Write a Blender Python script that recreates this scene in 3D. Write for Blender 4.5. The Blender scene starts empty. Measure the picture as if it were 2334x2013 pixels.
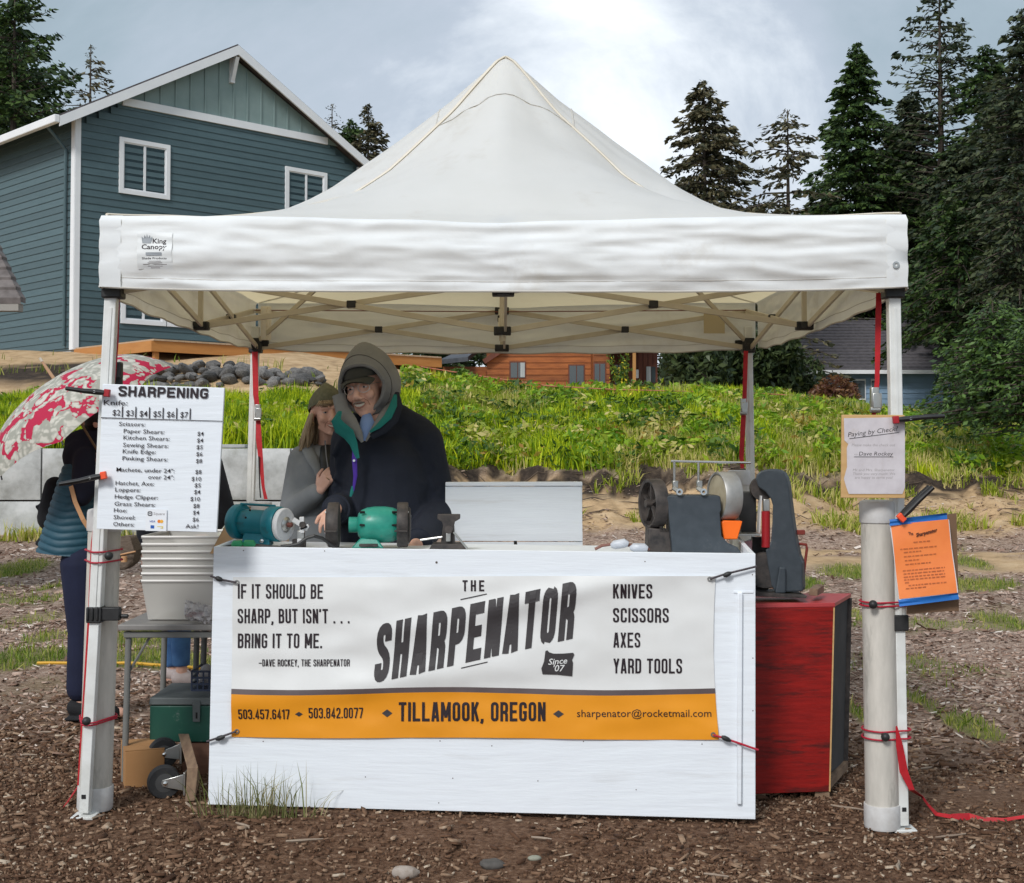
import bpy, bmesh, math, random
import numpy as np
from mathutils import Vector, Matrix, Euler, noise as mnoise
random.seed(7); RNG = np.random.default_rng(7)
scene = bpy.context.scene
COL = scene.collection
R = math.radians
# ------------------------------------------------------------------ camera
CAM_Z = 1.42; FPX = 3050.0; CX, CY = 1167.0, 914.0; PITCH = R(2.0)
cam_d = bpy.data.cameras.new('camera'); cam = bpy.data.objects.new('camera', cam_d); COL.objects.link(cam)
cam.location = (0, 0, CAM_Z); cam.rotation_euler = (R(90) + PITCH, 0, 0)
cam_d.sensor_width = 36; cam_d.lens = 36 * FPX / 2334; cam_d.shift_y = -(1006.5 - CY) / 2334
cam_d.clip_start = .05; cam_d.clip_end = 1000
scene.camera = cam
# ------------------------------------------------------------------ world, sun, exposure
SUN_EL, SUN_AZ = 38.0, 205.0     # sun high behind the camera's left shoulder, veiled by cloud
w = bpy.data.worlds.new('World'); scene.world = w; w.use_nodes = True
nt = w.node_tree; nt.nodes.clear()
def N(nt, t, **k):
    n = nt.nodes.new(t)
    for a, b in k.items():
        if a == 'ins':
            for i, v in b.items(): n.inputs[i].default_value = v
        else: setattr(n, a, b)
    return n
SKYLOC = (.15, 1.45, .04)
out = N(nt, 'ShaderNodeOutputWorld')
bg1 = N(nt, 'ShaderNodeBackground', ins={1: .08}); bg2 = N(nt, 'ShaderNodeBackground', ins={1: 1.0}); mx = N(nt, 'ShaderNodeMixShader', ins={0: .93})
sky = N(nt, 'ShaderNodeTexSky'); sky.sky_type = 'NISHITA'; sky.sun_disc = False
sky.sun_elevation = R(SUN_EL); sky.sun_rotation = R(SUN_AZ - 0)
tc = N(nt, 'ShaderNodeTexCoord')
mp = N(nt, 'ShaderNodeMapping'); mp.inputs['Location'].default_value = SKYLOC; mp.inputs['Scale'].default_value = (1.0, 1.0, 1.5); mp.inputs['Rotation'].default_value = (0, R(25), 0)
n1 = N(nt, 'ShaderNodeTexNoise', ins={'Scale': 2.1, 'Detail': 11, 'Roughness': .59, 'Distortion': .55})
n2 = N(nt, 'ShaderNodeTexNoise', ins={'Scale': 1.1, 'Detail': 4, 'Roughness': .5})
cr = N(nt, 'ShaderNodeValToRGB'); e = cr.color_ramp.elements
e[0].position = .34; e[0].color = (.175, .225, .26, 1); e[1].position = .62; e[1].color = (.80, .83, .85, 1)
x = e.new(.44); x.color = (.25, .31, .355, 1); x = e.new(.53); x.color = (.34, .385, .445, 1)
mixn = N(nt, 'ShaderNodeMath', operation='MULTIPLY_ADD', ins={1: .45, 2: 0}); addn = N(nt, 'ShaderNodeMath', operation='MULTIPLY_ADD', ins={1: .55})
L = nt.links.new
L(tc.outputs['Generated'], mp.inputs[0]); L(mp.outputs[0], n1.inputs[0]); L(mp.outputs[0], n2.inputs[0])
L(n1.outputs[0], mixn.inputs[0]); L(n2.outputs[0], addn.inputs[0]); L(mixn.outputs[0], addn.inputs[2]); L(addn.outputs[0], cr.inputs[0])
L(cr.outputs[0], bg2.inputs[0]); L(sky.outputs[0], bg1.inputs[0]); L(bg1.outputs[0], mx.inputs[1]); L(bg2.outputs[0], mx.inputs[2]); L(mx.outputs[0], out.inputs[0])
sd = bpy.data.lights.new('sun', 'SUN'); sd.energy = 1.5; sd.angle = R(14); sd.color = (1, .985, .965)
sun = bpy.data.objects.new('sun', sd); COL.objects.link(sun)
_a = R(SUN_AZ); _dir = Vector((math.sin(_a) * math.cos(R(SUN_EL)), math.cos(_a) * math.cos(R(SUN_EL)), math.sin(R(SUN_EL))))
sun.rotation_euler = _dir.to_track_quat('Z', 'Y').to_euler(); sun.location = (0, -5, 20)
scene.view_settings.view_transform = 'Standard'; scene.view_settings.look = 'None'; scene.view_settings.gamma = 1
scene.view_settings.use_curve_mapping = False; scene.view_settings.exposure = 0.72
scene.render.engine = 'CYCLES'; scene.cycles.max_bounces = 8; scene.cycles.transparent_max_bounces = 8

# ------------------------------------------------------------------ measuring: a photo pixel and a distance give a point of the place
def ray(px, py):
    u = (px - CX) / FPX; v = -(py - CY) / FPX
    return Vector((u, math.cos(PITCH) - v * math.sin(PITCH), math.sin(PITCH) + v * math.cos(PITCH)))
def P(px, py, Y):
    d = ray(px, py); return Vector((0, 0, CAM_Z)) + d * (Y / d.y)
def PL(px, py, o, n):
    d = ray(px, py); c = Vector((0, 0, CAM_Z)); t = (Vector(o) - c).dot(n) / d.dot(n); return c + d * t
# ------------------------------------------------------------------ mesh builder
class MB:
    def __init__(s): s.v = []; s.f = []
    def add(s, vs, fs):
        o = len(s.v); s.v += [tuple(p) for p in vs]; s.f += [tuple(i + o for i in f) for f in fs]; return s
    def box(s, c, d, Rm=None):
        c = Vector(c); h = [x / 2 for x in d]
        vs = [Vector((i * h[0], j * h[1], k * h[2])) for i in (-1, 1) for j in (-1, 1) for k in (-1, 1)]
        if Rm is not None: vs = [Rm @ p for p in vs]
        return s.add([c + p for p in vs], [(0, 1, 3, 2), (4, 6, 7, 5), (0, 4, 5, 1), (2, 3, 7, 6), (0, 2, 6, 4), (1, 5, 7, 3)])
    def hexa(s, p8):  # bottom 4 ccw, top 4 ccw
        return s.add(p8, [(0, 3, 2, 1), (4, 5, 6, 7), (0, 1, 5, 4), (1, 2, 6, 5), (2, 3, 7, 6), (3, 0, 4, 7)])
    def bar(s, a, b, wd, h=None, up=(0, 0, 1)):
        a = Vector(a); b = Vector(b); h = h or wd; t = (b - a).normalized(); up = Vector(up)
        if abs(t.dot(up)) > .97: up = Vector((0, 1, 0))
        x = t.cross(up).normalized() * wd / 2; y = x.cross(t).normalized() * h / 2
        return s.hexa([a - x - y, a + x - y, b + x - y, b - x - y, a - x + y, a + x + y, b + x + y, b - x + y])
    def tube(s, pts, r, n=8, caps=True, flat=None):
        pts = [Vector(p) for p in pts]; m = len(pts); rs = r if isinstance(r, (list, tuple)) else [r] * m
        o = len(s.v); ref = None
        for i, p in enumerate(pts):
            t = (pts[min(i + 1, m - 1)] - pts[max(i - 1, 0)]).normalized()
            if ref is None: ref = Vector((0, 0, 1)) if abs(t.z) < .9 else Vector((0, 1, 0))
            x = t.cross(ref).normalized(); y = x.cross(t).normalized(); ref = y
            for k in range(n):
                a = 2 * math.pi * k / n; q = rs[i] if flat is None else rs[i] * flat
                s.v.append(tuple(p + x * math.cos(a) * rs[i] + y * math.sin(a) * q))
        for i in range(m - 1):
            for k in range(n):
                a = o + i * n + k; b = o + i * n + (k + 1) % n; s.f.append((a, b, b + n, a + n))
        if caps: s.f.append(tuple(o + k for k in range(n))); s.f.append(tuple(o + (m - 1) * n + k for k in reversed(range(n))))
        return s
    def lathe(s, prof, o, axis, n=24, closed=False):
        o = Vector(o); a = Vector(axis).normalized(); ref = Vector((0, 0, 1)) if abs(a.z) < .9 else Vector((1, 0, 0))
        x = a.cross(ref).normalized(); y = a.cross(x); b = len(s.v); m = len(prof)
        for r, h in prof:
            for k in range(n):
                q = 2 * math.pi * k / n; s.v.append(tuple(o + a * h + x * math.cos(q) * max(r, 1e-4) + y * math.sin(q) * max(r, 1e-4)))
        for i in range(m - 1 + (1 if closed else 0)):
            j = (i + 1) % m
            for k in range(n): s.f.append((b + i * n + k, b + i * n + (k + 1) % n, b + j * n + (k + 1) % n, b + j * n + k))
        if not closed:
            s.f.append(tuple(b + k for k in range(n))); s.f.append(tuple(b + (m - 1) * n + k for k in reversed(range(n))))
        return s
    def prism(s, pts, ext):  # 3D planar polygon extruded by vector ext
        n = len(pts); e = Vector(ext); pts = [Vector(p) for p in pts]
        return s.add(pts + [p + e for p in pts], [tuple(range(n)), tuple(reversed(range(n, 2 * n)))] + [(i, (i + 1) % n, n + (i + 1) % n, n + i) for i in range(n)])
    def sheet(s, fn, nu, nv):
        o = len(s.v)
        for j in range(nv + 1):
            for i in range(nu + 1): s.v.append(tuple(fn(i / nu, j / nv)))
        for j in range(nv):
            for i in range(nu):
                a = o + j * (nu + 1) + i; s.f.append((a, a + 1, a + nu + 2, a + nu + 1))
        return s
    def ell(s, c, r, Rm=None, nu=16, nv=10):
        c = Vector(c); o = len(s.v); r = (r, r, r) if not hasattr(r, '__len__') else r
        vs = [Vector((0, 0, -r[2]))]
        for j in range(1, nv):
            t = -math.pi / 2 + math.pi * j / nv
            for i in range(nu):
                a = 2 * math.pi * i / nu; vs.append(Vector((r[0] * math.cos(t) * math.cos(a), r[1] * math.cos(t) * math.sin(a), r[2] * math.sin(t))))
        vs.append(Vector((0, 0, r[2])))
        if Rm is not None: vs = [Rm @ p for p in vs]
        s.v += [tuple(c + p) for p in vs]; top = o + len(vs) - 1
        for i in range(nu):
            s.f.append((o, o + 1 + (i + 1) % nu, o + 1 + i)); s.f.append((top, top - nu + i, top - nu + (i + 1) % nu))
        for j in range(nv - 2):
            for i in range(nu):
                a = o + 1 + j * nu + i; b = o + 1 + j * nu + (i + 1) % nu; s.f.append((a, b, b + nu, a + nu))
        return s
    def caps(s, a, b, ra, rb, n=14):   # tapered limb with round ends, for fusing
        a = Vector(a); b = Vector(b); d = b - a; l = max(d.length, 1e-5); pr = []
        for k in range(5): q = -math.pi / 2 + math.pi / 2 * k / 4; pr.append((ra * math.cos(q), ra * math.sin(q)))
        for k in range(5): q = math.pi / 2 * k / 4; pr.append((rb * math.cos(q), l + rb * math.sin(q)))
        return s.lathe(pr, a, d if d.length > 1e-5 else (0, 0, 1), n)

def base_of(o):
    while o.parent: o = o.parent
    return Vector(o.location)
def obj(name, mb, mat, parent=None, smooth=True, bevel=0, angle=40, fix=True, local=False, mods=None, loc=None):
    """one mesh object; vertices given in world space unless local"""
    me = bpy.data.meshes.new(name)
    if parent is not None and not local: b = base_of(parent)
    elif loc is not None: b = Vector(loc)
    else: b = Vector((0, 0, 0))
    va = np.array(mb.v, dtype=float).reshape(-1, 3) - np.array(b)
    me.from_pydata(va.tolist(), [], mb.f)
    if fix:
        bm = bmesh.new(); bm.from_mesh(me); bmesh.ops.recalc_face_normals(bm, faces=bm.faces); bm.to_mesh(me); bm.free()
    if mat: me.materials.append(mat)
    if smooth:
        me.shade_smooth(); me.set_sharp_from_angle(angle=R(angle))
    o = bpy.data.objects.new(name, me); COL.objects.link(o)
    if parent is not None: o.parent = parent
    elif loc is not None: o.location = loc
    if bevel:
        m = o.modifiers.new('bevel', 'BEVEL'); m.width = bevel; m.segments = 2; m.limit_method = 'ANGLE'; m.angle_limit = R(40)
    return o
def npobj(name, verts, faces, mat, parent=None, smooth=False, colors=None):
    me = bpy.data.meshes.new(name); v = np.asarray(verts, dtype=np.float32); f = np.asarray(faces, dtype=np.int32)
    b = base_of(parent) if parent else Vector((0, 0, 0)); v = v - np.array(b, dtype=np.float32)
    k = f.shape[1]; me.vertices.add(len(v)); me.loops.add(f.size); me.polygons.add(len(f))
    me.vertices.foreach_set('co', v.ravel()); me.loops.foreach_set('vertex_index', f.ravel())
    me.polygons.foreach_set('loop_start', np.arange(0, f.size, k, dtype=np.int32)); me.update(calc_edges=True)
    if smooth: me.shade_smooth()
    if colors is not None:
        ca = me.color_attributes.new('cover', 'FLOAT_COLOR', 'POINT'); ca.data.foreach_set('color', np.asarray(colors, dtype=np.float32).ravel())
    if mat: me.materials.append(mat)
    o = bpy.data.objects.new(name, me); COL.objects.link(o)
    if parent: o.parent = parent
    return o
def tag(o, label=None, cat=None, group=None, kind=None):
    if label: o['label'] = label
    if cat: o['category'] = cat
    if group: o['group'] = group
    if kind: o['kind'] = kind
    return o
def thing(name, label, cat, loc=(0, 0, 0), group=None, rz=0):
    o = bpy.data.objects.new(name, None); COL.objects.link(o); o.location = loc; o.rotation_euler = (0, 0, rz); o.empty_display_size = .1
    return tag(o, label, cat, group)
def piece(name, me, mat, parent, loc, rot=None, scale=None):
    o = bpy.data.objects.new(name, me); COL.objects.link(o); o.parent = parent; o.location = Vector(loc) - base_of(parent)
    if rot is not None: o.rotation_euler = rot
    if scale is not None: o.scale = scale
    return o
# ------------------------------------------------------------------ materials
def s2l(c): return tuple((x / 12.92 if x <= .04045 else ((x + .055) / 1.055) ** 2.4) for x in [v / 255 for v in c])
def mat(name, c1, c2=None, rough=.6, scale=6, detail=6, bump=0, bscale=40, metal=0, stretch=(1, 1, 1), spec=.4, trans=0, tcol=None,
        dirt=None, dscale=1.5, dlim=(.52, .7), island=0, c3=None, coat=0, alpha=1, bstretch=None):
    m = bpy.data.materials.new(name); m.use_nodes = True; nt = m.node_tree; L = nt.links.new
    b = nt.nodes['Principled BSDF']; outn = nt.nodes['Material Output']
    b.inputs['Roughness'].default_value = rough; b.inputs['Metallic'].default_value = metal; b.inputs['Specular IOR Level'].default_value = spec
    if coat: b.inputs['Coat Weight'].default_value = coat
    if alpha < 1: b.inputs['Alpha'].default_value = alpha
    tc = N(nt, 'ShaderNodeTexCoord'); mp = N(nt, 'ShaderNodeMapping'); mp.inputs['Scale'].default_value = stretch; L(tc.outputs['Object'], mp.inputs[0])
    col = None
    if c2:
        n = N(nt, 'ShaderNodeTexNoise', ins={'Scale': scale, 'Detail': detail, 'Roughness': .6}); L(mp.outputs[0], n.inputs[0])
        r = N(nt, 'ShaderNodeValToRGB'); r.color_ramp.elements[0].position = .33; r.color_ramp.elements[1].position = .67
        r.color_ramp.elements[0].color = (*c1, 1); r.color_ramp.elements[1].color = (*c2, 1)
        if c3: q = r.color_ramp.elements.new(.5); q.color = (*c3, 1)
        L(n.outputs[0], r.inputs[0]); col = r.outputs[0]
        if island:
            g = N(nt, 'ShaderNodeNewGeometry'); mm = N(nt, 'ShaderNodeMath', operation='MULTIPLY_ADD', ins={1: island, 2: -island / 2})
            a = N(nt, 'ShaderNodeMath', operation='ADD'); L(g.outputs['Random Per Island'], mm.inputs[0]); L(mm.outputs[0], a.inputs[0]); L(n.outputs[0], a.inputs[1]); L(a.outputs[0], r.inputs[0])
    if dirt:
        n = N(nt, 'ShaderNodeTexNoise', ins={'Scale': dscale, 'Detail': 8, 'Roughness': .7}); L(mp.outputs[0], n.inputs[0])
        r = N(nt, 'ShaderNodeMapRange', ins={1: dlim[0], 2: dlim[1]}); L(n.outputs[0], r.inputs[0])
        mxn = N(nt, 'ShaderNodeMix', data_type='RGBA'); L(r.outputs[0], mxn.inputs[0])
        if col: L(col, mxn.inputs[6])
        else: mxn.inputs[6].default_value = (*c1, 1)
        mxn.inputs[7].default_value = (*dirt, 1); col = mxn.outputs[2]
    if col: L(col, b.inputs['Base Color'])
    else: b.inputs['Base Color'].default_value = (*c1, 1)
    if bump:
        src = mp
        if bstretch: src = N(nt, 'ShaderNodeMapping'); src.inputs['Scale'].default_value = bstretch; L(tc.outputs['Object'], src.inputs[0])
        n = N(nt, 'ShaderNodeTexNoise', ins={'Scale': bscale, 'Detail': 6, 'Roughness': .6}); L(src.outputs[0], n.inputs[0])
        bp = N(nt, 'ShaderNodeBump', ins={'Strength': 1.0, 'Distance': bump}); L(n.outputs[0], bp.inputs['Height']); L(bp.outputs[0], b.inputs['Normal'])
    if trans:
        t = N(nt, 'ShaderNodeBsdfTranslucent'); ms = N(nt, 'ShaderNodeMixShader', ins={0: trans})
        t.inputs[0].default_value = (*(tcol or c1), 1); L(b.outputs[0], ms.inputs[1]); L(t.outputs[0], ms.inputs[2]); L(ms.outputs[0], outn.inputs[0])
        if col and not tcol: L(col, t.inputs[0])
    return m
G = {}
G['canvas'] = mat('canvas_white', (.89, .915, .92), (.84, .865, .865), rough=.75, scale=3, bump=.0016, bscale=12, trans=.40, tcol=(1.0, .82, .48), dirt=(.62, .60, .55), dscale=2.3, dlim=(.56, .85))
G['valance'] = mat('valance_canvas', (.84, .86, .87), (.76, .775, .775), rough=.75, scale=3, bump=.002, bscale=10, trans=.14, tcol=(.9, .8, .55), dirt=(.60, .57, .52), dscale=2.6, dlim=(.56, .80))
G['whitewood'] = mat('painted_white_plywood', (.80, .84, .88), (.76, .795, .84), rough=.5, scale=5, stretch=(1.2, 1.2, 14), bump=.0022, bscale=3.2, bstretch=(1.0, 1.0, 11), dirt=(.62, .62, .62), dscale=1.1, dlim=(.56, .8))
G['whitepaint'] = mat('white_trim_paint', (.78, .79, .80), (.72, .73, .75), rough=.5, scale=2)
G['legwhite'] = mat('white_powder_coat', (.75, .76, .74), (.60, .60, .57), rough=.42, scale=8, dirt=(.42, .40, .36), dscale=9, dlim=(.6, .8))
G['bar'] = mat('truss_bar_paint', (.60, .54, .42), (.52, .46, .35), rough=.45, scale=7)
G['black'] = mat('black_plastic', (.012, .012, .013), (.03, .03, .03), rough=.5, scale=14)
G['ink'] = mat('black_print', (.018, .010, .014), rough=.6)
G['inkgrey'] = mat('dark_grey_print', (.045, .04, .042), rough=.55)
G['inkpale'] = mat('faded_print', (.30, .27, .27), rough=.7)
G['red'] = mat('red_webbing', (.50, .012, .02), (.36, .008, .014), rough=.6, scale=30, bump=.0006, bscale=200)
G['redcord'] = mat('red_cord', (.42, .012, .035), rough=.6)
G['pvc'] = mat('weathered_pvc', (.60, .56, .50), (.48, .45, .40), rough=.6, scale=9, stretch=(3, 3, .7), bump=.0006, bscale=30, dirt=(.27, .25, .22), dscale=4, dlim=(.55, .72))
G['pvccap'] = mat('pvc_cap', (.62, .61, .60), (.50, .48, .46), rough=.5, scale=18)
G['steel'] = mat('galvanised_steel', (.55, .55, .53), (.38, .38, .36), rough=.32, scale=12, metal=.9)
G['chrome'] = mat('chrome', (.75, .75, .74), rough=.15, metal=1)
G['glass'] = mat('window_glass', (.05, .065, .07), rough=.04, spec=.9)
G['blind'] = mat('blind_slat', (.36, .40, .40), rough=.6)
G['curtain'] = mat('curtain', (.42, .46, .47), (.3, .33, .34), rough=.8, scale=3, stretch=(9, 9, .3))
G['skin'] = mat('skin', (.72, .43, .33), (.64, .36, .26), rough=.5, scale=18, bump=.0008, bscale=160)
G['dark'] = mat('dark_void', (.012, .011, .010), rough=.9)
# ------------------------------------------------------------------ ground
def vnoise(X, Y, seed=0):
    X = np.asarray(X, float); Y = np.asarray(Y, float); xi = np.floor(X); yi = np.floor(Y); fx = X - xi; fy = Y - yi
    fx = fx * fx * (3 - 2 * fx); fy = fy * fy * (3 - 2 * fy)
    def h(a, b): q = np.sin(a * 127.1 + b * 311.7 + seed * 74.7) * 43758.5453; return q - np.floor(q)
    return (h(xi, yi) * (1 - fx) + h(xi + 1, yi) * fx) * (1 - fy) + (h(xi, yi + 1) * (1 - fx) + h(xi + 1, yi + 1) * fx) * fy
def fbm(X, Y, seed=0, oct=4):
    a = 0; s = 0; amp = 1
    for o in range(oct): a = a + amp * vnoise(X * 2 ** o, Y * 2 ** o, seed + o * 3.1); s += amp; amp *= .5
    return a / s
def smooth(a, b, x): t = np.clip((x - a) / (b - a), 0, 1); return t * t * (3 - 2 * t)
WALL_X = -2.35
KL = ([0, 15, 19.3, 19.95, 22, 23.6, 24.4, 25.2, 27, 30, 33, 60, 400], [0, .04, .12, 1.36, 1.74, 2.06, 2.33, 2.68, 3.08, 3.60, 3.68, 3.8, 3.9])
KR = ([0, 13, 15.5, 17.5, 19.2, 20.2, 20.75, 21.3, 24, 27, 31, 45, 60, 400], [0, .0, .06, .13, .38, .72, 1.06, 1.20, 1.83, 2.38, 2.62, 3.15, 3.4, 4.2])
def H(X, Y):
    X = np.asarray(X, float); Y = np.asarray(Y, float)
    edge = (fbm(X * .9, X * 0 + 3.3, 5, 5) - .5) * 2.6
    zl = np.interp(Y, *KL); zr = np.interp(Y + edge * smooth(15, 18, Y) * (1 - smooth(24, 28, Y)), *KR)
    fall = 1 - .30 * smooth(3.5, 10.5, X) * smooth(20, 22, Y) * (1 - .5 * smooth(30, 55, Y)); zr = zr * fall
    kw = 3.2 * smooth(21, 27, Y); t = smooth(WALL_X - .1 - kw, WALL_X + .5 + kw, X); z = zl * (1 - t) + zr * t
    z = z + (-.0145 * np.clip(X, -3, 3)) * (1 - smooth(9, 14, Y))
    z = z + (fbm(X * 1.7, Y * 1.7, 9) - .5) * .045 * smooth(2.5, 6.5, Y) + (fbm(X * .6, Y * .6, 2) - .5) * .10 * smooth(8, 12, Y)
    z = z + (fbm(X * 2.6, Y * 3.2, 21) - .5) * .20 * smooth(16.5, 19.5, Y) * (1 - smooth(23, 26, Y)) * t
    return z
def Hs(x, y): return float(H(x, y))
def ground_hit(px, py, y0=3.0, y1=80.0):
    d = ray(px, py); yy = y0
    while yy < y1:
        x = d.x / d.y * yy; z = CAM_Z + d.z / d.y * yy
        if z <= Hs(x, yy): return Vector((x, yy, Hs(x, yy)))
        yy += .01 if yy < 12 else .05
    return Vector((x, y1, Hs(x, y1)))
BLOBS = []   # (X, Y, rx, ry, strength) of green patches on the flat, read off the photo
for px0, px1, py0, py1, s in [(-60, 150, 1478, 1532, 1.3), (60, 160, 1440, 1470, .9), (150, 520, 1478, 1530, 1.15), (-40, 96, 1278, 1322, 1.3), (120, 150, 1325, 1352, .8), (225, 450, 1430, 1480, .95), (0, 150, 1395, 1440, .5),
        (2040, 2334, 1322, 1352, 1.15), (1860, 2060, 1285, 1330, .85), (2160, 2262, 1625, 1690, 1.2), (2075, 2130, 1565, 1640, .8), (1925, 1975, 1370, 1440, 1.0), (1930, 1975, 1590, 1660, 1.0),
        (2220, 2334, 1395, 1440, .9), (2150, 2240, 1260, 1300, .9), (640, 1000, 1280, 1320, .8), (1780, 1880, 1310, 1350, .8), (2020, 2200, 1220, 1260, .5)]:
    a = ground_hit((px0 + px1) / 2, (py0 + py1) / 2); l = ground_hit(px0, (py0 + py1) / 2); r_ = ground_hit(px1, (py0 + py1) / 2); n_ = ground_hit((px0 + px1) / 2, py1); f_ = ground_hit((px0 + px1) / 2, py0)
    BLOBS.append((a.x, (n_.y + f_.y) / 2, (r_.x - l.x) / 2, max(.12, (f_.y - n_.y) / 2), s))
def cover(X, Y):
    """grass, sand, dark soil"""
    X = np.asarray(X, float); Y = np.asarray(Y, float)
    t = smooth(WALL_X - .1, WALL_X + .5, X); nz = fbm(X * 1.1, Y * 1.1, 31); n2 = fbm(X * 3.1, Y * 3.1, 41)
    g = np.zeros_like(X + Y)
    for bx, by, rx, ry, s in BLOBS:
        q = ((X - bx) / rx) ** 2 + ((Y - by) / ry) ** 2; g = np.maximum(g, s * np.clip(1.35 - q, 0, 1) * np.clip(.35 + 1.3 * n2, 0, 1.3))
    g = np.maximum(g, .50 * smooth(.58, .72, nz) * smooth(6.5, 9, Y) * (1 - smooth(14, 17, Y)))
    gl = smooth(19.9, 20.2, Y) * (1 - smooth(23.5, 24.1, Y + (nz - .5) * 1.2)); gl = np.maximum(gl, .85 * smooth(.50, .62, n2) * smooth(18.6, 19.4, Y) * (1 - smooth(19.4, 19.5, Y)))
    e = 20.75 - (fbm(X * .9, X * 0 + 3.3, 5, 5) - .5) * 2.2 + (nz - .5) * .9 + (n2 - .5) * .5; top = 27.0 + (nz - .5) * 2.2 + np.clip(X - 2, 0, 20) * .6
    gr = smooth(e, e + .5, Y) * (1 - smooth(top, top + 1, Y))
    g = np.maximum(g, gl * (1 - t) + gr * t)
    g = np.maximum(g, .9 * smooth(27, 28, Y) * t * smooth(4, 6, X)); g = np.maximum(g, .8 * smooth(44, 50, Y))
    sr = smooth(14.2, 15.8, Y + (nz - .5) * 3) * (1 - smooth(e - .1, e + .2, Y)) * (1 - .95 * smooth(.50, .60, n2) * (1 - smooth(18.6, 19.0, Y)) * smooth(15.8, 16.8, Y)) * (1 - .9 * smooth(17.0, 17.4, Y + (n2 - .5) * .8) * (1 - smooth(18.4, 18.9, Y + (n2 - .5) * .8)))
    s = (smooth(23.0, 23.8, Y) * (1 - t)) + sr * t + smooth(27, 28, Y) * t * (1 - smooth(3, 5, X))
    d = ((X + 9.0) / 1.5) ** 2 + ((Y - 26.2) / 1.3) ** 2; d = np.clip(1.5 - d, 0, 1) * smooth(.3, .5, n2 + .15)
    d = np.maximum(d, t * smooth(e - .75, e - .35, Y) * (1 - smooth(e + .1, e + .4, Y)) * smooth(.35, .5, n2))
    return np.clip(g, 0, 1), np.clip(s * (1 - g), 0, 1), np.clip(d, 0, 1)
ys = np.concatenate([np.arange(-6, 3.4, .4), np.arange(3.4, 7, .035), np.arange(7, 13, .06), np.arange(13, 19.3, .10), np.arange(19.3, 19.96, .08), np.arange(19.96, 29, .09), np.arange(29, 45, .5), np.arange(45, 100, 3), np.array([110, 130, 160, 220, 320, 450])])
xs = np.concatenate([np.array([-300, -200, -120, -80, -55, -40, -30, -22, -17]), np.arange(-13.5, -4, .14), np.arange(-4, 4, .045), np.arange(4, 12.5, .14), np.array([14, 17, 22, 30, 40, 55, 80, 120, 200, 300])])
XX, YY = np.meshgrid(xs, ys); ZZ = H(XX, YY); gg, ss, dd = cover(XX, YY)
vv = np.stack([XX.ravel(), YY.ravel(), ZZ.ravel()], 1); nx = len(xs); ny = len(ys)
ii = (np.arange(ny - 1)[:, None] * nx + np.arange(nx - 1)[None]).ravel(); ff = np.stack([ii, ii + 1, ii + nx + 1, ii + nx], 1)
dryness = smooth(5.6, 8.5, YY + (fbm(XX, YY, 8) - .5) * 3); cc = np.stack([gg.ravel(), ss.ravel(), dd.ravel(), dryness.ravel()], 1)
m = bpy.data.materials.new('ground_soil'); m.use_nodes = True; nt = m.node_tree; L = nt.links.new; b = nt.nodes['Principled BSDF']; b.inputs['Roughness'].default_value = .93; b.inputs['Specular IOR Level'].default_value = .2
at = N(nt, 'ShaderNodeAttribute', attribute_name='cover'); sp = N(nt, 'ShaderNodeSeparateColor'); L(at.outputs['Color'], sp.inputs[0]); tc = N(nt, 'ShaderNodeTexCoord')
def ramp(sc, cols, pos=None, det=8, vor=False, st=(1, 1, 1)):
    mp = N(nt, 'ShaderNodeMapping'); mp.inputs['Scale'].default_value = st; L(tc.outputs['Object'], mp.inputs[0])
    n = N(nt, 'ShaderNodeTexNoise', ins={'Scale': sc, 'Detail': det, 'Roughness': .68}); L(mp.outputs[0], n.inputs[0]); r = N(nt, 'ShaderNodeValToRGB'); e = r.color_ramp.elements
    pos = pos or [.3 + .4 * i / (len(cols) - 1) for i in range(len(cols))]
    e[0].position = pos[0]; e[0].color = (*cols[0], 1); e[1].position = pos[-1]; e[1].color = (*cols[-1], 1)
    for c, p in zip(cols[1:-1], pos[1:-1]): q = e.new(p); q.color = (*c, 1)
    L(n.outputs[0], r.inputs[0]); return r.outputs[0], n.outputs[0]
c_m, h_m = ramp(38, [(.055, .027, .015), (.13, .070, .040), (.20, .12, .076), (.33, .235, .165)], [.32, .48, .6, .74])
c_s, h_s = ramp(3.2, [(.28, .185, .10), (.50, .34, .19), (.60, .44, .27)], st=(1, 1, 2.2))
c_g, h_g = ramp(9, [(.10, .10, .03), (.18, .17, .06), (.27, .22, .12)])
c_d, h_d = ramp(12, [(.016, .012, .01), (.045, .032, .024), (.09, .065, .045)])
def mixc(f, a, b_):
    x = N(nt, 'ShaderNodeMix', data_type='RGBA'); L(f, x.inputs[0]); L(a, x.inputs[6]); L(b_, x.inputs[7]); return x.outputs[2]
c_w, h_w = ramp(30, [(.14, .085, .062), (.30, .205, .155), (.46, .35, .275), (.60, .50, .42)], [.32, .48, .6, .74]); c_m = mixc(at.outputs['Alpha'], c_m, c_w); c = mixc(sp.outputs[1], c_m, c_s); c = mixc(sp.outputs[0], c, c_g); c = mixc(sp.outputs[2], c, c_d); L(c, b.inputs['Base Color'])
bp = N(nt, 'ShaderNodeBump', ins={'Strength': .9, 'Distance': .02}); L(h_m, bp.inputs['Height']); L(bp.outputs[0], b.inputs['Normal'])
tag(npobj('ground', vv, ff, m, smooth=True, colors=cc), 'brown bark mulch and sand rising into a grassy bank', kind='structure')

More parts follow.
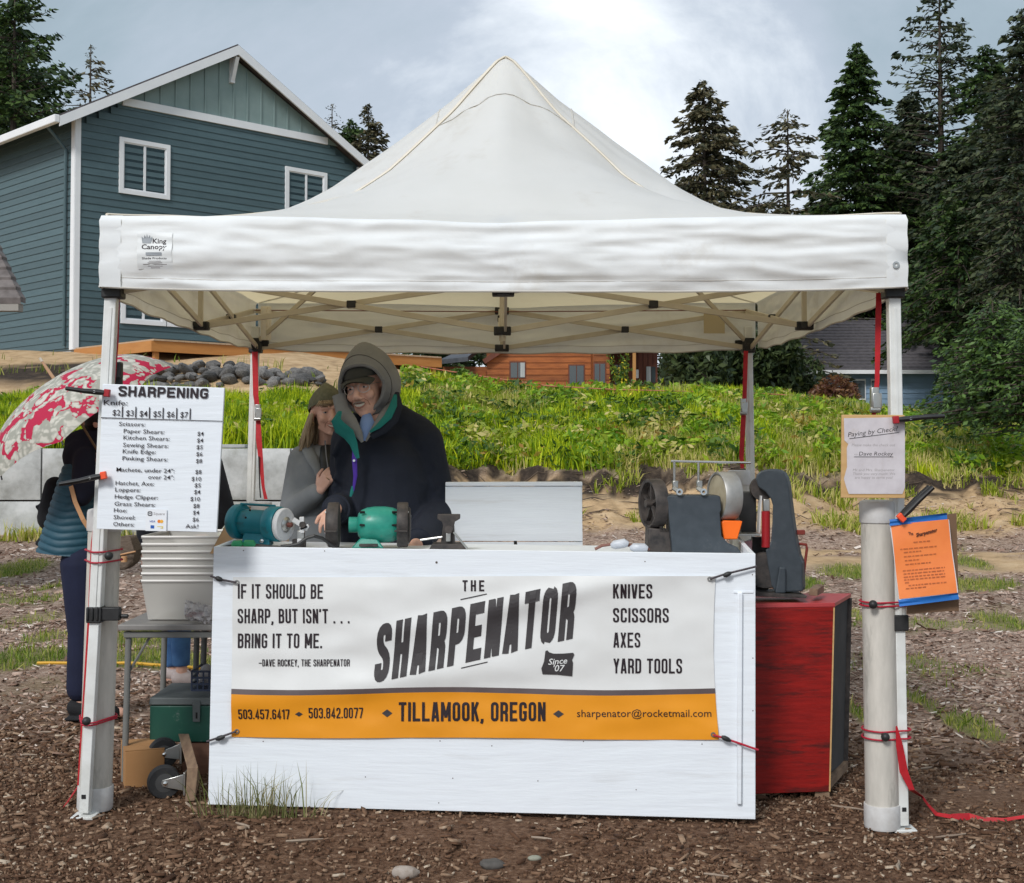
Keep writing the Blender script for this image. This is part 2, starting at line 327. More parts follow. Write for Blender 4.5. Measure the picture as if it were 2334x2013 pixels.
# ------------------------------------------------------------------ wood chips
def chips(name, X, Y, L0, L1, mat_, box=True, lift=.004):
    n = len(X); Z = H(X, Y); ln = RNG.uniform(L0, L1, n) * RNG.uniform(.5, 1.0, n); wd = ln * RNG.uniform(.16, .5, n); th = RNG.uniform(.0015, .006, n)
    yaw = RNG.normal(0, .9, n); pit = RNG.normal(0, .2, n); rol = RNG.normal(0, .35, n)
    dx = np.stack([np.cos(yaw) * np.cos(pit), np.sin(yaw) * np.cos(pit), np.sin(pit)], 1)
    up = np.stack([np.sin(rol) * -np.sin(yaw) * 1.0, np.sin(rol) * np.cos(yaw), np.cos(rol)], 1); dy = np.cross(up, dx); dy /= np.linalg.norm(dy, axis=1)[:, None]; up = np.cross(dx, dy)
    c0 = np.stack([X, Y, Z + lift + np.abs(np.sin(pit)) * ln * .35 + np.abs(np.sin(rol)) * wd * .35], 1)
    def q(a, b_, h): return c0 + dx * (a * ln)[:, None] / 2 + dy * (b_ * wd)[:, None] / 2 + up * (h * th)[:, None]
    j = lambda: RNG.uniform(.55, 1.1, n)
    top = [q(-j(), -j() * .8, 1), q(j(), -j() * .7, 1), q(j(), j() * .8, 1), q(-j(), j() * .7, 1)]
    if box:
        bot = [t - up * (th * 1.6)[:, None] for t in top]; V = np.stack(top + bot, 1).reshape(-1, 3); k = np.arange(n)[:, None] * 8
        F = np.concatenate([k + np.array([a]) for a in [(0, 1, 2, 3), (0, 4, 5, 1), (1, 5, 6, 2), (2, 6, 7, 3), (3, 7, 4, 0)]], 0)
    else:
        V = np.stack(top, 1).reshape(-1, 3); F = np.arange(n)[:, None] * 4 + np.array([(0, 1, 2, 3)])
    return tag(npobj(name, V, F, mat_), None, kind='stuff')
m = bpy.data.materials.new('wood_chip'); m.use_nodes = True; nt = m.node_tree; L = nt.links.new; b = nt.nodes['Principled BSDF']; b.inputs['Roughness'].default_value = .85; b.inputs['Specular IOR Level'].default_value = .25
g = N(nt, 'ShaderNodeNewGeometry'); r = N(nt, 'ShaderNodeValToRGB'); e = r.color_ramp.elements; e[0].position = 0; e[0].color = (.055, .026, .014, 1); e[1].position = 1; e[1].color = (.46, .38, .29, 1)
for p_, c_ in [(.35, (.105, .054, .030)), (.68, (.175, .100, .060)), (.88, (.26, .17, .11)), (.965, (.36, .26, .18))]: q = e.new(p_); q.color = (*c_, 1)
tc = N(nt, 'ShaderNodeTexCoord'); n_ = N(nt, 'ShaderNodeTexNoise', ins={'Scale': 60., 'Detail': 4}); L(tc.outputs['Object'], n_.inputs[0]); a_ = N(nt, 'ShaderNodeMath', operation='MULTIPLY_ADD', ins={1: .35, 2: -.17}); s_ = N(nt, 'ShaderNodeMath', operation='ADD')
L(n_.outputs[0], a_.inputs[0]); L(a_.outputs[0], s_.inputs[0]); L(g.outputs['Random Per Island'], s_.inputs[1]); L(s_.outputs[0], r.inputs[0]); L(r.outputs[0], b.inputs['Base Color']); G['chip'] = m; m2 = m.copy(); m2.name = 'dry_wood_chip'; e2 = [n for n in m2.node_tree.nodes if n.type == 'VALTORGB'][0].color_ramp.elements
for q, c_ in zip(e2, [(.11, .065, .045), (.26, .165, .122), (.39, .275, .215), (.50, .385, .315), (.60, .51, .44), (.70, .62, .55)]): q.color = (*c_, 1)
G['drychip'] = m2
def cone(n, y0, y1, k=.42, pad=.2, pw=1.0):
    y = y0 + (y1 - y0) * RNG.random(n) ** pw; return RNG.uniform(-1, 1, n) * (y * k + pad), y
X, Y = cone(46000, 3.9, 6.2); k = fbm(X * 1.6, Y * 1.6, 61) + RNG.uniform(-.22, .22, len(X)) > .42; X, Y = X[k], Y[k]; chips('wood_chips', X, Y, .009, .034, G['chip'])
X, Y = cone(1300, 3.9, 6.5); chips('wood_chips', X, Y, .04, .085, G['chip'], lift=.007)
X, Y = cone(30000, 6.0, 10.5); g_, s_, d_ = cover(X, Y); k = (g_ < .5) & (fbm(X * 1.1, Y * 1.1, 62) + RNG.uniform(-.25, .25, len(X)) > .40); kk = Y[k] > 6.9 + RNG.normal(0, .8, k.sum()); chips('wood_chips', X[k][~kk], Y[k][~kk], .02, .07, G['chip']); chips('wood_chips', X[k][kk], Y[k][kk], .02, .075, G['drychip'])
X, Y = cone(24000, 10, 17.5); g_, s_, d_ = cover(X, Y); k = (g_ < .5) & (s_ < .35); chips('wood_chips', X[k], Y[k], .05, .12, G['drychip'], box=False)
X, Y = cone(5000, 16, 19.3); g_, s_, d_ = cover(X, Y); k = (s_ < .6); chips('wood_chips', X[k], Y[k], .06, .14, G['drychip'], box=False)
st_i = 0
for px, py, r_, lb in [(925, 1998, .034, 'pale rounded stone at the bottom edge of the picture below the banner'), (1122, 1978, .028, 'dark stone in the mulch near the bottom edge'), (1218, 1962, .016, 'small greenish pebble right of the dark stone in the mulch')]:
    p = ground_hit(px, py); mb = MB().ell(p + Vector((0, 0, r_ * .35)), (r_ * 1.5, r_, r_ * .7), nu=12, nv=8); mb.v = [tuple(Vector(q) + Vector((0, 0, .25)) * 0 + (Vector(q) - p) * .25 * mnoise.noise(Vector(q) * 30)) for q in mb.v]
    tag(obj('stone', mb, mat('stone_%d' % st_i, [(.38, .33, .29), (.06, .055, .05), (.22, .23, .18)][st_i], [(.26, .21, .17), (.11, .10, .09), (.30, .30, .24)][st_i], rough=.8, scale=30), loc=p), lb, 'stone'); st_i += 1
# sticks lying in the mulch
mb = MB()
for i in range(46):
    y = random.uniform(4.2, 9.5); x = random.uniform(-.4, .4) * y; a = random.gauss(0, .7); l = random.uniform(.05, .16); pts = []
    for k in range(4): q = (k / 3 - .5) * l; xx = x + q * math.cos(a) + random.gauss(0, .004); yy = y + q * math.sin(a); pts.append((xx, yy, Hs(xx, yy) + .012))
    mb.tube(pts, [.004, .006, .005, .003], 5)
tag(obj('fallen_twigs', mb, mat('twig', (.20, .14, .10), (.36, .29, .22), scale=4)), None, kind='stuff')

# ------------------------------------------------------------------ grass
def blades(name, X, Y, h0, h1, w0, mat_, lean=.5, parent=None, seg=2, Z=None, thin=None):
    n = len(X); Z = H(X, Y) - .01 if Z is None else Z; h = RNG.uniform(h0, h1, n) * (.45 + 1.1 * fbm(X * 1.3, Y * 1.3, 91)); a = RNG.uniform(0, 2 * np.pi, n); ln = np.abs(RNG.normal(0, lean, n)) * h
    wv = np.stack([np.cos(a), np.sin(a), np.zeros(n)], 1) * (w0 * RNG.uniform(.6, 1.3, n))[:, None] / 2; b_ = RNG.uniform(0, 2 * np.pi, n); ld = np.stack([np.cos(b_), np.sin(b_), np.zeros(n)], 1)
    base = np.stack([X, Y, Z], 1); up = np.array([0, 0, 1.0])
    mid = base + up * (h * .55)[:, None] + ld * (ln * .35)[:, None]; tip = base + up * (h * np.clip(1 - .3 * ln / h, .3, 1))[:, None] + ld * ln[:, None]
    V = np.stack([base - wv, base + wv, mid + wv * .8, mid - wv * .8, tip], 1).reshape(-1, 3); k = np.arange(n)[:, None] * 5
    F = np.concatenate([k + np.array([(0, 1, 2)]), k + np.array([(0, 2, 3)]), k + np.array([(3, 2, 4)])], 0)
    return npobj(name, V, F, mat_, parent)
def grassmat(name, c1, c2, c3, tr=.35):
    return mat(name, c1, c2, rough=.55, scale=1.1, detail=5, island=.55, c3=c3, trans=tr)
G['lush'] = grassmat('lush_grass', (.12, .22, .004), (.62, .68, .02), (.33, .47, .008))
G['lush2'] = grassmat('seeding_grass', (.20, .27, .010), (.66, .56, .22), (.40, .46, .04))
G['tuft'] = grassmat('short_grass', (.11, .18, .012), (.46, .43, .12), (.23, .31, .03))
def on_cover(n, x0, x1, y0, y1, thr=.5, f=None):
    X = RNG.uniform(x0, x1, n); Y = RNG.uniform(y0, y1, n); k = np.abs(X) < Y * .42 + .5; X, Y = X[k], Y[k]; g_, s_, d_ = cover(X, Y); k = g_ > thr + RNG.uniform(-.3, .3, len(X)); X, Y = X[k], Y[k]
    if f is not None: k = f(X, Y); X, Y = X[k], Y[k]
    return X, Y
X, Y = on_cover(150000, -12, -2.2, 20.0, 25.2); tag(blades('bank_grass', X, Y, .16, .46, .026, G['lush'], .45), None, kind='stuff')
X, Y = on_cover(170000, -2.4, 12.5, 20.4, 31.5); dry = fbm(X * .35, Y * .35, 77) > .55 - .03 * (X - 4)
tag(blades('bank_grass', X[~dry], Y[~dry], .10, .36, .026, G['lush'], .5), None, kind='stuff'); tag(blades('bank_grass', X[dry], Y[dry], .10, .38, .022, G['lush2'], .4), None, kind='stuff')
X, Y = on_cover(230000, -7.5, 7.5, 6.3, 17.5, .55); tag(blades('short_grass', X, Y, .03, .085, .007, G['tuft'], .7), None, kind='stuff')
X, Y = on_cover(40000, -2, 12, 18.6, 21.6, -.2, lambda x, y: (fbm(x * 2.2, y * 2.2, 15) > .60)); tag(blades('weeds', X, Y, .06, .26, .02, G['lush2'], .8), None, kind='stuff')
X, Y = cone(9000, 17.2, 20.8); k = (X > -2) & (fbm(X * 1.7, Y * 1.7, 16) > .5); chips('wood_chips', X[k], Y[k], .05, .14, G['drychip'], box=False)
X, Y = on_cover(14000, -9, -2.4, 18.3, 19.4, .3); tag(blades('weeds', X, Y, .08, .3, .02, G['lush2'], .5), None, kind='stuff')
X, Y = on_cover(6000, -12, 12, 24.5, 29.5, .2, lambda x, y: fbm(x * 1.6, y * 1.6, 5) > .64); tag(blades('weeds', X, Y, .08, .25, .02, G['tuft'], .5), None, kind='stuff')
X = RNG.uniform(-12.5, 12.5, 9000); Y = RNG.uniform(24.6, 28, 9000); k = (fbm(X * 1.3, Y * 1.3, 5) > .66) & (X < 3); X, Y = X[k], Y[k]
tag(blades('weeds', X, Y, .10, .28, .02, G['tuft'], .5), None, kind='stuff')
# soil clods and roots at the eroded edge
mb = MB()
for i in range(170):
    x = random.uniform(-2, 10.5); y = random.uniform(19.2, 21.2); z = Hs(x, y); a = random.gauss(0, .5); l = random.uniform(.15, .7); pts = []
    for k in range(4): q = (k / 3 - .5) * l; xx = x + q * math.cos(a); yy = y + q * .3 * math.sin(a) ; pts.append((xx, yy, Hs(xx, yy) + .01 + random.uniform(0, .03)))
    mb.tube(pts, [.002, .008, .006, .002], 4)
tag(obj('exposed_roots', mb, mat('root', (.04, .028, .02), (.16, .11, .075), scale=3), smooth=False), None, kind='stuff')

# ------------------------------------------------------------------ leafy plants on the bank
G['fern'] = mat('fern_leaf', (.12, .26, .010), (.36, .50, .03), rough=.5, scale=2, island=.5, trans=.35)
G['darkleaf'] = mat('dark_leaf', (.018, .035, .012), (.06, .085, .025), rough=.5, scale=1.2, island=.6, trans=.2)
G['midleaf'] = mat('mid_leaf', (.03, .08, .008), (.12, .20, .025), rough=.5, scale=1.2, island=.6, trans=.25)
G['redleaf'] = mat('red_leaf', (.10, .035, .02), (.20, .10, .04), rough=.5, scale=1.2, island=.6, trans=.25)
G['yellow'] = mat('yellow_petal', (.75, .58, .02), (.85, .72, .05), rough=.5, scale=3, trans=.2)
G['rust'] = mat('rusty_leaf', (.30, .16, .03), (.42, .32, .05), rough=.5, scale=2, island=.5, trans=.3)
def leafcloud(name, C, S, mat_, parent=None, dirs=None, squash=1.0):
    """leaf shaped quads at centres C with half sizes S"""
    n = len(C); a = RNG.normal(0, 1, (n, 3)); a[:, 2] *= squash; a /= np.linalg.norm(a, axis=1)[:, None]
    if dirs is not None: a = dirs
    b_ = RNG.normal(0, 1, (n, 3)); b_ -= (b_ * a).sum(1)[:, None] * a; b_ /= np.linalg.norm(b_, axis=1)[:, None]
    l = S[:, None]; wq = l * RNG.uniform(.22, .5, (n, 1)); V = np.stack([C - a * l, C + b_ * wq, C + a * l, C - b_ * wq], 1).reshape(-1, 3)
    return npobj(name, V, np.arange(n)[:, None] * 4 + np.array([(0, 1, 2, 3)]), mat_, parent)
def fern(x, y, r, label, leaf='fern', n=11):
    z = Hs(x, y); t = thing('fern_clump' if leaf == 'fern' else 'leafy_plant', label, 'fern' if leaf == 'fern' else 'plant', (x, y, z), 'ferns and weeds growing out of the bank')
    for i in range(n):
        a = 2 * math.pi * i / n + random.uniform(-.3, .3); l = r * random.uniform(.75, 1.15); V = []; F = []
        for k in range(9):
            q = k / 8; px_ = x + math.cos(a) * l * q; py_ = y + math.sin(a) * l * q; pz = z + l * (1.1 * q - .75 * q * q) + .02; wd = l * .24 * (1 - q) ** .7 * (1 if k else .2)
            for s_ in (-1, 1):
                o = len(V); c0 = Vector((px_, py_, pz)); sd_ = Vector((-math.sin(a), math.cos(a), 0)) * s_; fw = Vector((math.cos(a), math.sin(a), 0))
                V += [c0, c0 + fw * l * .05, c0 + sd_ * wd + fw * l * .06 - Vector((0, 0, wd * .2))]; F.append((o, o + 1, o + 2))
        mb = MB(); mb.add(V, F); o__ = obj('frond', mb, G[leaf], t, smooth=False, fix=False)
FERN_WORDS = ['bright green fern clump on the grassy bank', 'arching fern among the bank grass', 'pale green fern near the eroded edge of the bank']
for i, (px, py) in enumerate([(1085, 985), (1130, 960), (1160, 1010), (1070, 1000), (1240, 1000), (1290, 985), (1340, 1010), (1300, 880), (1430, 1040), (1500, 1000), (1560, 1020), (1180, 1055), (1130, 1070),
        (1600, 960), (1860, 1010), (2120, 1000), (2180, 940), (2250, 1010), (2110, 1045), (2290, 1050), (700, 985), (620, 1000), (560, 960), (530, 1000), (1050, 1075), (1480, 890), (1540, 870)]):
    p = ground_hit(px, py, 19.98 if px < 800 else 19.5); fern(p.x, p.y, random.uniform(.28, .5), 'bright green fern clump among the grass of the bank')
for (px, py) in [(1040, 1010), (1060, 960), (1075, 1030)]:
    p = ground_hit(px, py, 20.3); fern(p.x, p.y, .42, 'rusty yellow leafy weed beside the man in the dark jacket', 'rust', 14)
for i, (px, py, hh) in enumerate([(1412, 905, 1.0), (1650, 900, .7), (1630, 880, .8)]):
    p = ground_hit(px, py, 20.3)
    t = thing('broom_bush', ['tall broom bush with yellow blossom in front of the cabin porch', 'small yellow flowering broom beside the rear right canopy leg', 'yellow flowering broom in front of the dark bush'][i], 'bush', p)
    mb = MB(); C = []; 
    for k in range(18 if i == 0 else 8):
        a = random.uniform(0, 6.28); l = hh * random.uniform(.5, 1.1); tp = p + Vector((math.cos(a) * .22 * l, math.sin(a) * .22 * l, l)); mb.tube([p, p.lerp(tp, .5) + Vector((0, 0, .05)), tp], [.012, .008, .003], 4)
        for q in range(26 if i == 0 else 10):
            s_ = random.uniform(.35, 1.0); C.append(p.lerp(tp, s_) + Vector([random.gauss(0, .05) for _ in range(3)]))
    obj('stem', mb, G['midleaf'], t); C = np.array(C); leafcloud('foliage', C, RNG.uniform(.03, .06, len(C)), G['midleaf'], t)
    k = RNG.random(len(C)) < (.38 if i == 0 else .6); leafcloud('blossom', C[k] + RNG.normal(0, .02, (k.sum(), 3)), RNG.uniform(.02, .045, k.sum()), G['yellow'], t)
for (n_, m_, sd_, th_) in ((26000, 'fern', 201, .53), (15000, 'midleaf', 202, .55), (5000, 'rust', 203, .62), (10000, 'lush2', 204, .55)):
    X, Y = on_cover(n_ * 5, -12, 12.5, 20.0, 29, .45, lambda x, y: fbm(x * 1.5, y * 1.5, sd_) > th_)
    X, Y = X[:n_], Y[:n_]; C = np.stack([X, Y, H(X, Y) + RNG.uniform(.05, .34, len(X)) * (.4 + fbm(X * 2, Y * 2, sd_))], 1); tag(leafcloud('leafy_weeds', C, RNG.uniform(.03, .10, len(C)), G[m_], squash=.7), None, kind='stuff')
X, Y = on_cover(300, -2, 12, 21, 27); C = np.stack([X, Y, H(X, Y) + RNG.uniform(.15, .4, len(X))], 1)[:70]; tag(leafcloud('small_flowers', C, RNG.uniform(.02, .04, len(C)), G['yellow']), None, kind='stuff')
def bush(name, label, c, r, leaf, n, sz=(.08, .16), lobes=9, cat='bush', group=None):
    c = Vector(c); t = thing(name, label, cat, (c.x, c.y, c.z), group); C = []
    lo = [(Vector((random.uniform(-.65, .65) * r[0], random.uniform(-.6, .6) * r[1], random.uniform(.15, .75) * r[2])), random.uniform(.3, .55)) for _ in range(lobes)]
    for k in range(n):
        o, s_ = lo[k % lobes]; d = Vector([random.gauss(0, 1) for _ in range(3)]).normalized() * random.uniform(.55, 1.08) ** .6; C.append(c + o + Vector((d.x * r[0] * s_, d.y * r[1] * s_, d.z * r[2] * s_ * .9)))
    C = np.array(C); leafcloud('foliage', C, RNG.uniform(sz[0], sz[1], n), G[leaf], t)
    mb = MB()
    for o, s_ in lo: mb.tube([c + Vector((0, 0, -.1)), c + o * .5, c + o], [.05, .035, .015], 5)
    obj('stem', mb, G['bark'], t)
    return t
G['bark'] = mat('bark', (.035, .026, .02), (.10, .078, .06), rough=.9, scale=5, stretch=(3, 3, .6), bump=.01, bscale=14)
p = P(1675, 905, 36); bush('dark_bush', 'large dark green bush in front of the blue house', (p.x, 36, 2.6), (1.75, 1.5, 2.2), 'darkleaf', 12000)
p = P(1585, 890, 38); bush('dark_bush', 'dark bush reaching up to the porch end of the cabin', (p.x, 38, 2.8), (1.0, 1.2, 2.4), 'darkleaf', 7000)
p = P(1890, 930, 34); bush('red_bush', 'low reddish brown bush in front of the blue house wall', (p.x, 34, 2.3), (.9, .7, .8), 'redleaf', 2600, (.05, .1), 6)
p = P(1790, 905, 37); bush('green_shrub', 'low dark shrub at the left end of the blue house', (p.x, 37, 2.7), (1.0, .8, 1.1), 'darkleaf', 2500, (.06, .12), 6)
p = P(1030, 870, 37); bush('green_shrub', 'yellow green shrub between the deck and the cabin', (p.x, 37, 3.1), (.9, .7, .5), 'midleaf', 1500, (.05, .1), 5)
# ------------------------------------------------------------------ conifers
G['needles'] = mat('spruce_needles', (.016, .030, .013), (.072, .088, .036), rough=.6, scale=.5, island=.7, trans=.12, c3=(.028, .042, .016))
G['needles2'] = mat('spruce_needles_green', (.016, .04, .010), (.07, .12, .025), rough=.6, scale=.5, island=.7, trans=.15, c3=(.035, .07, .016))
G['needles3'] = mat('spruce_needles_brown', (.032, .036, .017), (.13, .11, .055), rough=.6, scale=.5, island=.7, trans=.12, c3=(.062, .062, .028))
def conifer(px, py_top, px_w, py_w, Y, label, zb=2.8, dens=1.0, leaf='needles', droop=.35, sparse=0, profile=1.0, name='spruce_tree', low=.12, spray=.16, bare_trunk=0, lean=0, up=.25, lenvar=.35):
    """spruce: top at pixel (px, py_top), half width px_w reached at height of pixel row py_w"""
    spray = spray * .80 * (Y / 40) ** .8; top = P(px, py_top, Y); zw = P(px, py_w, Y).z; rw = px_w / FPX * Y; x0 = top.x - lean; hgt = top.z - zb; base = Vector((x0, Y, zb))
    t = thing(name, label, 'tree', base, 'conifers around the houses')
    mb = MB(); tr = hgt * .013 + .05; mb.tube([base + Vector((lean * q, 0, hgt * q)) for q in (0, .3, .6, .85, 1)], [tr, tr * .75, tr * .45, tr * .2, .015], 7); obj('trunk', mb, G['bark'], t)
    slope = rw / max(top.z - zw, .1) ; C = []; D = []; S = []; bm_ = MB(); z = top.z - .1; nb = 0
    while z > zb + hgt * low:
        d = top.z - z; Lr = min(slope * d ** profile * (top.z - zw) ** (1 - profile), rw * 1.25) + .12
        for k in range(max(4, int(random.uniform(4, 7) * dens ** .5))):
            if random.random() < sparse: continue
            a = random.uniform(0, 2 * math.pi); l = Lr * random.uniform(1 - lenvar, 1.0 + lenvar * .35); ax = Vector((x0 + lean * (z - zb) / hgt, Y, z + random.uniform(-.1, .1)))
            dr = Vector((math.cos(a), math.sin(a), 0)); pts = []
            for q in (0, .35, .7, 1): pts.append(ax + dr * l * q + Vector((0, 0, l * (up * q - droop * q * q * 1.6 + .18 * q ** 4))))
            if nb < 330 and l > .5: bm_.tube(pts, [.012 + l * .012, .010 + l * .008, .006 + l * .004, .004], 4, caps=False); nb += 1
            m_ = int((8 + l * 21) * dens)
            for i in range(m_):
                q = random.uniform(bare_trunk, 1.0) ** .8; j = min(int(q * 3), 2); u = q * 3 - j; qq = [0, .35, .7, 1]; f_ = qq[j]; 
                k2 = 0
                while k2 < 2 and q > qq[k2 + 1]: k2 += 1
                u = (q - qq[k2]) / (qq[k2 + 1] - qq[k2]); p = pts[k2].lerp(pts[k2 + 1], u)
                side = random.choice((-1, 1)); wd = l * .28 * (1 - q) ** .6 + .05; off = random.uniform(0, 1) * wd
                sd_ = Vector((-dr.y, dr.x, 0)) * side; p = p + sd_ * off + Vector((0, 0, random.gauss(0, .05) - off * .25))
                dd_ = (dr * .7 + sd_ * random.uniform(.2, 1.0) + Vector((0, 0, random.uniform(-.9, .25)))).normalized(); C.append(p); D.append(dd_); S.append(spray * random.uniform(.6, 1.25) * (1 if l > .5 else .6))
        z -= max(.10, (.20 + .012 * d) / dens ** .3)
    for i in range(10): C.append(top + Vector((random.gauss(0, .03), random.gauss(0, .03), -.06 * i))); D.append(Vector((random.gauss(0, .5), random.gauss(0, .5), 1)).normalized()); S.append(spray * .6)
    obj('branches', bm_, G['bark'], t, fix=False); leafcloud('crown', np.array(C), np.array(S), G[leaf], t, dirs=np.array(D)); return len(C)
conifer(1605, 185, 138, 420, 50, 'rounded spruce rising behind the right slope of the white canopy', dens=1.25, leaf='needles3', profile=.75, low=.2)
conifer(1795, 250, 112, 420, 47, 'thin ragged spruce with bare patches and a broken outline', dens=.8, sparse=.42, profile=.45, leaf='needles3', spray=.15, lenvar=.7)
conifer(1952, 100, 135, 400, 60, 'dense pointed spruce between the ragged one and the tallest open one', dens=1.35, leaf='needles2', profile=.8, low=.15)
conifer(2140, -70, 150, 330, 58, 'tallest spruce with long open branches against the sky', dens=.62, sparse=.15, profile=.6, droop=.18, up=.3, leaf='needles', spray=.15, lenvar=.3, low=.2)
conifer(2245, 105, 150, 420, 56, 'broad dark spruce crown just inside the upper right corner', dens=1.1, profile=.62, leaf='needles2', low=.10, droop=.4)
conifer(2335, 20, 130, 300, 44, 'dark spruce cut off by the right edge of the picture', dens=1.2, profile=.6, leaf='needles', low=.1, zb=2.2)
conifer(2060, 330, 150, 560, 64, 'shorter dark spruce in front of the tallest open spruce', dens=1.2, profile=.6, leaf='needles', low=.1)
conifer(1880, 430, 120, 600, 66, 'dark spruce directly above the blue house ridge', dens=1.1, profile=.6, leaf='needles', low=.05)
conifer(2185, 420, 160, 650, 46, 'wide low branched spruce beside the right end of the canopy', dens=1.25, profile=.55, leaf='needles2', low=.35, droop=.5, zb=2.6, lenvar=.2)
conifer(2320, 380, 140, 620, 38, 'low drooping spruce at the right edge above the round green bush', dens=1.2, profile=.55, leaf='needles', low=.15, zb=2.0, droop=.5)
conifer(1990, 540, 130, 700, 68, 'small dark spruce behind the grey roof of the blue house', dens=.9, profile=.6, leaf='needles', low=.02, zb=3.5)
conifer(1725, 470, 90, 620, 62, 'spruce top behind the canopy near the ragged spruce', dens=.9, profile=.7, leaf='needles3', low=.02, zb=3.5)
conifer(2075, 215, 120, 480, 61, 'dark spruce tucked behind the tallest open spruce', dens=1.2, profile=.6, leaf='needles', low=.05)
conifer(2290, 190, 140, 480, 50, 'dark spruce rising between the two spruces at the right edge', dens=1.2, profile=.6, leaf='needles', low=.05)
conifer(2190, 330, 130, 560, 52, 'dense dark spruce low behind the drooping branches', dens=1.2, profile=.6, leaf='needles', low=.05)
conifer(207, 105, 66, 215, 50, 'small see-through spruce above the left roof slope', dens=.42, sparse=.3, leaf='needles3', profile=.55, spray=.13, low=.3, zb=3.8)
conifer(757, 240, 24, 290, 52, 'narrow spindly treetop right of the gable', dens=.5, sparse=.25, leaf='needles3', profile=.6, spray=.10, low=.4, zb=3.8)
conifer(840, 240, 50, 345, 50, 'pointed spruce top between the gable and the canopy slope', dens=1.2, leaf='needles3', profile=.8, spray=.13, low=.3, zb=3.8)
conifer(797, 275, 44, 345, 54, 'bushy rounded treetop between two thin spruces right of the gable', dens=1.3, leaf='needles2', profile=.45, spray=.14, low=.3, zb=3.8)
conifer(35, -60, 105, 130, 38, 'big dark pine filling the upper left corner', dens=1.3, sparse=.25, profile=.5, droop=.1, up=.15, leaf='needles2', spray=.17, low=.1, zb=3.7, lenvar=.6, name='pine_tree')
conifer(-10, 60, 175, 235, 42, 'second dark pine lower down behind the left roof edge', dens=1.6, sparse=.1, profile=.45, droop=.1, up=.12, leaf='needles2', spray=.17, low=.1, zb=3.7, lenvar=.5, name='pine_tree')
for i, (px, py, ww, Y_) in enumerate([(985, 690, 90, 56), (1065, 680, 90, 58), (1020, 650, 120, 62), (1180, 620, 120, 66), (1330, 640, 120, 64), (1480, 650, 120, 60), (1640, 640, 130, 58)]):
    conifer(px, py, ww, 800, Y_, 'dark conifer behind the cabin, mostly hidden by the canopy', dens=.7, profile=.6, low=.02, zb=3.6, leaf='needles2')
G['conbush'] = mat('conifer_bush_leaf', (.018, .045, .010), (.095, .17, .035), rough=.55, scale=1.6, island=.6, trans=.15); conifer(2262, 690, 120, 830, 22, 'dense bright green young conifer at the right edge in front of the dark trees', zb=1.75, dens=2.3, leaf='conbush', profile=.5, low=.01, spray=.13, droop=.3, lenvar=.25, name='young_conifer')
conifer(2350, 740, 110, 860, 21, 'second young green conifer cut by the right edge of the picture', zb=1.7, dens=2.0, leaf='conbush', profile=.5, low=.01, spray=.13, droop=.3, lenvar=.25, name='young_conifer')
conifer(2180, 800, 60, 880, 23.5, 'small young conifer beside the end of the blue house wall', zb=1.8, dens=1.8, leaf='conbush', profile=.5, low=.01, spray=.11, droop=.3, lenvar=.3, name='young_conifer')

# ------------------------------------------------------------------ blue-grey house
def bx(o, ex, ez, ey, a0, a1, b0, b1, c0, c1):    # box in a local frame: ex along, ey outward, ez up
    q = lambda a, b_, c_: o + ex * a + ey * c_ + ez * b_
    return [q(a0, b0, c0), q(a1, b0, c0), q(a1, b0, c1), q(a0, b0, c1), q(a0, b1, c0), q(a1, b1, c0), q(a1, b1, c1), q(a0, b1, c1)]
EZ = Vector((0, 0, 1))
FD = Vector((.717, .697, 0)).normalized(); FO = Vector((FD.y, -FD.x, 0)); BD = -FO        # facade direction, outward normal, direction of left wall
def vary(m_, lo_, hi_):
    nt_ = m_.node_tree; oi = N(nt_, 'ShaderNodeObjectInfo'); hs = N(nt_, 'ShaderNodeHueSaturation'); mr = N(nt_, 'ShaderNodeMapRange', ins={3: lo_, 4: hi_}); nt_.links.new(oi.outputs['Random'], mr.inputs[0]); nt_.links.new(mr.outputs[0], hs.inputs['Value']); src_ = nt_.nodes['Principled BSDF'].inputs['Base Color'].links[0].from_socket; nt_.links.new(src_, hs.inputs['Color']); nt_.links.new(hs.outputs[0], nt_.nodes['Principled BSDF'].inputs['Base Color'])
HC = P(168, 790, 30.0); HC.z = 3.62; HW = 8.06; HD = 12.0
EAVE = P(168, 262, 30.0).z - HC.z; rp = HC + FD * HW / 2; RIDGE = P(530, 122, rp.y).z - HC.z
G['sid'] = mat('blue_grey_siding', (.062, .105, .118), (.074, .120, .134), rough=.55, scale=3, stretch=(1, 1, 6), bump=.002, bscale=20, bstretch=(1, 1, 9))
vary(G['sid'], .88, 1.14)
G['sidpale'] = mat('pale_green_board', (.20, .275, .265), (.23, .305, .295), rough=.55, scale=3)
G['shingle'] = mat('dark_shingle', (.045, .04, .042), (.10, .085, .085), rough=.9, scale=5, island=.7)
G['concrete'] = mat('concrete', (.42, .42, .41), (.30, .30, .29), rough=.9, scale=4, bump=.004, bscale=12)
house = thing('blue_grey_house', 'two storey blue grey house with white trim behind the left of the canopy', 'house', HC)
o = HC; q = lambda a, b_, c_=0: o + FD * a + EZ * b_ + FO * c_
mb = MB(); mb.prism([q(0, .0, -.06), q(HW, 0, -.06), q(HW, EAVE, -.06), q(HW / 2, RIDGE - .05, -.06), q(0, EAVE, -.06)], BD * HD); obj('wall', mb, G['sid'], house, smooth=False)
mb = MB().hexa(bx(o, FD, EZ, FO, .02, HW - .02, -.9, .02, -HD, -.03)); obj('foundation', mb, G['concrete'], house, smooth=False)
EXP = .165; WX = []    # windows: s0,s1,z0,z1 on facade
def fac(px, py):   # facade coordinates of a pixel
    p = PL(px, py, o, FO); d = p - o; return d.dot(FD), d.z
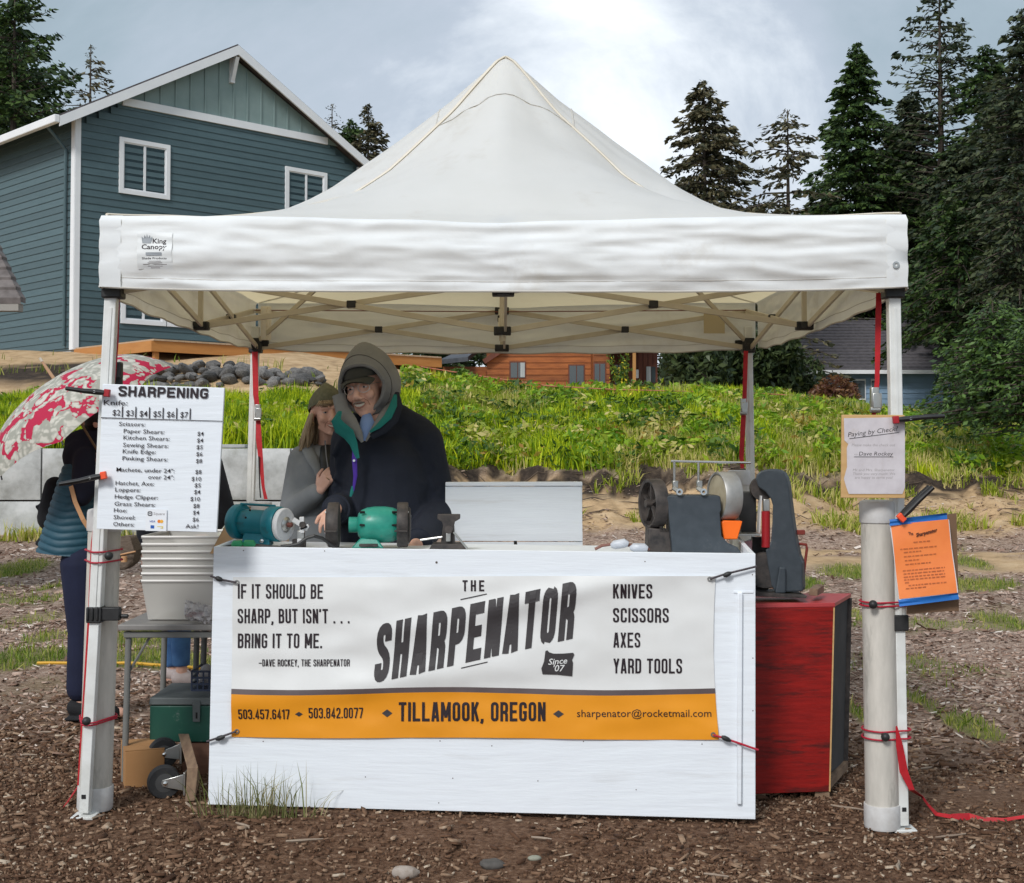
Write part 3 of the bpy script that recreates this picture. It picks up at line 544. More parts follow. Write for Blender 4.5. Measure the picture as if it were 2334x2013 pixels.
def plank(name, s0, s1, z0, z1, fr0, fr1, par, m_, ex=FD, ey=FO, oo=None, th=.022):
    oo = oo or o; qq = lambda a, b_, c_: oo + ex * a + EZ * b_ + ey * c_
    mb = MB().hexa([qq(s0, z0, -.06), qq(s1, z0, -.06), qq(s1, z0, th), qq(s0, z0, th), qq(fr0, z1, -.06), qq(fr1, z1, -.06), qq(fr1, z1, .004), qq(fr0, z1, .004)]); return obj(name, mb, m_, par, smooth=False)
bz0, bz1 = EAVE - .16, EAVE + .03      # belly band
z = .05; k = 0
band_z = fac(400, 262)[1]
while z < band_z:
    cut = max(.02, (min(z + EXP, band_z) - EAVE + .12) / ((RIDGE - EAVE) / (HW / 2))); plank('siding_board', cut, HW - cut, z, min(z + EXP, band_z), cut, HW - cut, house, G['sid']); z += EXP; k += 1
# left wall boards
LO = HC; z = .05
while z < EAVE - .1:
    plank('siding_board', .02, HD, z, z + EXP, .02, HD, house, G['sid'], ex=BD, ey=-FD, oo=LO); z += EXP
# gable: band, battens, pale field
ov = .30
def roofz(s): return EAVE + (RIDGE - EAVE) * (1 - abs(s - HW / 2) / (HW / 2))
mb = MB().prism([q(.75, band_z, -.02), q(HW - .75, band_z, -.02), q(HW / 2, RIDGE - .06, -.02)], FO * .03); obj('gable_panel', mb, G['sidpale'], house, smooth=False)
cut = (band_z + .16 - EAVE + .02) / ((RIDGE - EAVE) / (HW / 2)); mb = MB().hexa(bx(o, FD, EZ, FO, cut, HW - cut, band_z - .02, band_z + .16, -.02, .06)); obj('band_trim', mb, G['whitepaint'], house, smooth=False)
s = .9
while s < HW - .8:
    if roofz(s) - band_z > .35:
        mb = MB().hexa(bx(o, FD, EZ, FO, s - .018, s + .018, band_z + .17, roofz(s) - .10, .012, .035)); obj('batten', mb, G['sidpale'], house, smooth=False)
    s += .40
# corner boards
for s in (0.0, HW):
    sg = 1 if s == 0 else -1
    mb = MB().hexa(bx(o, FD, EZ, FO, min(s - sg * .03, s + sg * .10), max(s - sg * .03, s + sg * .10), 0, roofz(s) - .02, -.03, .04)); obj('corner_board', mb, G['whitepaint'], house, smooth=False)
mb = MB().hexa(bx(o, FD, EZ, FO, -.045, -.02, 0, EAVE - .1, -.14, .03)); obj('corner_board', mb, G['whitepaint'], house, smooth=False)
mb = MB().tube([q(-.07, .1, -.35), q(-.07, EAVE - .75, -.35), q(-.5, EAVE - .30, -.35)], .04, 8); obj('downpipe', mb, G['sid'], house)
# roof slabs, rake boards, gutter, bracket
slope = (RIDGE - EAVE) / (HW / 2); eo = .55
for sg in (-1, 1):
    a0 = HW / 2; a1 = HW / 2 + sg * (HW / 2 + eo); z0 = RIDGE + .03; z1 = RIDGE + .03 - slope * (HW / 2 + eo)
    mb = MB().hexa([q(a0, z0, ov), q(a1, z1, ov), q(a1, z1, -HD - .3), q(a0, z0, -HD - .3), q(a0, z0 + .14, ov), q(a1, z1 + .14, ov), q(a1, z1 + .14, -HD - .3), q(a0, z0 + .14, -HD - .3)]); rf = obj('roof', mb, G['shingle'], house, smooth=False)
    mb = MB().hexa([q(a0, z0 - .13, ov + .002), q(a1, z1 - .13, ov + .002), q(a1, z1 - .13, ov + .05), q(a0, z0 - .13, ov + .05), q(a0, z0 + .10, ov + .002), q(a1, z1 + .10, ov + .002), q(a1, z1 + .10, ov + .05), q(a0, z0 + .10, ov + .05)]); obj('rake_board', mb, G['whitepaint'], house, smooth=False)
    gx = a1 + sg * .002
    mb = MB().hexa(bx(o, FD, EZ, FO, min(gx, gx + sg * .13), max(gx, gx + sg * .13), z1 - .06, z1 + .12, -HD - .3, ov + .05)); obj('gutter', mb, G['whitepaint'], house, smooth=False, bevel=.02)
mb = MB().hexa(bx(o, FD, EZ, FO, HW / 2 - .06, HW / 2 + .06, RIDGE - .75, RIDGE - .62, -.01, .10)); mb.bar(q(HW / 2, RIDGE - .70, .04), q(HW / 2, RIDGE - .13, .26), .11, .10, up=FD); mb.hexa(bx(o, FD, EZ, FO, HW / 2 - .055, HW / 2 + .055, RIDGE - .70, RIDGE - .13, .002, .07)); obj('gable_bracket', mb, G['whitepaint'], house, smooth=False)
def window(par, oo, ex, ey, s0, s1, z0, z1, trim=.10, blind=True, inner='blind', side=1):
    f = lambda a0, a1, b0, b1, c0, c1: bx(oo, ex, EZ, ey, a0, a1, b0, b1, c0, c1)
    mb = MB()
    for a in [(s0, s1, z1 - trim, z1), (s0, s1, z0, z0 + trim), (s0, s0 + trim, z0 + trim, z1 - trim), (s1 - trim, s1, z0 + trim, z1 - trim)]: mb.hexa(f(*a, -.02, .055))
    wn = obj('window', mb, G['whitepaint'], par, smooth=False); i0, i1, j0, j1 = s0 + trim, s1 - trim, z0 + trim, z1 - trim; mid = (i0 + i1) / 2; fr = .03
    mb = MB()
    for a in [(i0, i1, j1 - fr, j1), (i0, i1, j0, j0 + fr), (i0, i0 + fr, j0 + fr, j1 - fr), (i1 - fr, i1, j0 + fr, j1 - fr), (mid - fr, mid + fr, j0 + fr, j1 - fr)]: mb.hexa(f(*a, -.02, .03))
    obj('sash', mb, G['whitepaint'], wn, smooth=False)
    for k, (a, b_) in enumerate([(i0 + fr, mid - fr), (mid + fr, i1 - fr)]):
        mb = MB().hexa(f(a, b_, j0 + fr, j1 - fr, .006, .010)); obj('pane', mb, G['pane'], wn, smooth=False)
        if blind:
            z_ = j0 + fr + .02; mb = MB()
            while z_ < j1 - fr: mb.hexa(f(a + .01, b_ - .01, z_, z_ + .028, -.022, -.006)); z_ += .055
            tag(obj('blind_slats', mb, G['blind'], wn, smooth=False), kind='stuff')
    mb = MB().hexa(f(s0 + trim, s1 - trim, z0 + trim, z1 - trim, -.058, -.03)); obj('window_recess', mb, G['dark'], wn, smooth=False)
m = bpy.data.materials.new('pane_glass'); m.use_nodes = True; nt = m.node_tree; b = nt.nodes['Principled BSDF']; tr = N(nt, 'ShaderNodeBsdfTransparent', ins={0: (.75, .82, .82, 1)}); gl = N(nt, 'ShaderNodeBsdfGlossy', ins={1: .03}); gl.inputs[0].default_value = (.8, .85, .88, 1); fr_ = N(nt, 'ShaderNodeFresnel', ins={0: 1.5}); mx_ = N(nt, 'ShaderNodeMixShader')
nt.links.new(fr_.outputs[0], mx_.inputs[0]); nt.links.new(tr.outputs[0], mx_.inputs[1]); nt.links.new(gl.outputs[0], mx_.inputs[2]); nt.links.new(mx_.outputs[0], nt.nodes['Material Output'].inputs[0]); G['pane'] = m
a = fac(271, 312); b_ = fac(385, 448); window(house, o, FD, FO, a[0], b_[0], fac(271, 440)[1], a[1])
a = fac(649, 380); window(house, o, FD, FO, a[0], a[0] + 1.30, fac(649, 487)[1], fac(649, 379)[1])
a = fac(275, 600); b_ = fac(376, 742); z0_ = fac(275, 737)[1]
window(house, o, FD, FO, a[0], b_[0], z0_, z0_ + 1.35); window(house, o, FD, FO, b_[0] + .03, b_[0] + .03 + (b_[0] - a[0]), z0_, z0_ + 1.35)
# deck
G['deckwood'] = mat('stained_cedar', (.42, .17, .04), (.50, .22, .06), rough=.55, scale=3, stretch=(.5, .5, 3)); G['decktop'] = mat('deck_board', (.50, .36, .24), (.42, .29, .18), rough=.6, scale=4)
DC = Vector((-7.39, 27.5, 3.66)) ; dl = 7.85; dw = 3.45
deck = thing('wooden_deck', 'low orange stained wooden deck along the blue grey house', 'deck', DC); dz = -.02
k = 0; a = 0
while a < dl: mb = MB().hexa(bx(DC, FD, EZ, FO, a, min(a + .135, dl), -.035, 0, -dw, .03)); obj('deck_board', mb, G['decktop'], deck, smooth=False); a += .142
mb = MB().hexa(bx(DC, FD, EZ, FO, 0, dl, -.26, -.037, -.04, 0)); obj('fascia_board', mb, G['deckwood'], deck, smooth=False)
mb = MB().hexa(bx(DC, FD, EZ, FO, -.04, -.002, -.26, -.037, -dw, 0)); obj('fascia_board', mb, G['deckwood'], deck, smooth=False)
mb = MB().hexa(bx(DC, FD, EZ, FO, dl + .002, dl + .04, -.26, -.037, -dw, 0)); obj('fascia_board', mb, G['deckwood'], deck, smooth=False)
mb = MB().hexa(bx(DC, FD, EZ, FO, .1, dl - .1, -.24, -.05, -.18, -.10)); mb.hexa(bx(DC, FD, EZ, FO, .1, dl - .1, -.24, -.05, -1.6, -1.5)); obj('joist', mb, G['deckwood'], deck, smooth=False)
for a in (.12, 2.6, 5.2, dl - .15):
    mb = MB().hexa(bx(DC, FD, EZ, FO, a - .05, a + .05, -1.1, -.262, -.16, -.06)); obj('post', mb, G['deckwood'], deck, smooth=False)
# river rocks below the deck
G['rock'] = mat('river_rock', (.055, .052, .05), (.17, .16, .15), rough=.75, scale=6, bump=.006, bscale=18, island=.3)
nt_ = G['rock'].node_tree; oi = N(nt_, 'ShaderNodeObjectInfo'); hs = N(nt_, 'ShaderNodeHueSaturation'); mr = N(nt_, 'ShaderNodeMapRange', ins={3: .55, 4: 1.7}); nt_.links.new(oi.outputs['Random'], mr.inputs[0]); nt_.links.new(mr.outputs[0], hs.inputs['Value']); src_ = nt_.nodes['Principled BSDF'].inputs['Base Color'].links[0].from_socket; nt_.links.new(src_, hs.inputs['Color']); nt_.links.new(hs.outputs[0], nt_.nodes['Principled BSDF'].inputs['Base Color'])
rk = []
for v_ in range(6):
    mb = MB().ell((0, 0, 0), (1, .8, .62), nu=10, nv=7); mb.v = [tuple(Vector(p) * (1 + .42 * mnoise.noise(Vector(p) * 1.3 + Vector((v_ * 7, 0, 0))))) for p in mb.v]
    o_ = obj('rock', mb, G['rock']); rk.append(o_.data); bpy.data.objects.remove(o_)
nr = 0
for row in range(6):
    x = -7.55 + random.uniform(0, .2)
    while x < -3.55:
        r_ = random.uniform(.08, .20) * (1 if row else 1.1); y = 24.75 + row * .27 + random.uniform(-.07, .07) + (x + 7.5) * .12
        if not (row > 3 and x > -5.2) and not (row > 1 and x > -4.3 and random.random() < .5):
            o_ = bpy.data.objects.new('rock', rk[nr % 6]); COL.objects.link(o_); o_.location = (x, y, Hs(x, y) + r_ * .35 + (.05 if row % 2 else 0)); o_.scale = (r_ * random.uniform(.9, 1.3), r_, r_ * random.uniform(.8, 1.1)); o_.rotation_euler = (random.uniform(-.3, .3), random.uniform(-.3, .3), random.uniform(0, 6))
            tag(o_, 'rounded dark grey rock in the loose row on the sand below the deck', 'rock', 'river rocks heaped below the deck'); nr += 1
        x += r_ * random.uniform(1.5, 1.9)

# ------------------------------------------------------------------ concrete block wall
G['block'] = mat('weathered_concrete_block', (.56, .56, .545), (.30, .30, .285), rough=.9, scale=2.6, detail=9, bump=.012, bscale=7, dirt=(.22, .22, .18), dscale=1.1, dlim=(.52, .75), c3=(.45, .455, .44))
WY = 19.35; WT = 1.42; BL = 1.80; BH = .765
wall = thing('retaining_wall', 'retaining wall of big pale concrete blocks below the grassy bank', 'wall', (-7, WY, 0))
jx = P(94, 1100, WY).x
def rough_block(x0, x1, z0, z1, sd_):
    g = .013; nxx = 10; nzz = 6; mb = MB(); V = {}
    def fr(u, v):
        X_ = x0 + g + (x1 - x0 - 2 * g) * u; Z_ = z0 + g + (z1 - z0 - 2 * g) * v; ed = min(u, 1 - u) * 8 * (x1 - x0); ed2 = min(v, 1 - v) * 8 * (z1 - z0); k_ = min(1, ed, ed2)
        return Vector((X_, WY - .05 * k_ - .05 * mnoise.noise(Vector((X_ * 1.7, sd_, Z_ * 2.3))) * k_ - .02 * mnoise.noise(Vector((X_ * 6, sd_, Z_ * 6))) * k_, Z_))
    mb.sheet(fr, nxx, nzz); mb.hexa([Vector((x0 + g, WY + .001, z0 + g)), Vector((x1 - g, WY + .001, z0 + g)), Vector((x1 - g, WY + .6, z0 + g)), Vector((x0 + g, WY + .6, z0 + g)), Vector((x0 + g, WY + .001, z1 - g)), Vector((x1 - g, WY + .001, z1 - g)), Vector((x1 - g, WY + .6, z1 - g)), Vector((x0 + g, WY + .6, z1 - g))])
    return mb
for c_ in range(2):
    off = 0 if c_ == 0 else BL / 2; x = jx - BL * 4 - off; z1 = WT - c_ * BH
    while x < WALL_X - .3:
        x1 = min(x + BL, WALL_X + .15); obj('concrete_block', rough_block(x, x1, z1 - BH, z1, x * 3 + c_), G['block'], wall, fix=False, angle=60)
        if c_ == 0 and x1 - x > 1.5:
            mb = MB().box(((x + x1) / 2, WY + .3, z1 + .02), (.42, .3, .055)); obj('block_key', mb, G['concrete'], wall, bevel=.015)
        x += BL
# ------------------------------------------------------------------ cabin
G['cedar'] = mat('cedar_siding', (.21, .060, .014), (.32, .10, .022), rough=.5, scale=2.2, stretch=(1, 1, 5), bump=.004, bscale=9, bstretch=(1, 1, 8)); vary(G['cedar'], .7, 1.3); G['cedardark'] = mat('dark_red_cladding', (.10, .028, .016), (.15, .045, .022), rough=.6, scale=4, stretch=(5, 5, 1))
G['slate'] = mat('slate_roof', (.075, .085, .10), (.12, .13, .15), rough=.85, scale=9, bump=.008, bscale=18)
YC = 42.0; cz = 2.9
def X_(px): return P(px, 850, YC).x
def Z_(py, Y=None): return P(1167, py, Y or YC).z
cab = thing('wooden_cabin', 'orange brown wooden cabin seen under the rear edge of the canopy', 'cabin', (X_(1250), YC, cz))
def cbox(name, m_, x0, x1, z0, z1, y0, y1): return obj(name, MB().hexa([Vector((x0, y0, z0)), Vector((x1, y0, z0)), Vector((x1, y1, z0)), Vector((x0, y1, z0)), Vector((x0, y0, z1)), Vector((x1, y0, z1)), Vector((x1, y1, z1)), Vector((x0, y1, z1))]), m_, cab, smooth=False)
zt = Z_(770)
cbox('wall', G['cedar'], X_(1006), X_(1109), cz, Z_(832), YC + .9, YC + 7)
cbox('wall', G['cedar'], X_(1109), X_(1349), cz, zt, YC, YC + 7); cbox('wall', G['cedar'], X_(1349), X_(1388), cz, zt + .2, YC - .5, YC + 7); cbox('wall', G['cedardark'], X_(1388), X_(1500), cz, zt, YC + .7, YC + 7)
z = cz + .05
while z < zt - .05:
    cbox('siding_board', G['cedar'], X_(1109) + .02, X_(1349) - .03, z, z + .168, YC - .035, YC + .002); cbox('siding_board', G['cedar'], X_(1349) + .02, X_(1388) - .02, z, z + .168, YC - .535, YC - .498)
    if z + .2 < Z_(834): cbox('siding_board', G['cedar'], X_(1006) + .02, X_(1109) - .03, z, z + .168, YC + .865, YC + .902)
    z += .19
x = X_(1390)
while x < X_(1498): cbox('cladding_board', G['cedardark'], x, x + .13, cz, zt - .02, YC + .665, YC + .702); x += .16
def roofq(name, pts, th=.14): obj(name, MB().prism(pts, (0, 0, th)), G['slate'], cab, smooth=False)
zl = Z_(829); roofq('roof', [Vector((X_(1000), YC + .3, zl)), Vector((X_(1066), YC + .3, Z_(822))), Vector((X_(1120), YC + 3.5, Z_(755))), Vector((X_(1040), YC + 3.5, Z_(790)))])
roofq('roof', [Vector((X_(1090), YC - .5, zt - .1)), Vector((X_(1360), YC - .5, zt)), Vector((X_(1360), YC + 3.5, zt + 1.9)), Vector((X_(1130), YC + 3.5, zt + 1.9))])
roofq('roof', [Vector((X_(1340), YC - .9, zt + .3)), Vector((X_(1540), YC - .9, zt + .3)), Vector((X_(1500), YC + 3.5, zt + 2.4)), Vector((X_(1340), YC + 3.5, zt + 2.4))])
roofq('porch_roof', [Vector((X_(1374), YC - 1.0, Z_(806))), Vector((X_(1446), YC - 1.0, Z_(806))), Vector((X_(1470), YC + .7, Z_(786))), Vector((X_(1386), YC + .7, Z_(786)))], .10)
mb = MB().bar((X_(1103), YC - .2, Z_(826)), (X_(1150), YC - .2, Z_(795)), .14, .16); obj('rake_board', mb, G['cedardark'], cab, smooth=False)
cbox('porch_post', mat('porch_post', (.40, .20, .06), rough=.6), X_(1436), X_(1443), cz, Z_(808), YC - .95, YC - .85)
def cabwin(x0, x1, y0, y1, yy, cur=None):
    w_ = cbox('window', G['cedardark'], X_(x0), X_(x1), Z_(y1), Z_(y0), yy - .05, yy - .037)
    def sub(nm, m_, a, b_, c_, d_, e0, e1):
        o_ = cbox(nm, m_, X_(a), X_(b_), Z_(d_), Z_(c_), e0, e1); o_.parent = w_; return o_
    mid = (x0 + x1) / 2
    for a, b_ in ((x0 + 3, mid - 1), (mid + 1, x1 - 3)): sub('pane', G['glass'], a, b_, y0 + 3, y1 - 2, yy - .065, yy - .051)
    if cur: sub('curtain', G['curtain'], cur[0], cur[1], y0 + 3, y1 - 3, yy - .07, yy - .0655)
    return w_
cabwin(1161, 1199, 824, 863, YC, (1186, 1196)); cabwin(1295, 1333, 831, 879, YC); cabwin(1350, 1379, 829, 880, YC - .5); cabwin(1474, 1502, 830, 872, YC + .7, (1478, 1488)); cabwin(1402, 1424, 826, 876, YC + .7)
mb = MB().box((X_(1456), YC + .6, Z_(850)), (.10, .08, .28)); obj('wall_lamp', mb, G['whitepaint'], cab, bevel=.02)
# ------------------------------------------------------------------ blue house
YB = 50.0; bh = thing('blue_house', 'pale blue single storey house with a dark shingle roof on the right', 'house', (P(1950, 900, YB).x, YB, 3.0))
G['bluesid'] = mat('pale_blue_siding', (.22, .33, .46), (.24, .36, .50), rough=.6, scale=2); G['bluesid2'] = G['bluesid']
xb = lambda px: P(px, 880, YB).x; zb_ = lambda py: P(1167, py, YB).z
def bbox(name, m_, x0, x1, z0, z1, y0, y1, par=None): return obj(name, MB().hexa([Vector((x0, y0, z0)), Vector((x1, y0, z0)), Vector((x1, y1, z0)), Vector((x0, y1, z0)), Vector((x0, y0, z1)), Vector((x1, y0, z1)), Vector((x1, y1, z1)), Vector((x0, y1, z1))]), m_, par or bh, smooth=False)
bbox('wall', G['bluesid'], xb(1700), xb(2180), 2.6, zb_(846), YB, YB + 8)
z = 2.65
while z < zb_(850): obj('siding_board', MB().hexa([Vector((xb(1700), YB - .05, z)), Vector((xb(2180), YB - .05, z)), Vector((xb(2180), YB, z)), Vector((xb(1700), YB, z)), Vector((xb(1700), YB - .02, z + .2)), Vector((xb(2180), YB - .02, z + .2)), Vector((xb(2180), YB, z + .2)), Vector((xb(1700), YB, z + .2))]), G['bluesid'], bh, smooth=False); z += .2
ze, zr_ = zb_(848), P(1167, 729, YB + 4).z
G['roofb'] = mat('weathered_shingle', (.06, .055, .062), (.105, .095, .10), rough=.9, scale=7, island=.35)
nrow = 17; xa0, xa1 = xb(1685), xb(2200)
for r0 in range(nrow):
    for sd_ in (0, 1):
        t0, t1 = r0 / nrow, (r0 + 1) / nrow + .01; f0 = lambda t: (YB - .5 + 4.5 * t) if sd_ == 0 else (YB + 8.5 - 4.5 * t); fz = lambda t: ze + (zr_ - ze) * t
        mb = MB().hexa([Vector((xa0, f0(t0), fz(t0))), Vector((xa1, f0(t0), fz(t0))), Vector((xa1, f0(t1), fz(t1) - .04)), Vector((xa0, f0(t1), fz(t1) - .04)), Vector((xa0, f0(t0), fz(t0) + .05)), Vector((xa1, f0(t0), fz(t0) + .05)), Vector((xa1, f0(t1), fz(t1))), Vector((xa0, f0(t1), fz(t1)))]); obj('shingle_course', mb, G['roofb'], bh, smooth=False)
bbox('gutter', G['whitepaint'], xa0, xa1, ze - .10, ze + .04, YB - .62, YB - .505)
mb = MB().bar((xa0, YB + 4, zr_ + .03), (xa1, YB + 4, zr_ + .03), .25, .06); obj('ridge_cap', mb, G['shingle'], bh, smooth=False)
for x0, x1 in ((1940, 1972), (1984, 2002), (1820, 1862)):
    w_ = bbox('window', G['whitepaint'], xb(x0), xb(x1), zb_(913), zb_(864), YB - .09, YB - .052); g = (xb(x1) - xb(x0)) * .07
    bbox('pane', G['glass'], xb(x0) + g, xb(x1) - g, zb_(913) + .07, zb_(864) - .07, YB - .10, YB - .091, w_)
# ------------------------------------------------------------------ shed roof corner at the left edge
G['shed'] = mat('shed_shingle', (.10, .085, .08), (.19, .165, .155), rough=.9, scale=8, island=.3)
SY = 12.0; tip = P(47, 683, SY); apex = P(-92, 380, SY + 1.1)
shed = thing('shed', 'corner of a small shingled roof poking in at the left edge', 'shed', (tip.x - 1.2, SY, 0))
d_ = (tip - apex); nrow = 14
for r0 in range(nrow):
    a = apex + d_ * (r0 / nrow); b2 = apex + d_ * ((r0 + 1.03) / nrow); e_ = Vector((0, 0, .035))
    for k in range(1):   # the slope runs back from the rake edge
        y0 = k * .32; y1 = y0 + .12; mb = MB().hexa([a + Vector((0, y0, -.02)), b2 + Vector((0, y0, -.02)), b2 + Vector((0, y1, -.02)), a + Vector((0, y1, -.02)), a + Vector((0, y0, 0)), b2 + Vector((0, y0, .03)), b2 + Vector((0, y1, .03)), a + Vector((0, y1, 0))]); obj('shingle', mb, G['shed'], shed, smooth=False)
    # courses on the near hip face
    la = 2 * (a.x - (apex.x - .2)); n_k = 6
    for k in range(n_k):
        w0 = (a.x - apex.x); w1 = (b2.x - apex.x); s0 = k / n_k; s1 = (k + .96) / n_k; f = lambda c_, w_, s_, yy: Vector((c_.x - 2 * w_ * s_ - .0, c_.y + yy, c_.z))
        ya = 0; yb2 = 0
        mb = MB().hexa([f(a, w0, s1, ya + .0) - e_, f(a, w0, s0, ya) - e_, f(b2, w1, s0, yb2) - e_, f(b2, w1, s1, yb2) - e_, f(a, w0, s1, ya), f(a, w0, s0, ya), f(b2, w1, s0, yb2) + Vector((0, -.01, .02)), f(b2, w1, s1, yb2) + Vector((0, -.01, .02))]); obj('shingle', mb, G['shed'], shed, smooth=False)
eb = Vector((tip.x, tip.y, tip.z))
mb = MB().hexa([Vector((tip.x - 3.2, eb.y, tip.z - .10)), Vector((tip.x - .02, eb.y, tip.z - .10)), Vector((tip.x - .02, SY + .12, tip.z - .10)), Vector((tip.x - 3.2, SY + .12, tip.z - .10)), Vector((tip.x - 3.2, eb.y, tip.z - .03)), Vector((tip.x - .02, eb.y, tip.z - .03)), Vector((tip.x - .02, SY + .12, tip.z - .03)), Vector((tip.x - 3.2, SY + .12, tip.z - .03))]); obj('soffit', mb, mat('soffit_wood', (.30, .28, .25), rough=.8), shed, smooth=False)
mb = MB().box((tip.x - 1.9, SY + .75, (tip.z - .1) / 2), (1.9, 1.0, tip.z - .1)); obj('wall', mb, G['sid'], shed, smooth=False)
# strings: yellow line on the grass, pink builder's line in front of the cabin
mb = MB(); a = ground_hit(85, 1519); b_ = ground_hit(480, 1531); mb.tube([(a + (b_ - a) * q) + Vector((0, 0, Hs(a.x + (b_.x - a.x) * q, a.y + (b_.y - a.y) * q) - (a + (b_ - a) * q).z + .02)) for q in [i / 14 for i in range(15)]], .010, 6)
tag(obj('yellow_rope', mb, mat('yellow_rope', (.65, .36, .03), rough=.6), loc=a), 'yellow rope lying along the grass edge on the left', 'rope')
mb = MB(); pts = [P(x_, y_, Y_) for x_, y_, Y_ in [(960, 836, 31), (1100, 858, 29), (1250, 880, 26.5), (1400, 888, 26.5), (1700, 896, 27), (1790, 900, 27)]]; mb.tube(pts, .012, 5)
tag(obj('boundary_string', mb, mat('pink_string', (.45, .16, .10), rough=.7), loc=pts[0]), 'thin reddish string stretched across the bank in front of the cabin', 'string')
# ------------------------------------------------------------------ lettering
def rnd(pts, seg=4):
    out_ = []
    for i, p in enumerate(pts):
        if len(p) == 3 and 0 < i < len(pts) - 1:
            c = Vector(p[:2]); a = Vector(pts[i - 1][:2]) - c; b_ = Vector(pts[i + 1][:2]) - c; r_ = min(p[2], a.length * .5, b_.length * .5); a = c + a.normalized() * r_; b_ = c + b_.normalized() * r_
            for k in range(seg + 1): t = k / seg; out_.append((1 - t) ** 2 * a + 2 * t * (1 - t) * c + t * t * b_)
        else: out_.append(Vector(p[:2]))
    return out_
def glyph(c, w_, t):
    if c in 'MW': w_ *= 1.3
    l, r_, b_, T, M_ = t / 2, w_ - t / 2, t / 2, 1 - t / 2, w_ / 2; k = w_ * .33
    g = {'A': [[(l * .9, 0), (M_ - t * .2, 1)], [(w_ - l * .9, 0), (M_ + t * .2, 1)], [(w_ * .25, .24), (w_ * .75, .24)]],
         'B': [[(l, 0), (l, 1)], [(l, T), (r_ - .01, T, k), (r_ - .01, .53, k), (l, .53)], [(l, .53), (r_, .53, k), (r_, b_, k), (l, b_)]],
         'C': [[(r_, .66), (r_, T, k), (l, T, k), (l, b_, k), (r_, b_, k), (r_, .34)]], 'D': [[(l, 0), (l, 1)], [(l, T), (r_, T, k), (r_, b_, k), (l, b_)]],
         'E': [[(l, 0), (l, 1)], [(l, T), (w_, T)], [(l, .5), (w_ * .9, .5)], [(l, b_), (w_, b_)]], 'F': [[(l, 0), (l, 1)], [(l, T), (w_, T)], [(l, .5), (w_ * .9, .5)]],
         'G': [[(r_, .68), (r_, T, k), (l, T, k), (l, b_, k), (r_, b_, k), (r_, .46), (M_, .46)]], 'H': [[(l, 0), (l, 1)], [(r_, 0), (r_, 1)], [(l, .5), (r_, .5)]],
         'I': [[(l, 0), (l, 1)]], 'K': [[(l, 0), (l, 1)], [(r_, 1), (l + t * .3, .42)], [(l + t * .8, .60), (r_ + .01, 0)]], 'L': [[(l, 0), (l, 1)], [(l, b_), (w_, b_)]],
         'M': [[(l, 0), (l, 1)], [(r_, 0), (r_, 1)], [(l + t * .1, .98), (M_, .2)], [(M_, .2), (r_ - t * .1, .98)]], 'N': [[(l, 0), (l, 1)], [(r_, 0), (r_, 1)], [(l + t * .1, .97), (r_ - t * .1, .03)]],
         'O': [[(l, .5), (l, T, k), (r_, T, k), (r_, b_, k), (l, b_, k), (l, .5)]], 'P': [[(l, 0), (l, 1)], [(l, T), (r_, T, k), (r_, .45, k), (l, .45)]],
         'R': [[(l, 0), (l, 1)], [(l, T), (r_, T, k), (r_, .47, k), (l, .47)], [(M_, .47), (r_, .40, k * .6), (r_, 0)]], 'S': [[(r_, .68), (r_, T, k), (l, T, k), (l, .60, k), (r_, .42, k), (r_, b_, k), (l, b_, k), (l, .32)]],
         'T': [[(M_, 0), (M_, 1)], [(0, T), (w_, T)]], 'U': [[(l, 1), (l, b_, k), (r_, b_, k), (r_, 1)]], 'V': [[(l * .9, 1), (M_ - t * .2, 0)], [(w_ - l * .9, 1), (M_ + t * .2, 0)]],
         'X': [[(l * .9, 0), (w_ - l * .9, 1)], [(l * .9, 1), (w_ - l * .9, 0)]], 'Y': [[(M_, 0), (M_, .45)], [(l * .9, 1), (M_, .42)], [(w_ - l * .9, 1), (M_, .42)]],
         ',': [[(l, .13), (l, 0), (l * .3, -.12)]], '.': [[(l, 0), (l, .15)]], "'": [[(l, 1), (l * .6, .78)]], '-': [[(0, .45), (w_ * 1.1, .45)]], '|': [[(l, 0), (l, 1)]],
         '1': [[(l + t, 0), (l + t, 1)], [(l + t, .93), (0, .80)]], '2': [[(l, .7), (l, T, k), (r_, T, k), (r_, .55, k * .5), (l, .12), (l, b_), (w_, b_)]],
         '3': [[(l, .72), (l, T, k), (r_, T, k), (r_, .53, k), (M_ * .8, .53)], [(M_ * .8, .53), (r_, .53, k), (r_, b_, k), (l, b_, k), (l, .28)]], '4': [[(r_ - t * .5, 0), (r_ - t * .5, 1), (l, .30), (l, .24), (w_, .24)]],
         '5': [[(w_ * .95, T), (l, T), (l, .56), (r_, .58, k), (r_, b_, k), (l, b_, k), (l, .28)]], '6': [[(r_, .72), (r_, T, k), (l, T, k), (l, b_, k), (r_, b_, k), (r_, .55, k), (l, .55)]],
         '7': [[(0, T), (r_, T), (r_, .8), (M_ - t * .3, 0)]], '8': [[(l, .75), (l, T, k), (r_, T, k), (r_, .53, k), (l, .53, k), (l, .75)], [(l, .3), (l, .53, k), (r_, .53, k), (r_, b_, k), (l, b_, k), (l, .3)]]}
    g['0'] = g['O']; wd = {'I': t, ',': t, '.': t, "'": t, '|': t, '1': t * 2, ' ': w_ * .5, '-': w_ * 1.1}.get(c, w_); return g.get(c, []), wd
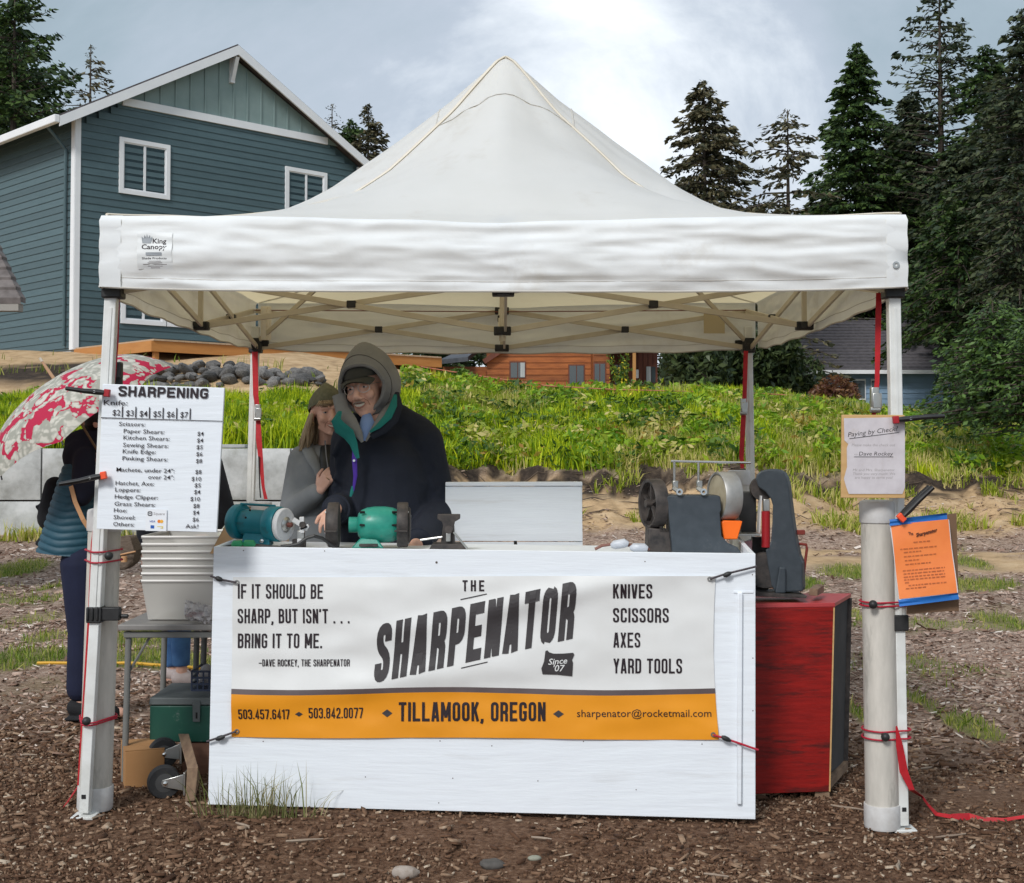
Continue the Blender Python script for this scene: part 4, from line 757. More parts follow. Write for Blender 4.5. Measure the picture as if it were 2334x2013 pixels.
def strokes(txt, w_=.42, t=.15, gap=.10, maxseg=9):
    """condensed display lettering: returns quads in unit cap height, total width"""
    x = 0; V = []; F = []; n = 0
    for c in txt:
        gl, wd = glyph(c, w_, t)
        for pl in gl:
            q0 = rnd(pl); q = [q0[0]]
            for p1 in q0[1:]:
                k_ = max(1, int((p1 - q[-1]).length / maxseg)); a0 = q[-1]; q += [a0.lerp(p1, i / k_) for i in range(1, k_ + 1)]
            m_ = len(q); o = len(V); n += 1
            for i, p in enumerate(q):
                a = (q[i] - q[i - 1]).normalized() if i else None; b_ = (q[i + 1] - q[i]).normalized() if i < m_ - 1 else None; d = ((a or b_) + (b_ or a)).normalized(); nn = Vector((-d.y, d.x)); mi = 1 / max(.5, nn.dot(Vector((-(b_ or a).y, (b_ or a).x))))
                for s_ in (-1, 1): V.append((x + p.x + nn.x * s_ * t / 2 * mi, p.y + nn.y * s_ * t / 2 * mi, (n % 5) * .00012))
            for i in range(m_ - 1): F.append((o + 2 * i, o + 2 * i + 1, o + 2 * i + 3, o + 2 * i + 2))
        x += wd + gap
    return V, F, x - gap
def fonttext(txt, bold=0.0, italic=0.0):
    cu = bpy.data.curves.new('t', 'FONT'); cu.body = txt; cu.size = 1.0; cu.offset = bold; cu.resolution_u = 2; cu.shear = italic
    o = bpy.data.objects.new('t', cu); COL.objects.link(o); me = bpy.data.meshes.new_from_object(o.evaluated_get(bpy.context.evaluated_depsgraph_get()))
    V = [(p.co.x, p.co.y, 0) for p in me.vertices]; F = [tuple(p.vertices) for p in me.polygons]; bpy.data.objects.remove(o); bpy.data.curves.remove(cu); bpy.data.meshes.remove(me)
    x0 = min(p[0] for p in V); x1 = max(p[0] for p in V); cap = .729
    return [((p[0] - x0) / cap, p[1] / cap, 0) for p in V], F, (x1 - x0) / cap
class Board:
    """flat print on a plane: photo pixels are projected onto it"""
    def __init__(s, o, n, warp=None): s.o = Vector(o); s.n = Vector(n).normalized(); s.warp = warp
    def pt(s, px, py, off=.0):
        p = PL(px, py, s.o, s.n)
        if s.warp: p = p + s.n * s.warp(p)
        return p + s.n * off
    def text(s, mb, data, x, y, cap, width=None, ux=(1, 0), uy=(0, -1), off=.0006, dist=None):
        V, F, W = data; k = (width / W / cap) if width else 1
        vs = []
        for a, b_, c_ in V: A = a * cap * k; B = b_ * cap; vs.append(s.pt(x + A * ux[0] + B * uy[0], y + A * ux[1] + B * uy[1], off + c_))
        mb.add(vs, F)
    def poly(s, mb, pts, off=.0015, nseg=1): mb.add([s.pt(x, y, off) for x, y in pts], [tuple(range(len(pts)))])

# ------------------------------------------------------------------ canopy tent
TC = Vector((-.032, 6.58, 0)); HX, HY = 1.515, 1.54; YF = TC.y - HY
ZE = P(252, 491, YF).z; PEAK = P(1127, 131, TC.y).z
def sagf(s_): return float(np.interp(s_, [0, .165, .356, .45, .6, .8, 1], [0, .15, .31, .345, .30, .16, 0]))
def roofpt(a, b_, dz=0):
    s_ = max(abs(a), abs(b_)); q_ = min(abs(a), abs(b_)) / s_ if s_ > 1e-6 else 1; se = math.sqrt(s_ * s_ + .0004)
    lin = float(np.interp(se, [.02, .05, .18, .345, .45, .64, .716, .8, .9, 1], [PEAK, PEAK - .045, 3.13, 2.94, 2.83, 2.62, 2.54, 2.455, 2.355, ZE])); hipz = float(np.interp(se, [.02, .165, .356, .45, .6, .8, 1], [PEAK, 3.02, 2.654, 2.52, 2.415, 2.338, ZE])); z = lin - max(0, lin - hipz) * q_ ** 1.15 - .028 * max(0, s_ - .5) * 2 * (1 - q_) ** 2
    X = TC.x + a * HX; Y = TC.y + b_ * HY; an = math.atan2(b_, a)
    wr = .010 * (.5 - abs(mnoise.noise(Vector((X * 1.6 + Y, Y * 1.6 - X, 5))))) * min(1, s_ * 3) * (1 - s_) * 2 + .014 * mnoise.noise(Vector((an * 3.2, s_ * 2.0, 3))) * min(1, s_ * 5) * (1 - s_ * .6) + .006 * mnoise.noise(Vector((X * 4, Y * 4, 1))) + .009 * math.sin(an * 17 + 3 * mnoise.noise(Vector((an * 2, 0, 8)))) * max(0, 1 - s_ * 1.7) * min(1, s_ * 9)
    return Vector((X, Y, z + wr + dz))
tent = thing('canopy_tent', 'weathered white pop-up canopy with a peaked roof over the stall', 'canopy', (TC.x, TC.y, 0))
mb = MB().sheet(lambda u, v: roofpt(2 * u - 1, 2 * v - 1), 80, 80); mb.f = [t_ for n_, (a, b_, c_, d_) in enumerate(mb.f) for t_ in (((a, b_, c_), (a, c_, d_)) if ((n_ % 80 < 40) == (n_ // 80 < 40)) else ((a, b_, d_), (b_, c_, d_)))]; obj('roof_fabric', mb, G['canvas'], tent, fix=False, angle=80)
G['seam'] = mat('seam_tape', (.70, .64, .54), (.64, .57, .46), rough=.75, scale=8); G['hem'] = mat('hem_stitch', (.50, .47, .42), rough=.8)
for sx in (-1, 1):
    for sy in (-1, 1):
        mb = MB(); pts = [roofpt(sx * t, sy * t, .005) for t in [.004 + .99 * i / 40 for i in range(41)]]; mb.tube(pts, .011, 6, flat=.45); obj('hip_seam', mb, G['seam'], tent)
for ax in range(4):
    f = lambda t: [(t, -1), (t, 1), (-1, t), (1, t)][ax]; r_ = .215; mb = MB(); mb.tube([roofpt(f(q)[0] * r_, f(q)[1] * r_, .002) for q in [-1 + 2 * i / 16 for i in range(17)]], .004, 5, flat=.5); obj('cap_seam', mb, G['hem'], tent)
corners = [(-1, -1), (1, -1), (1, 1), (-1, 1)]; ZH = P(262, 655, YF).z
def vfold(s_, v, i):    # outward ripple of the valance
    return .010 * mnoise.noise(Vector((s_ * 1.1 + i * 9, v * 3.4, 2))) + .006 * mnoise.noise(Vector((s_ * 1.6 + v * 1.2 + i * 5, v * 9, 7))) + .016 * (.35 - abs(mnoise.noise(Vector((s_ * 2.2 + v * .9 + i * 3, v * 4.2 - s_ * 1.1, 17))))) + .009 * (.3 - abs(mnoise.noise(Vector((s_ * 5 - v * 2.5, v * 7 + s_ * 2, 23 + i))))) + .004 * mnoise.noise(Vector((s_ * 9, v * 4, 11 + i))) - .006 * max(0, 1 - abs(v - .85) * 22) + .018 * math.sin(v * math.pi) * (1 if i != 2 else -.5)
def valpt(i, s_, v, off=0):
    a, b_ = Vector(corners[i]), Vector(corners[(i + 1) % 4]); d = (b_ - a) / 2; t = d * (s_) + (a + b_) / 2; nrm = Vector((d.y, -d.x)); zt_ = roofpt(t.x, t.y).z ; zh_ = ZH - (.018 if i == 0 else .03) * (1 - s_ ** 4) + (.004 * math.sin(s_ * 21) if i else 0)
    e_ = vfold(s_ * 1.5, v, i) * min(1, (1 - abs(s_)) * 9) + .012 + off
    if v < .04: e_ = e_ * v / .04
    return Vector((TC.x + t.x * HX + nrm.x * e_, TC.y + t.y * HY + nrm.y * e_, zt_ + (zh_ - zt_) * v))
for i in range(4):
    mb = MB().sheet(lambda u, v: valpt(i, -1 + 2 * u, v), 110, 30); vl = obj('valance', mb, G['valance'], tent, fix=False, angle=80)
    mb = MB().tube([valpt(i, -1 + 2 * q / 60, 1.0, .001) for q in range(61)], .004, 5); obj('hem', mb, G['hem'], vl)
    mb = MB().tube([valpt(i, -.985 + 1.97 * q / 60, .86, .0005) for q in range(61)], .0016, 4); obj('stitching', mb, G['hem'], vl)
for i in (0, 1):   # bound corners of the front
    s_ = -1 if i == 0 else 1; mb = MB()
    for k in range(12): v = k / 11; mb.v.append(tuple(valpt(0, s_ * .985, v, .006 + .004 * math.sin(k * 2.1)) + Vector((-s_ * .05, 0, 0)))); mb.v.append(tuple(valpt(0, s_ * 1.0, v, .010 + .006 * math.sin(k * 1.7)) + Vector((s_ * .008, 0, 0)))); mb.v.append(tuple(valpt(0, s_ * 1.0, v, 0) + Vector((s_ * .016, .05, 0))))
    for k in range(11): a = 3 * k; mb.f += [(a, a + 1, a + 4, a + 3), (a + 1, a + 2, a + 5, a + 4)]
    obj('corner_binding', mb, G['valance'], tent, fix=False, angle=80)
gp = valpt(0, .975, .70, .008); mb = MB().lathe([(.006, 0), (.013, .001), (.013, .004), (.006, .004)], gp, (0, -1, 0), 14, True); obj('grommet', mb, G['steel'], tent)
# maker's label on the valance
vo = valpt(0, -.85, .5); vw = lambda p: vfold((p.x - TC.x) / HX * 1.5, (ZE - p.z) / (ZE - ZH), 0) + .0145; vb = Board((0, YF, 0), (0, -1, 0), vw); lab = obj('printed_label', MB().sheet(lambda u, v: vb.pt(319 + 79 * u, 533 + 83 * v), 16, 16), mat('label_vinyl', (.72, .73, .72), rough=.5), tent, fix=False)
mb = MB(); vb.text(mb, fonttext('King', .02), 353.5, 558, 11.5, 31); vb.text(mb, fonttext('Canopy', .02), 329, 571.5, 11.5, 57); obj('lettering', mb, G['ink'], lab, smooth=False, fix=False)
mb = MB(); vb.text(mb, fonttext('Shade Products', .02), 330, 594.5, 4.6, 56); obj('lettering', mb, G['inkgrey'], lab, smooth=False, fix=False)
mb = MB(); vb.poly(mb, [(331, 558), (328.5, 542), (333, 547), (335.5, 539), (339, 546), (340.5, 536), (343, 546), (347, 539), (348.5, 547), (352.5, 542), (350, 558)]); vb.poly(mb, [(339, 579), (375, 579), (375, 586), (339, 586)]); obj('crown_emblem', mb, mat('emblem_grey', (.28, .30, .32), rough=.5), lab, smooth=False, fix=False)
mb = MB()
for k, (x0, x1) in enumerate([(346, 373), (343, 376), (332, 386), (343, 376), (349, 370)]): vb.poly(mb, [(x0, 598 + k * 3.6), (x1, 598 + k * 3.6), (x1, 599.3 + k * 3.6), (x0, 599.3 + k * 3.6)])
obj('fine_print', mb, G['inkpale'], lab, smooth=False, fix=False)['kind'] = 'stuff'
# legs
YL, YR = 5.11, 8.06
LEGS = [((259, 655), (194, 1857), YL, -1), ((2035, 655), (2058, 1887), YL, 1), ((1705, 790), (1716, 1400), YR, 1), ((583, 790), (563, 1400), YR, -1)]
lt, lb = [], []
for (tx, ty), (bx_, by_), Y_, sg in LEGS:
    a = P(tx, ty, Y_); b_ = P(bx_, by_, Y_); d = b_ - a
    b_ = a + d * ((a.z - Hs(b_.x, Y_) - .002) / (a.z - b_.z)); lt.append(a); lb.append(b_)
    mid = a.lerp(b_, .62 if Y_ < 6 else .5); lg = obj('leg', MB().bar(a + Vector((0, 0, .12)), mid, .046, .046, up=(0, 1, 0)), G['legwhite'], tent, bevel=.004)
    mb = MB().bar(mid + (mid - a) * .0, b_ + Vector((0, 0, .02)), .037, .037, up=(0, 1, 0)); lo_ = obj('inner_leg', mb, G['legwhite'], lg, bevel=.003)
    mb = MB().bar(a.lerp(b_, .04) + Vector((0, -.0245, 0)), mid + Vector((0, -.0245, 0)), .012, .004, up=(0, 1, 0)); obj('groove_rib', mb, G['legwhite'], lg, bevel=.001)
    mb = MB().bar(mid + Vector((0, 0, .03)), mid - Vector((0, 0, .03)), .058, .062, up=(0, 1, 0)); 
    if sg < 0 and Y_ < 6:
        for k in range(3): mb.bar(mid + Vector((-.022 + k * .018, -.034, .03)), mid + Vector((-.022 + k * .018, -.034, -.02)), .010, .008, up=(0, 1, 0))
        mb.box(mid + Vector((.06, -.005, .003)), (.07, .035, .05)); mb.lathe([(.008, 0), (.008, .03)], mid + Vector((.095, -.005, -.006)), (1, 0, 0), 10)
    obj('locking_collar', mb, G['black'], lg, bevel=.004)
    mb = MB().box(b_ + Vector((0, 0, .006)), (.085, .085, .010)); obj('foot_plate', mb, G['legwhite'] if Y_ < 6 else G['steel'], lg, bevel=.002)
    mb = MB().bar(a + Vector((0, 0, .05)), a - Vector((0, 0, .015)), .07, .065, up=(0, 1, 0)); mb.box(a + Vector((-sg * .05, .02, .02)), (.05, .03, .04)); obj('corner_bracket', mb, G['black'], lg, bevel=.005)
    mb = MB().bar(b_ + Vector((0, -.0195, .09)), b_ + Vector((0, -.0195, .075)), .016, .003, up=(0, 1, 0)); obj('button_hole', mb, G['black'], lg)
# truss
def node(i, j, top): # grid -1,0,1
    x = np.interp(j, [-1, 1], [lt[0].y, lt[2].y]); t = (j + 1) / 2; xl = lt[0].x + (lt[3].x - lt[0].x) * t; xr = lt[1].x + (lt[2].x - lt[1].x) * t
    return Vector((xl + (xr - xl) * (i + 1) / 2, x, 2.245 if top else (2.02 if (i, j) != (0, 0) else 1.995)))
def xtruss(n0, n1):
    d = (Vector((*n1, 0)) - Vector((*n0, 0))).normalized(); pr = Vector((d.y, -d.x, 0)) * .014
    a0, a1, b0, b1 = node(*n0, True) + pr, node(*n1, False) + pr, node(*n0, False) - pr, node(*n1, True) - pr
    for p, q_ in ((a0, a1), (b0, b1)): obj('truss_bar', MB().bar(p, q_, .013, .028), G['bar'], tent, bevel=.002)
    c = (a0 + a1 + b0 + b1) / 4; obj('pivot', MB().box(c, (.045 if abs(d.x) > .5 else .05, .045 if abs(d.y) > .5 else .05, .036)), G['black'], tent, bevel=.004)
for j in (-1, 0, 1):
    for i in (-1, 0): xtruss((i, j), (i + 1, j))
for i in (-1, 0, 1):
    for j in (-1, 0): xtruss((i, j), (i, j + 1))
for i in (-1, 0, 1):
    for j in (-1, 0, 1):
        if abs(i) + abs(j) < 2:
            for tp in (True, False): c = node(i, j, tp); mb = MB().box(c, (.085, .05, .042)); mb.box(c + Vector((0, 0, .0)), (.05, .085, .036)); obj('joint_bracket', mb, G['black'], tent, bevel=.005)
            if (i, j) != (0, 0): obj('joint_post', MB().bar(node(i, j, True), node(i, j, False), .022, .022), G['bar'], tent)
        else:
            k = {(-1, -1): 0, (1, -1): 1, (1, 1): 2, (-1, 1): 3}[(i, j)]; c = node(i, j, False); obj('slider_bracket', MB().box(c, (.075, .075, .06)), G['black'], tent, bevel=.006)
obj('centre_pole', MB().tube([node(0, 0, False) - Vector((0, 0, .05)), Vector((TC.x, TC.y, PEAK - .02))], .016, 10), G['bar'], tent)
for i, j in corners: obj('support_bar', MB().bar(node(i, j, False) + Vector((-i * .03, -j * .03, .05)), roofpt(i * .70, j * .70, -.02), .012, .026), G['bar'], tent)
mb = MB().tube([node(-1, 1, True) + Vector((0, -.05, .0)), node(0, 1, True) + Vector((0, -.05, -.01)), node(1, 1, True) + Vector((0, -.05, 0))], .003, 4); obj('tension_cord', mb, mat('brown_cord', (.18, .05, .03), rough=.7), tent)
# roof cloth bunched at the rear left corner
for sx in (-1,):
    c = node(-1, 1, True); mb = MB().sheet(lambda u, v: c + Vector((.04 + .06 * u + .015 * math.sin(u * 19), -.06 + .02 * math.sin(u * 13), .02 - .20 * v)), 20, 6); obj('loose_cloth', mb, G['canvas'], tent, fix=False)
lab2 = [P(1604, 712, 8.03), P(1652, 712, 8.03), P(1652, 760, 8.03), P(1604, 760, 8.03)]; mb = MB().prism(lab2, (0, .002, 0)); obj('printed_label', mb, mat('label_back', (.52, .44, .28), rough=.7), tent, smooth=False)

# ------------------------------------------------------------------ pvc pipe weights, cords, straps
def pvc(label, top, bot, r_=.062):
    t = thing('pipe_weight', label, 'tent weight', bot, 'capped pipe weights tied to the canopy legs'); top = Vector(top); bot = Vector(bot); d = (top - bot).normalized(); h = (top - bot).length
    obj('pipe', MB().lathe([(r_, .03), (r_, h - .03)], bot, d, 32), G['pvc'], t)
    for nm, z0, z1 in (('cap', 0.0, .095), ('cap', h - .085, h)):
        q_ = r_ * 1.09; pr = [(q_ * .80, z0), (q_ * .97, z0 + .006), (q_, z0 + .015), (q_, z1 - .004), (q_ * .98, z1)] if z0 == 0 else [(q_ * .98, z0), (q_, z0 + .004), (q_, z1 - .015), (q_ * .95, z1 - .004), (q_ * .78, z1)]
        obj(nm, MB().lathe(pr, bot, d, 32), G['pvccap'], t)
    return t
b0 = P(216, 1842, 5.215); b0.z = Hs(b0.x, b0.y) + .004; t0 = P(240, 1160, 5.215); pvc('weathered pipe weight strapped to the front left canopy leg below the price board', t0, b0)
b1 = P(2011, 1868, 5.12); b1.z = Hs(b1.x, b1.y) + .004; t1 = P(1999, 1140, 5.12); pvc('weathered pipe weight below the check payment sign on the front right leg', t1, b1)
t2 = P(594, 1143, 7.93); b2 = Vector((t2.x - .01, t2.y, Hs(t2.x, t2.y))); pvc('pipe weight at the rear left leg, its white cap behind the teal buffer', t2, b2)
t3 = P(1684, 1072, 7.93); b3 = Vector((t3.x + .01, t3.y, Hs(t3.x, t3.y))); pvc('pipe weight at the rear right leg, its white cap behind the big grinder', t3, b3)
def band(label, pipe_a, pipe_b, t, leg_a, leg_b, r_, ballpx, dz=.0, sp=.03):
    pc = Vector(pipe_b).lerp(Vector(pipe_a), t); z = pc.z; lc = leg_a.lerp(leg_b, (leg_a.z - z) / (leg_a.z - leg_b.z)); d = (lc - pc); d.z = 0; L_ = d.length; d.normalize(); n = Vector((-d.y, d.x, 0)); th = thing('bungee_tie', label, 'bungee cord', Vector((pc.x, pc.y - .09, z)), 'ball bungees around legs and pipes')
    for s_ in (-1, 1):
        pts = []; zz = lambda q_: z + s_ * sp / 2 * abs(math.cos(q_)) + dz
        for k in range(21):
            a = math.radians(90 + 180 * k / 20); pts.append(pc + d * math.cos(a) * (r_ + .006) + n * math.sin(a) * (r_ + .006) + Vector((0, 0, s_ * sp / 2)))
        for k in range(9): a = math.radians(-90 + 180 * k / 8); pts.append(lc + d * math.cos(a) * .035 + n * math.sin(a) * .032 + Vector((0, 0, s_ * sp / 2)))
        pts.append(pts[0]); obj('cord', MB().tube(pts, .0035, 6, caps=False), G['redcord'], th)
    bp_ = P(*ballpx, min(pc.y, lc.y) - .075); obj('ball', MB().ell(bp_, .0165, nu=14, nv=10), G['black'], th)
band('red ball bungee tying pipe to leg under the price board', t0, b0, (P(246, 1265, 5.2).z - b0.z) / (t0.z - b0.z), lt[0], lb[0], .064, (248, 1267), sp=.04)
band('red ball bungee low on the front left leg and pipe', t0, b0, (P(246, 1636, 5.2).z - b0.z) / (t0.z - b0.z), lt[0], lb[0], .064, (197, 1644), sp=.008)
band('red ball bungee around the right pipe beside the orange sheet', t1, b1, (P(2000, 1377, 5.08).z - b1.z) / (t1.z - b1.z), lt[1], lb[1], .064, (1990, 1378), sp=.014)
band('red ball bungee low on the front right leg and pipe', t1, b1, (P(2000, 1675, 5.08).z - b1.z) / (t1.z - b1.z), lt[1], lb[1], .064, (2018, 1680), sp=.03)
def ribbon(mb, pts, w_, side=(1, 0, 0), th=.002):
    pts = [Vector(p) for p in pts]; sd_ = Vector(side)
    for i in range(len(pts) - 1):
        a, b_ = pts[i], pts[i + 1]; wa = (w_[i] if isinstance(w_, list) else w_) / 2; wb = (w_[i + 1] if isinstance(w_, list) else w_) / 2; s0 = sd_ if not isinstance(side, list) else side[i]; n = (b_ - a).cross(sd_).normalized() * th
        mb.hexa([a - sd_ * wa, a + sd_ * wa, a + sd_ * wa + n, a - sd_ * wa + n, b_ - sd_ * wb, b_ + sd_ * wb, b_ + sd_ * wb + n, b_ - sd_ * wb + n])
def strap(label, pts, w_, buckle=None, cord=None, group='red tie-down straps on the canopy legs'):
    th = thing('tie_down_strap', label, 'strap', pts[-1], group); mb = MB(); ribbon(mb, pts, w_); obj('webbing', mb, G['red'], th, smooth=False)
    obj('hook', MB().tube([pts[0] + Vector((0, 0, .05)), pts[0] + Vector((.012, 0, .03)), pts[0], pts[0] + Vector((-.008, 0, .02))], .004, 6), G['black'], th)
    if buckle:
        b_ = P(*buckle[:2], buckle[2]); mb = MB().box(b_, (.030, .03, .085)); mb.box(b_ + Vector((.006, -.016, -.01)), (.036, .012, .06)); mb.lathe([(.012, -.02), (.012, .02)], b_ + Vector((0, -.01, -.045)), (1, 0, 0), 12); obj('ratchet_buckle', mb, G['steel'], th, bevel=.003)
    if cord: obj('cord', MB().tube(cord, .004, 6), G['black'], th)
    return th
Yq = 5.13
strap('narrow dark red strap running down the front left leg', [P(271, 668, Yq), P(268, 780, Yq), P(262, 860, Yq), P(232, 1060, Yq - .02), P(212, 1240, Yq), P(203, 1400, Yq), P(190, 1600, Yq), P(178, 1790, Yq)], [.008, .008, .008, .008, .016, .008, .006, .006])
mb = MB().box(P(268, 855, 5.16), (.035, .03, .10)); mb.box(P(272, 845, 5.15), (.02, .04, .06)); tag(obj('ratchet_buckle', mb, G['black'], bevel=.004, loc=P(268, 855, 5.16), fix=True), 'dark ratchet buckle on the front left leg just above the price board', 'buckle')
strap('bright red ratchet strap on the rear left leg beside the woman', [P(581, 802, 7.98), P(583, 900, 7.98), P(588, 940, 7.98), P(590, 1000, 7.96), P(600, 1110, 7.94), P(606, 1138, 7.93)], [.035, .032, .025, .035, .018, .022], (588, 938, 7.96), [P(590, 1040, 7.94), P(592, 1110, 7.94), P(594, 1135, 7.93)])
strap('red ratchet strap on the rear right leg above the big grinder', [P(1700, 800, 7.98), P(1697, 900, 7.98), P(1694, 960, 7.97), P(1690, 1040, 7.96), P(1692, 1068, 7.94)], [.026, .026, .03, .028, .02], (1694, 925, 7.95))
strap('dark red strap with a grey buckle hanging inside the front right leg', [P(2003, 668, 5.2), P(2001, 760, 5.2), P(1999, 870, 5.2), P(1993, 935, 5.2), P(1991, 950, 5.2)], [.022, .022, .018, .02, .014], (1993, 908, 5.19))
pts = [P(2043, 1655, 5.06), P(2050, 1700, 5.06), P(2060, 1760, 5.06), P(2078, 1800, 5.06)]
for x_, y_ in [(2102, 1822), (2116, 1845), (2135, 1868), (2170, 1872), (2210, 1866), (2240, 1870), (2290, 1872), (2350, 1872)]: g_ = ground_hit(x_, y_ + 2); pts.append(g_ + Vector((0, 0, .012 + .01 * math.sin(x_ * .03))))
th = thing('tie_down_strap', 'loose bright red strap trailing onto the mulch at the right', 'strap', pts[6], 'red tie-down straps on the canopy legs'); mb = MB()
W = [.006, .028, .034, .022, .012, .012, .018, .024, .030, .024, .014, .012]
for i in range(len(pts) - 1):
    sd0 = Vector((1, .2, 0)).normalized() if i < 4 else Vector((0, .6, .8)).normalized() if i > 6 else Vector((.6, .5, .4)).normalized(); a, b_ = pts[i], pts[i + 1]; nn = (b_ - a).cross(sd0).normalized() * .002
    mb.hexa([a - sd0 * W[i] / 2, a + sd0 * W[i] / 2, a + sd0 * W[i] / 2 + nn, a - sd0 * W[i] / 2 + nn, b_ - sd0 * W[i + 1] / 2, b_ + sd0 * W[i + 1] / 2, b_ + sd0 * W[i + 1] / 2 + nn, b_ - sd0 * W[i + 1] / 2 + nn])
obj('webbing', mb, G['red'], th, smooth=False)
a = ground_hit(180, 1820); b_ = ground_hit(150, 1843); mb = MB(); sd0 = Vector((.4, .5, .5)).normalized(); ribbon(mb, [a + Vector((0, 0, .05)), (a + b_) / 2 + Vector((0, 0, .03)), b_ + Vector((0, 0, .012))], .03, side=sd0); tag(obj('strap_end', mb, G['red'], smooth=False, loc=b_), 'short red strap end sticking out at the foot of the front left leg', 'strap')
# spring clamps
def clamp(label, h, j, Y_, tip, w_=.026):
    a, b_ = P(h[0], h[1], Y_), P(j[0], j[1], Y_); d = (b_ - a); l = d.length; d.normalize(); up = Vector((0, 1, 0)).cross(d).normalized(); t = thing('spring_clamp', label, 'clamp', b_, 'black spring clamps holding the signs')
    for s_ in (-1, 1):
        n = [a + Vector((0, s_ * .022, 0)), a.lerp(b_, .45) + Vector((0, s_ * .018, 0)) + up * .002, a.lerp(b_, .78) + Vector((0, s_ * .010, 0)), a.lerp(b_, .97) + Vector((0, s_ * .012, 0))]
        obj('handle', MB().tube(n, [w_ * .45, w_ * .52, w_ * .62, w_ * .5], 10, flat=.7), G['black'], t)
    c = b_ + d * .004; obj('jaw_pad', MB().box(c + Vector((0, -.012, 0)), (.022, .02, w_ * 1.1), Matrix((d, Vector((0, 1, 0)), up)).transposed()), G[tip], t, bevel=.003); obj('pivot_pin', MB().lathe([(.005, -.026), (.005, .026)], a.lerp(b_, .72), (0, 1, 0), 10), G['steel'], t)
G['tipred'] = mat('clamp_pad_dark_red', (.35, .012, .02), rough=.5); G['tiporange'] = mat('clamp_pad_orange', (.85, .09, .03), rough=.5)
clamp('black clamp with a dark red pad on the top left corner of the price board', (155, 886), (244, 896), 5.02, 'tipred')
clamp('black clamp with an orange pad on the left edge of the price board', (140, 1103), (236, 1084), 5.02, 'tiporange')
clamp('black clamp with a red pad on the top right corner of the check sign', (2148, 949), (2042, 957), 4.98, 'tipred')
clamp('black clamp with an orange pad pointing up right above the orange sheet', (2122, 1110), (2054, 1178), 4.98, 'tiporange', .03)
# ------------------------------------------------------------------ counter
cl = Vector((P(480, 1245, 5.26).x, 5.26, 0)); cr_ = Vector((P(1722, 1262, 5.15).x, 5.15, 0)); CD = (cr_ - cl); CWD = CD.length; CD.normalize(); CN = Vector((CD.y, -CD.x, 0))     # front plane, outward normal
pf = lambda px, py, off=0: PL(px, py, cl, CN) + CN * off
tl, tr_, brr, bl = pf(487, 1246), pf(1722, 1262), pf(1722, 1868), pf(474, 1834)
ctr = thing('stall_counter', 'long white painted plywood counter carrying the printed banner', 'counter', ((tl.x + tr_.x) / 2, 5.2, 0))
inn = -CN
mb = MB().prism([bl, brr, tr_, tl], inn * .018); obj('front_panel', mb, G['whitewood'], ctr, bevel=.002, smooth=False)
CDP = .62
obj('end_panel', MB().prism([tr_ - CD * .018 + inn * .0185, tr_ - CD * .018 + inn * CDP + Vector((0, 0, .035)), brr - CD * .018 + inn * CDP, brr - CD * .018 + inn * .0185], CD * .018), G['whitewood'], ctr, smooth=False, bevel=.002)
obj('end_panel', MB().prism([tl + inn * .0185, tl + inn * CDP + Vector((0, 0, .02)), bl + inn * CDP, bl + inn * .0185], CD * .018), G['whitewood'], ctr, smooth=False, bevel=.002)
zs = tl.z - .022
obj('work_surface', MB().prism([Vector((*(tl + CD * .02 + inn * .02).xy, zs - .02)), Vector((*(tr_ - CD * .02 + inn * .02).xy, tr_.z - .042)), Vector((*(tr_ - CD * .02 + inn * CDP).xy, tr_.z - .042)), Vector((*(tl + CD * .02 + inn * CDP).xy, zs - .02))], (0, 0, .02)), G['whitewood'], ctr, smooth=False)
bat = [pf(1680, 1350, .001), pf(1692, 1350, .001), pf(1690, 1832, .001), pf(1679, 1832, .001)]; obj('batten', MB().prism(bat, CN * .014), G['whitewood'], ctr, bevel=.004)
bat = [pf(1672, 1347, .0005), pf(1717, 1347, .0005), pf(1717, 1352, .0005), pf(1672, 1352, .0005)]; obj('paint_ridge', MB().prism(bat, CN * .003), G['whitewood'], ctr, bevel=.001)
mb = MB()
for px, py in [(995, 1282), (1003, 1689), (833, 1771), (1032, 1774), (555, 1255), (740, 1256), (1121, 1700), (1330, 1690), (1600, 1696), (1470, 1280), (1715, 1310), (1716, 1500), (1716, 1620), (600, 1690), (691, 1681), (1226, 1780), (1450, 1800), (1000, 1830)]:
    mb.lathe([(.0012, 0), (.0024 if px != 995 else .005, .0004)], pf(px, py, .0006), CN, 7)
obj('nail_heads', mb, mat('rusty_nail', (.10, .08, .07), rough=.7), ctr)['kind'] = 'stuff'
# banner
def bwarp(p):
    u = (p - cl).dot(CD) / CWD; v = p.z
    d = .006 + .006 * mnoise.noise(Vector((u * 5, v * 5, 1))) + .004 * (.3 - abs(mnoise.noise(Vector((u * 9, v * 8, 6))))) + .003 * mnoise.noise(Vector((u * 16, v * 14, 4)))
    for cx_, cz_, dx_, dz_, am, sp_ in [(.80, .93, -.45, -.22, .010, .045), (.05, .42, .35, .10, .008, .05), (.50, .58, -.5, -.12, .006, .06), (.86, .60, -.1, .5, .005, .05), (.12, .80, .5, .12, .004, .06)]:
        q_ = Vector((u - cx_, v - cz_)); dd_ = Vector((dx_, dz_)).normalized(); al = q_.dot(dd_); pe = q_.x * dd_.y - q_.y * dd_.x; d += 1.5 * am * math.exp(-(pe / sp_) ** 2) * math.exp(-((al - .18) / .35) ** 2)
    return max(d, .0025)
bb = Board(cl, CN, bwarp)
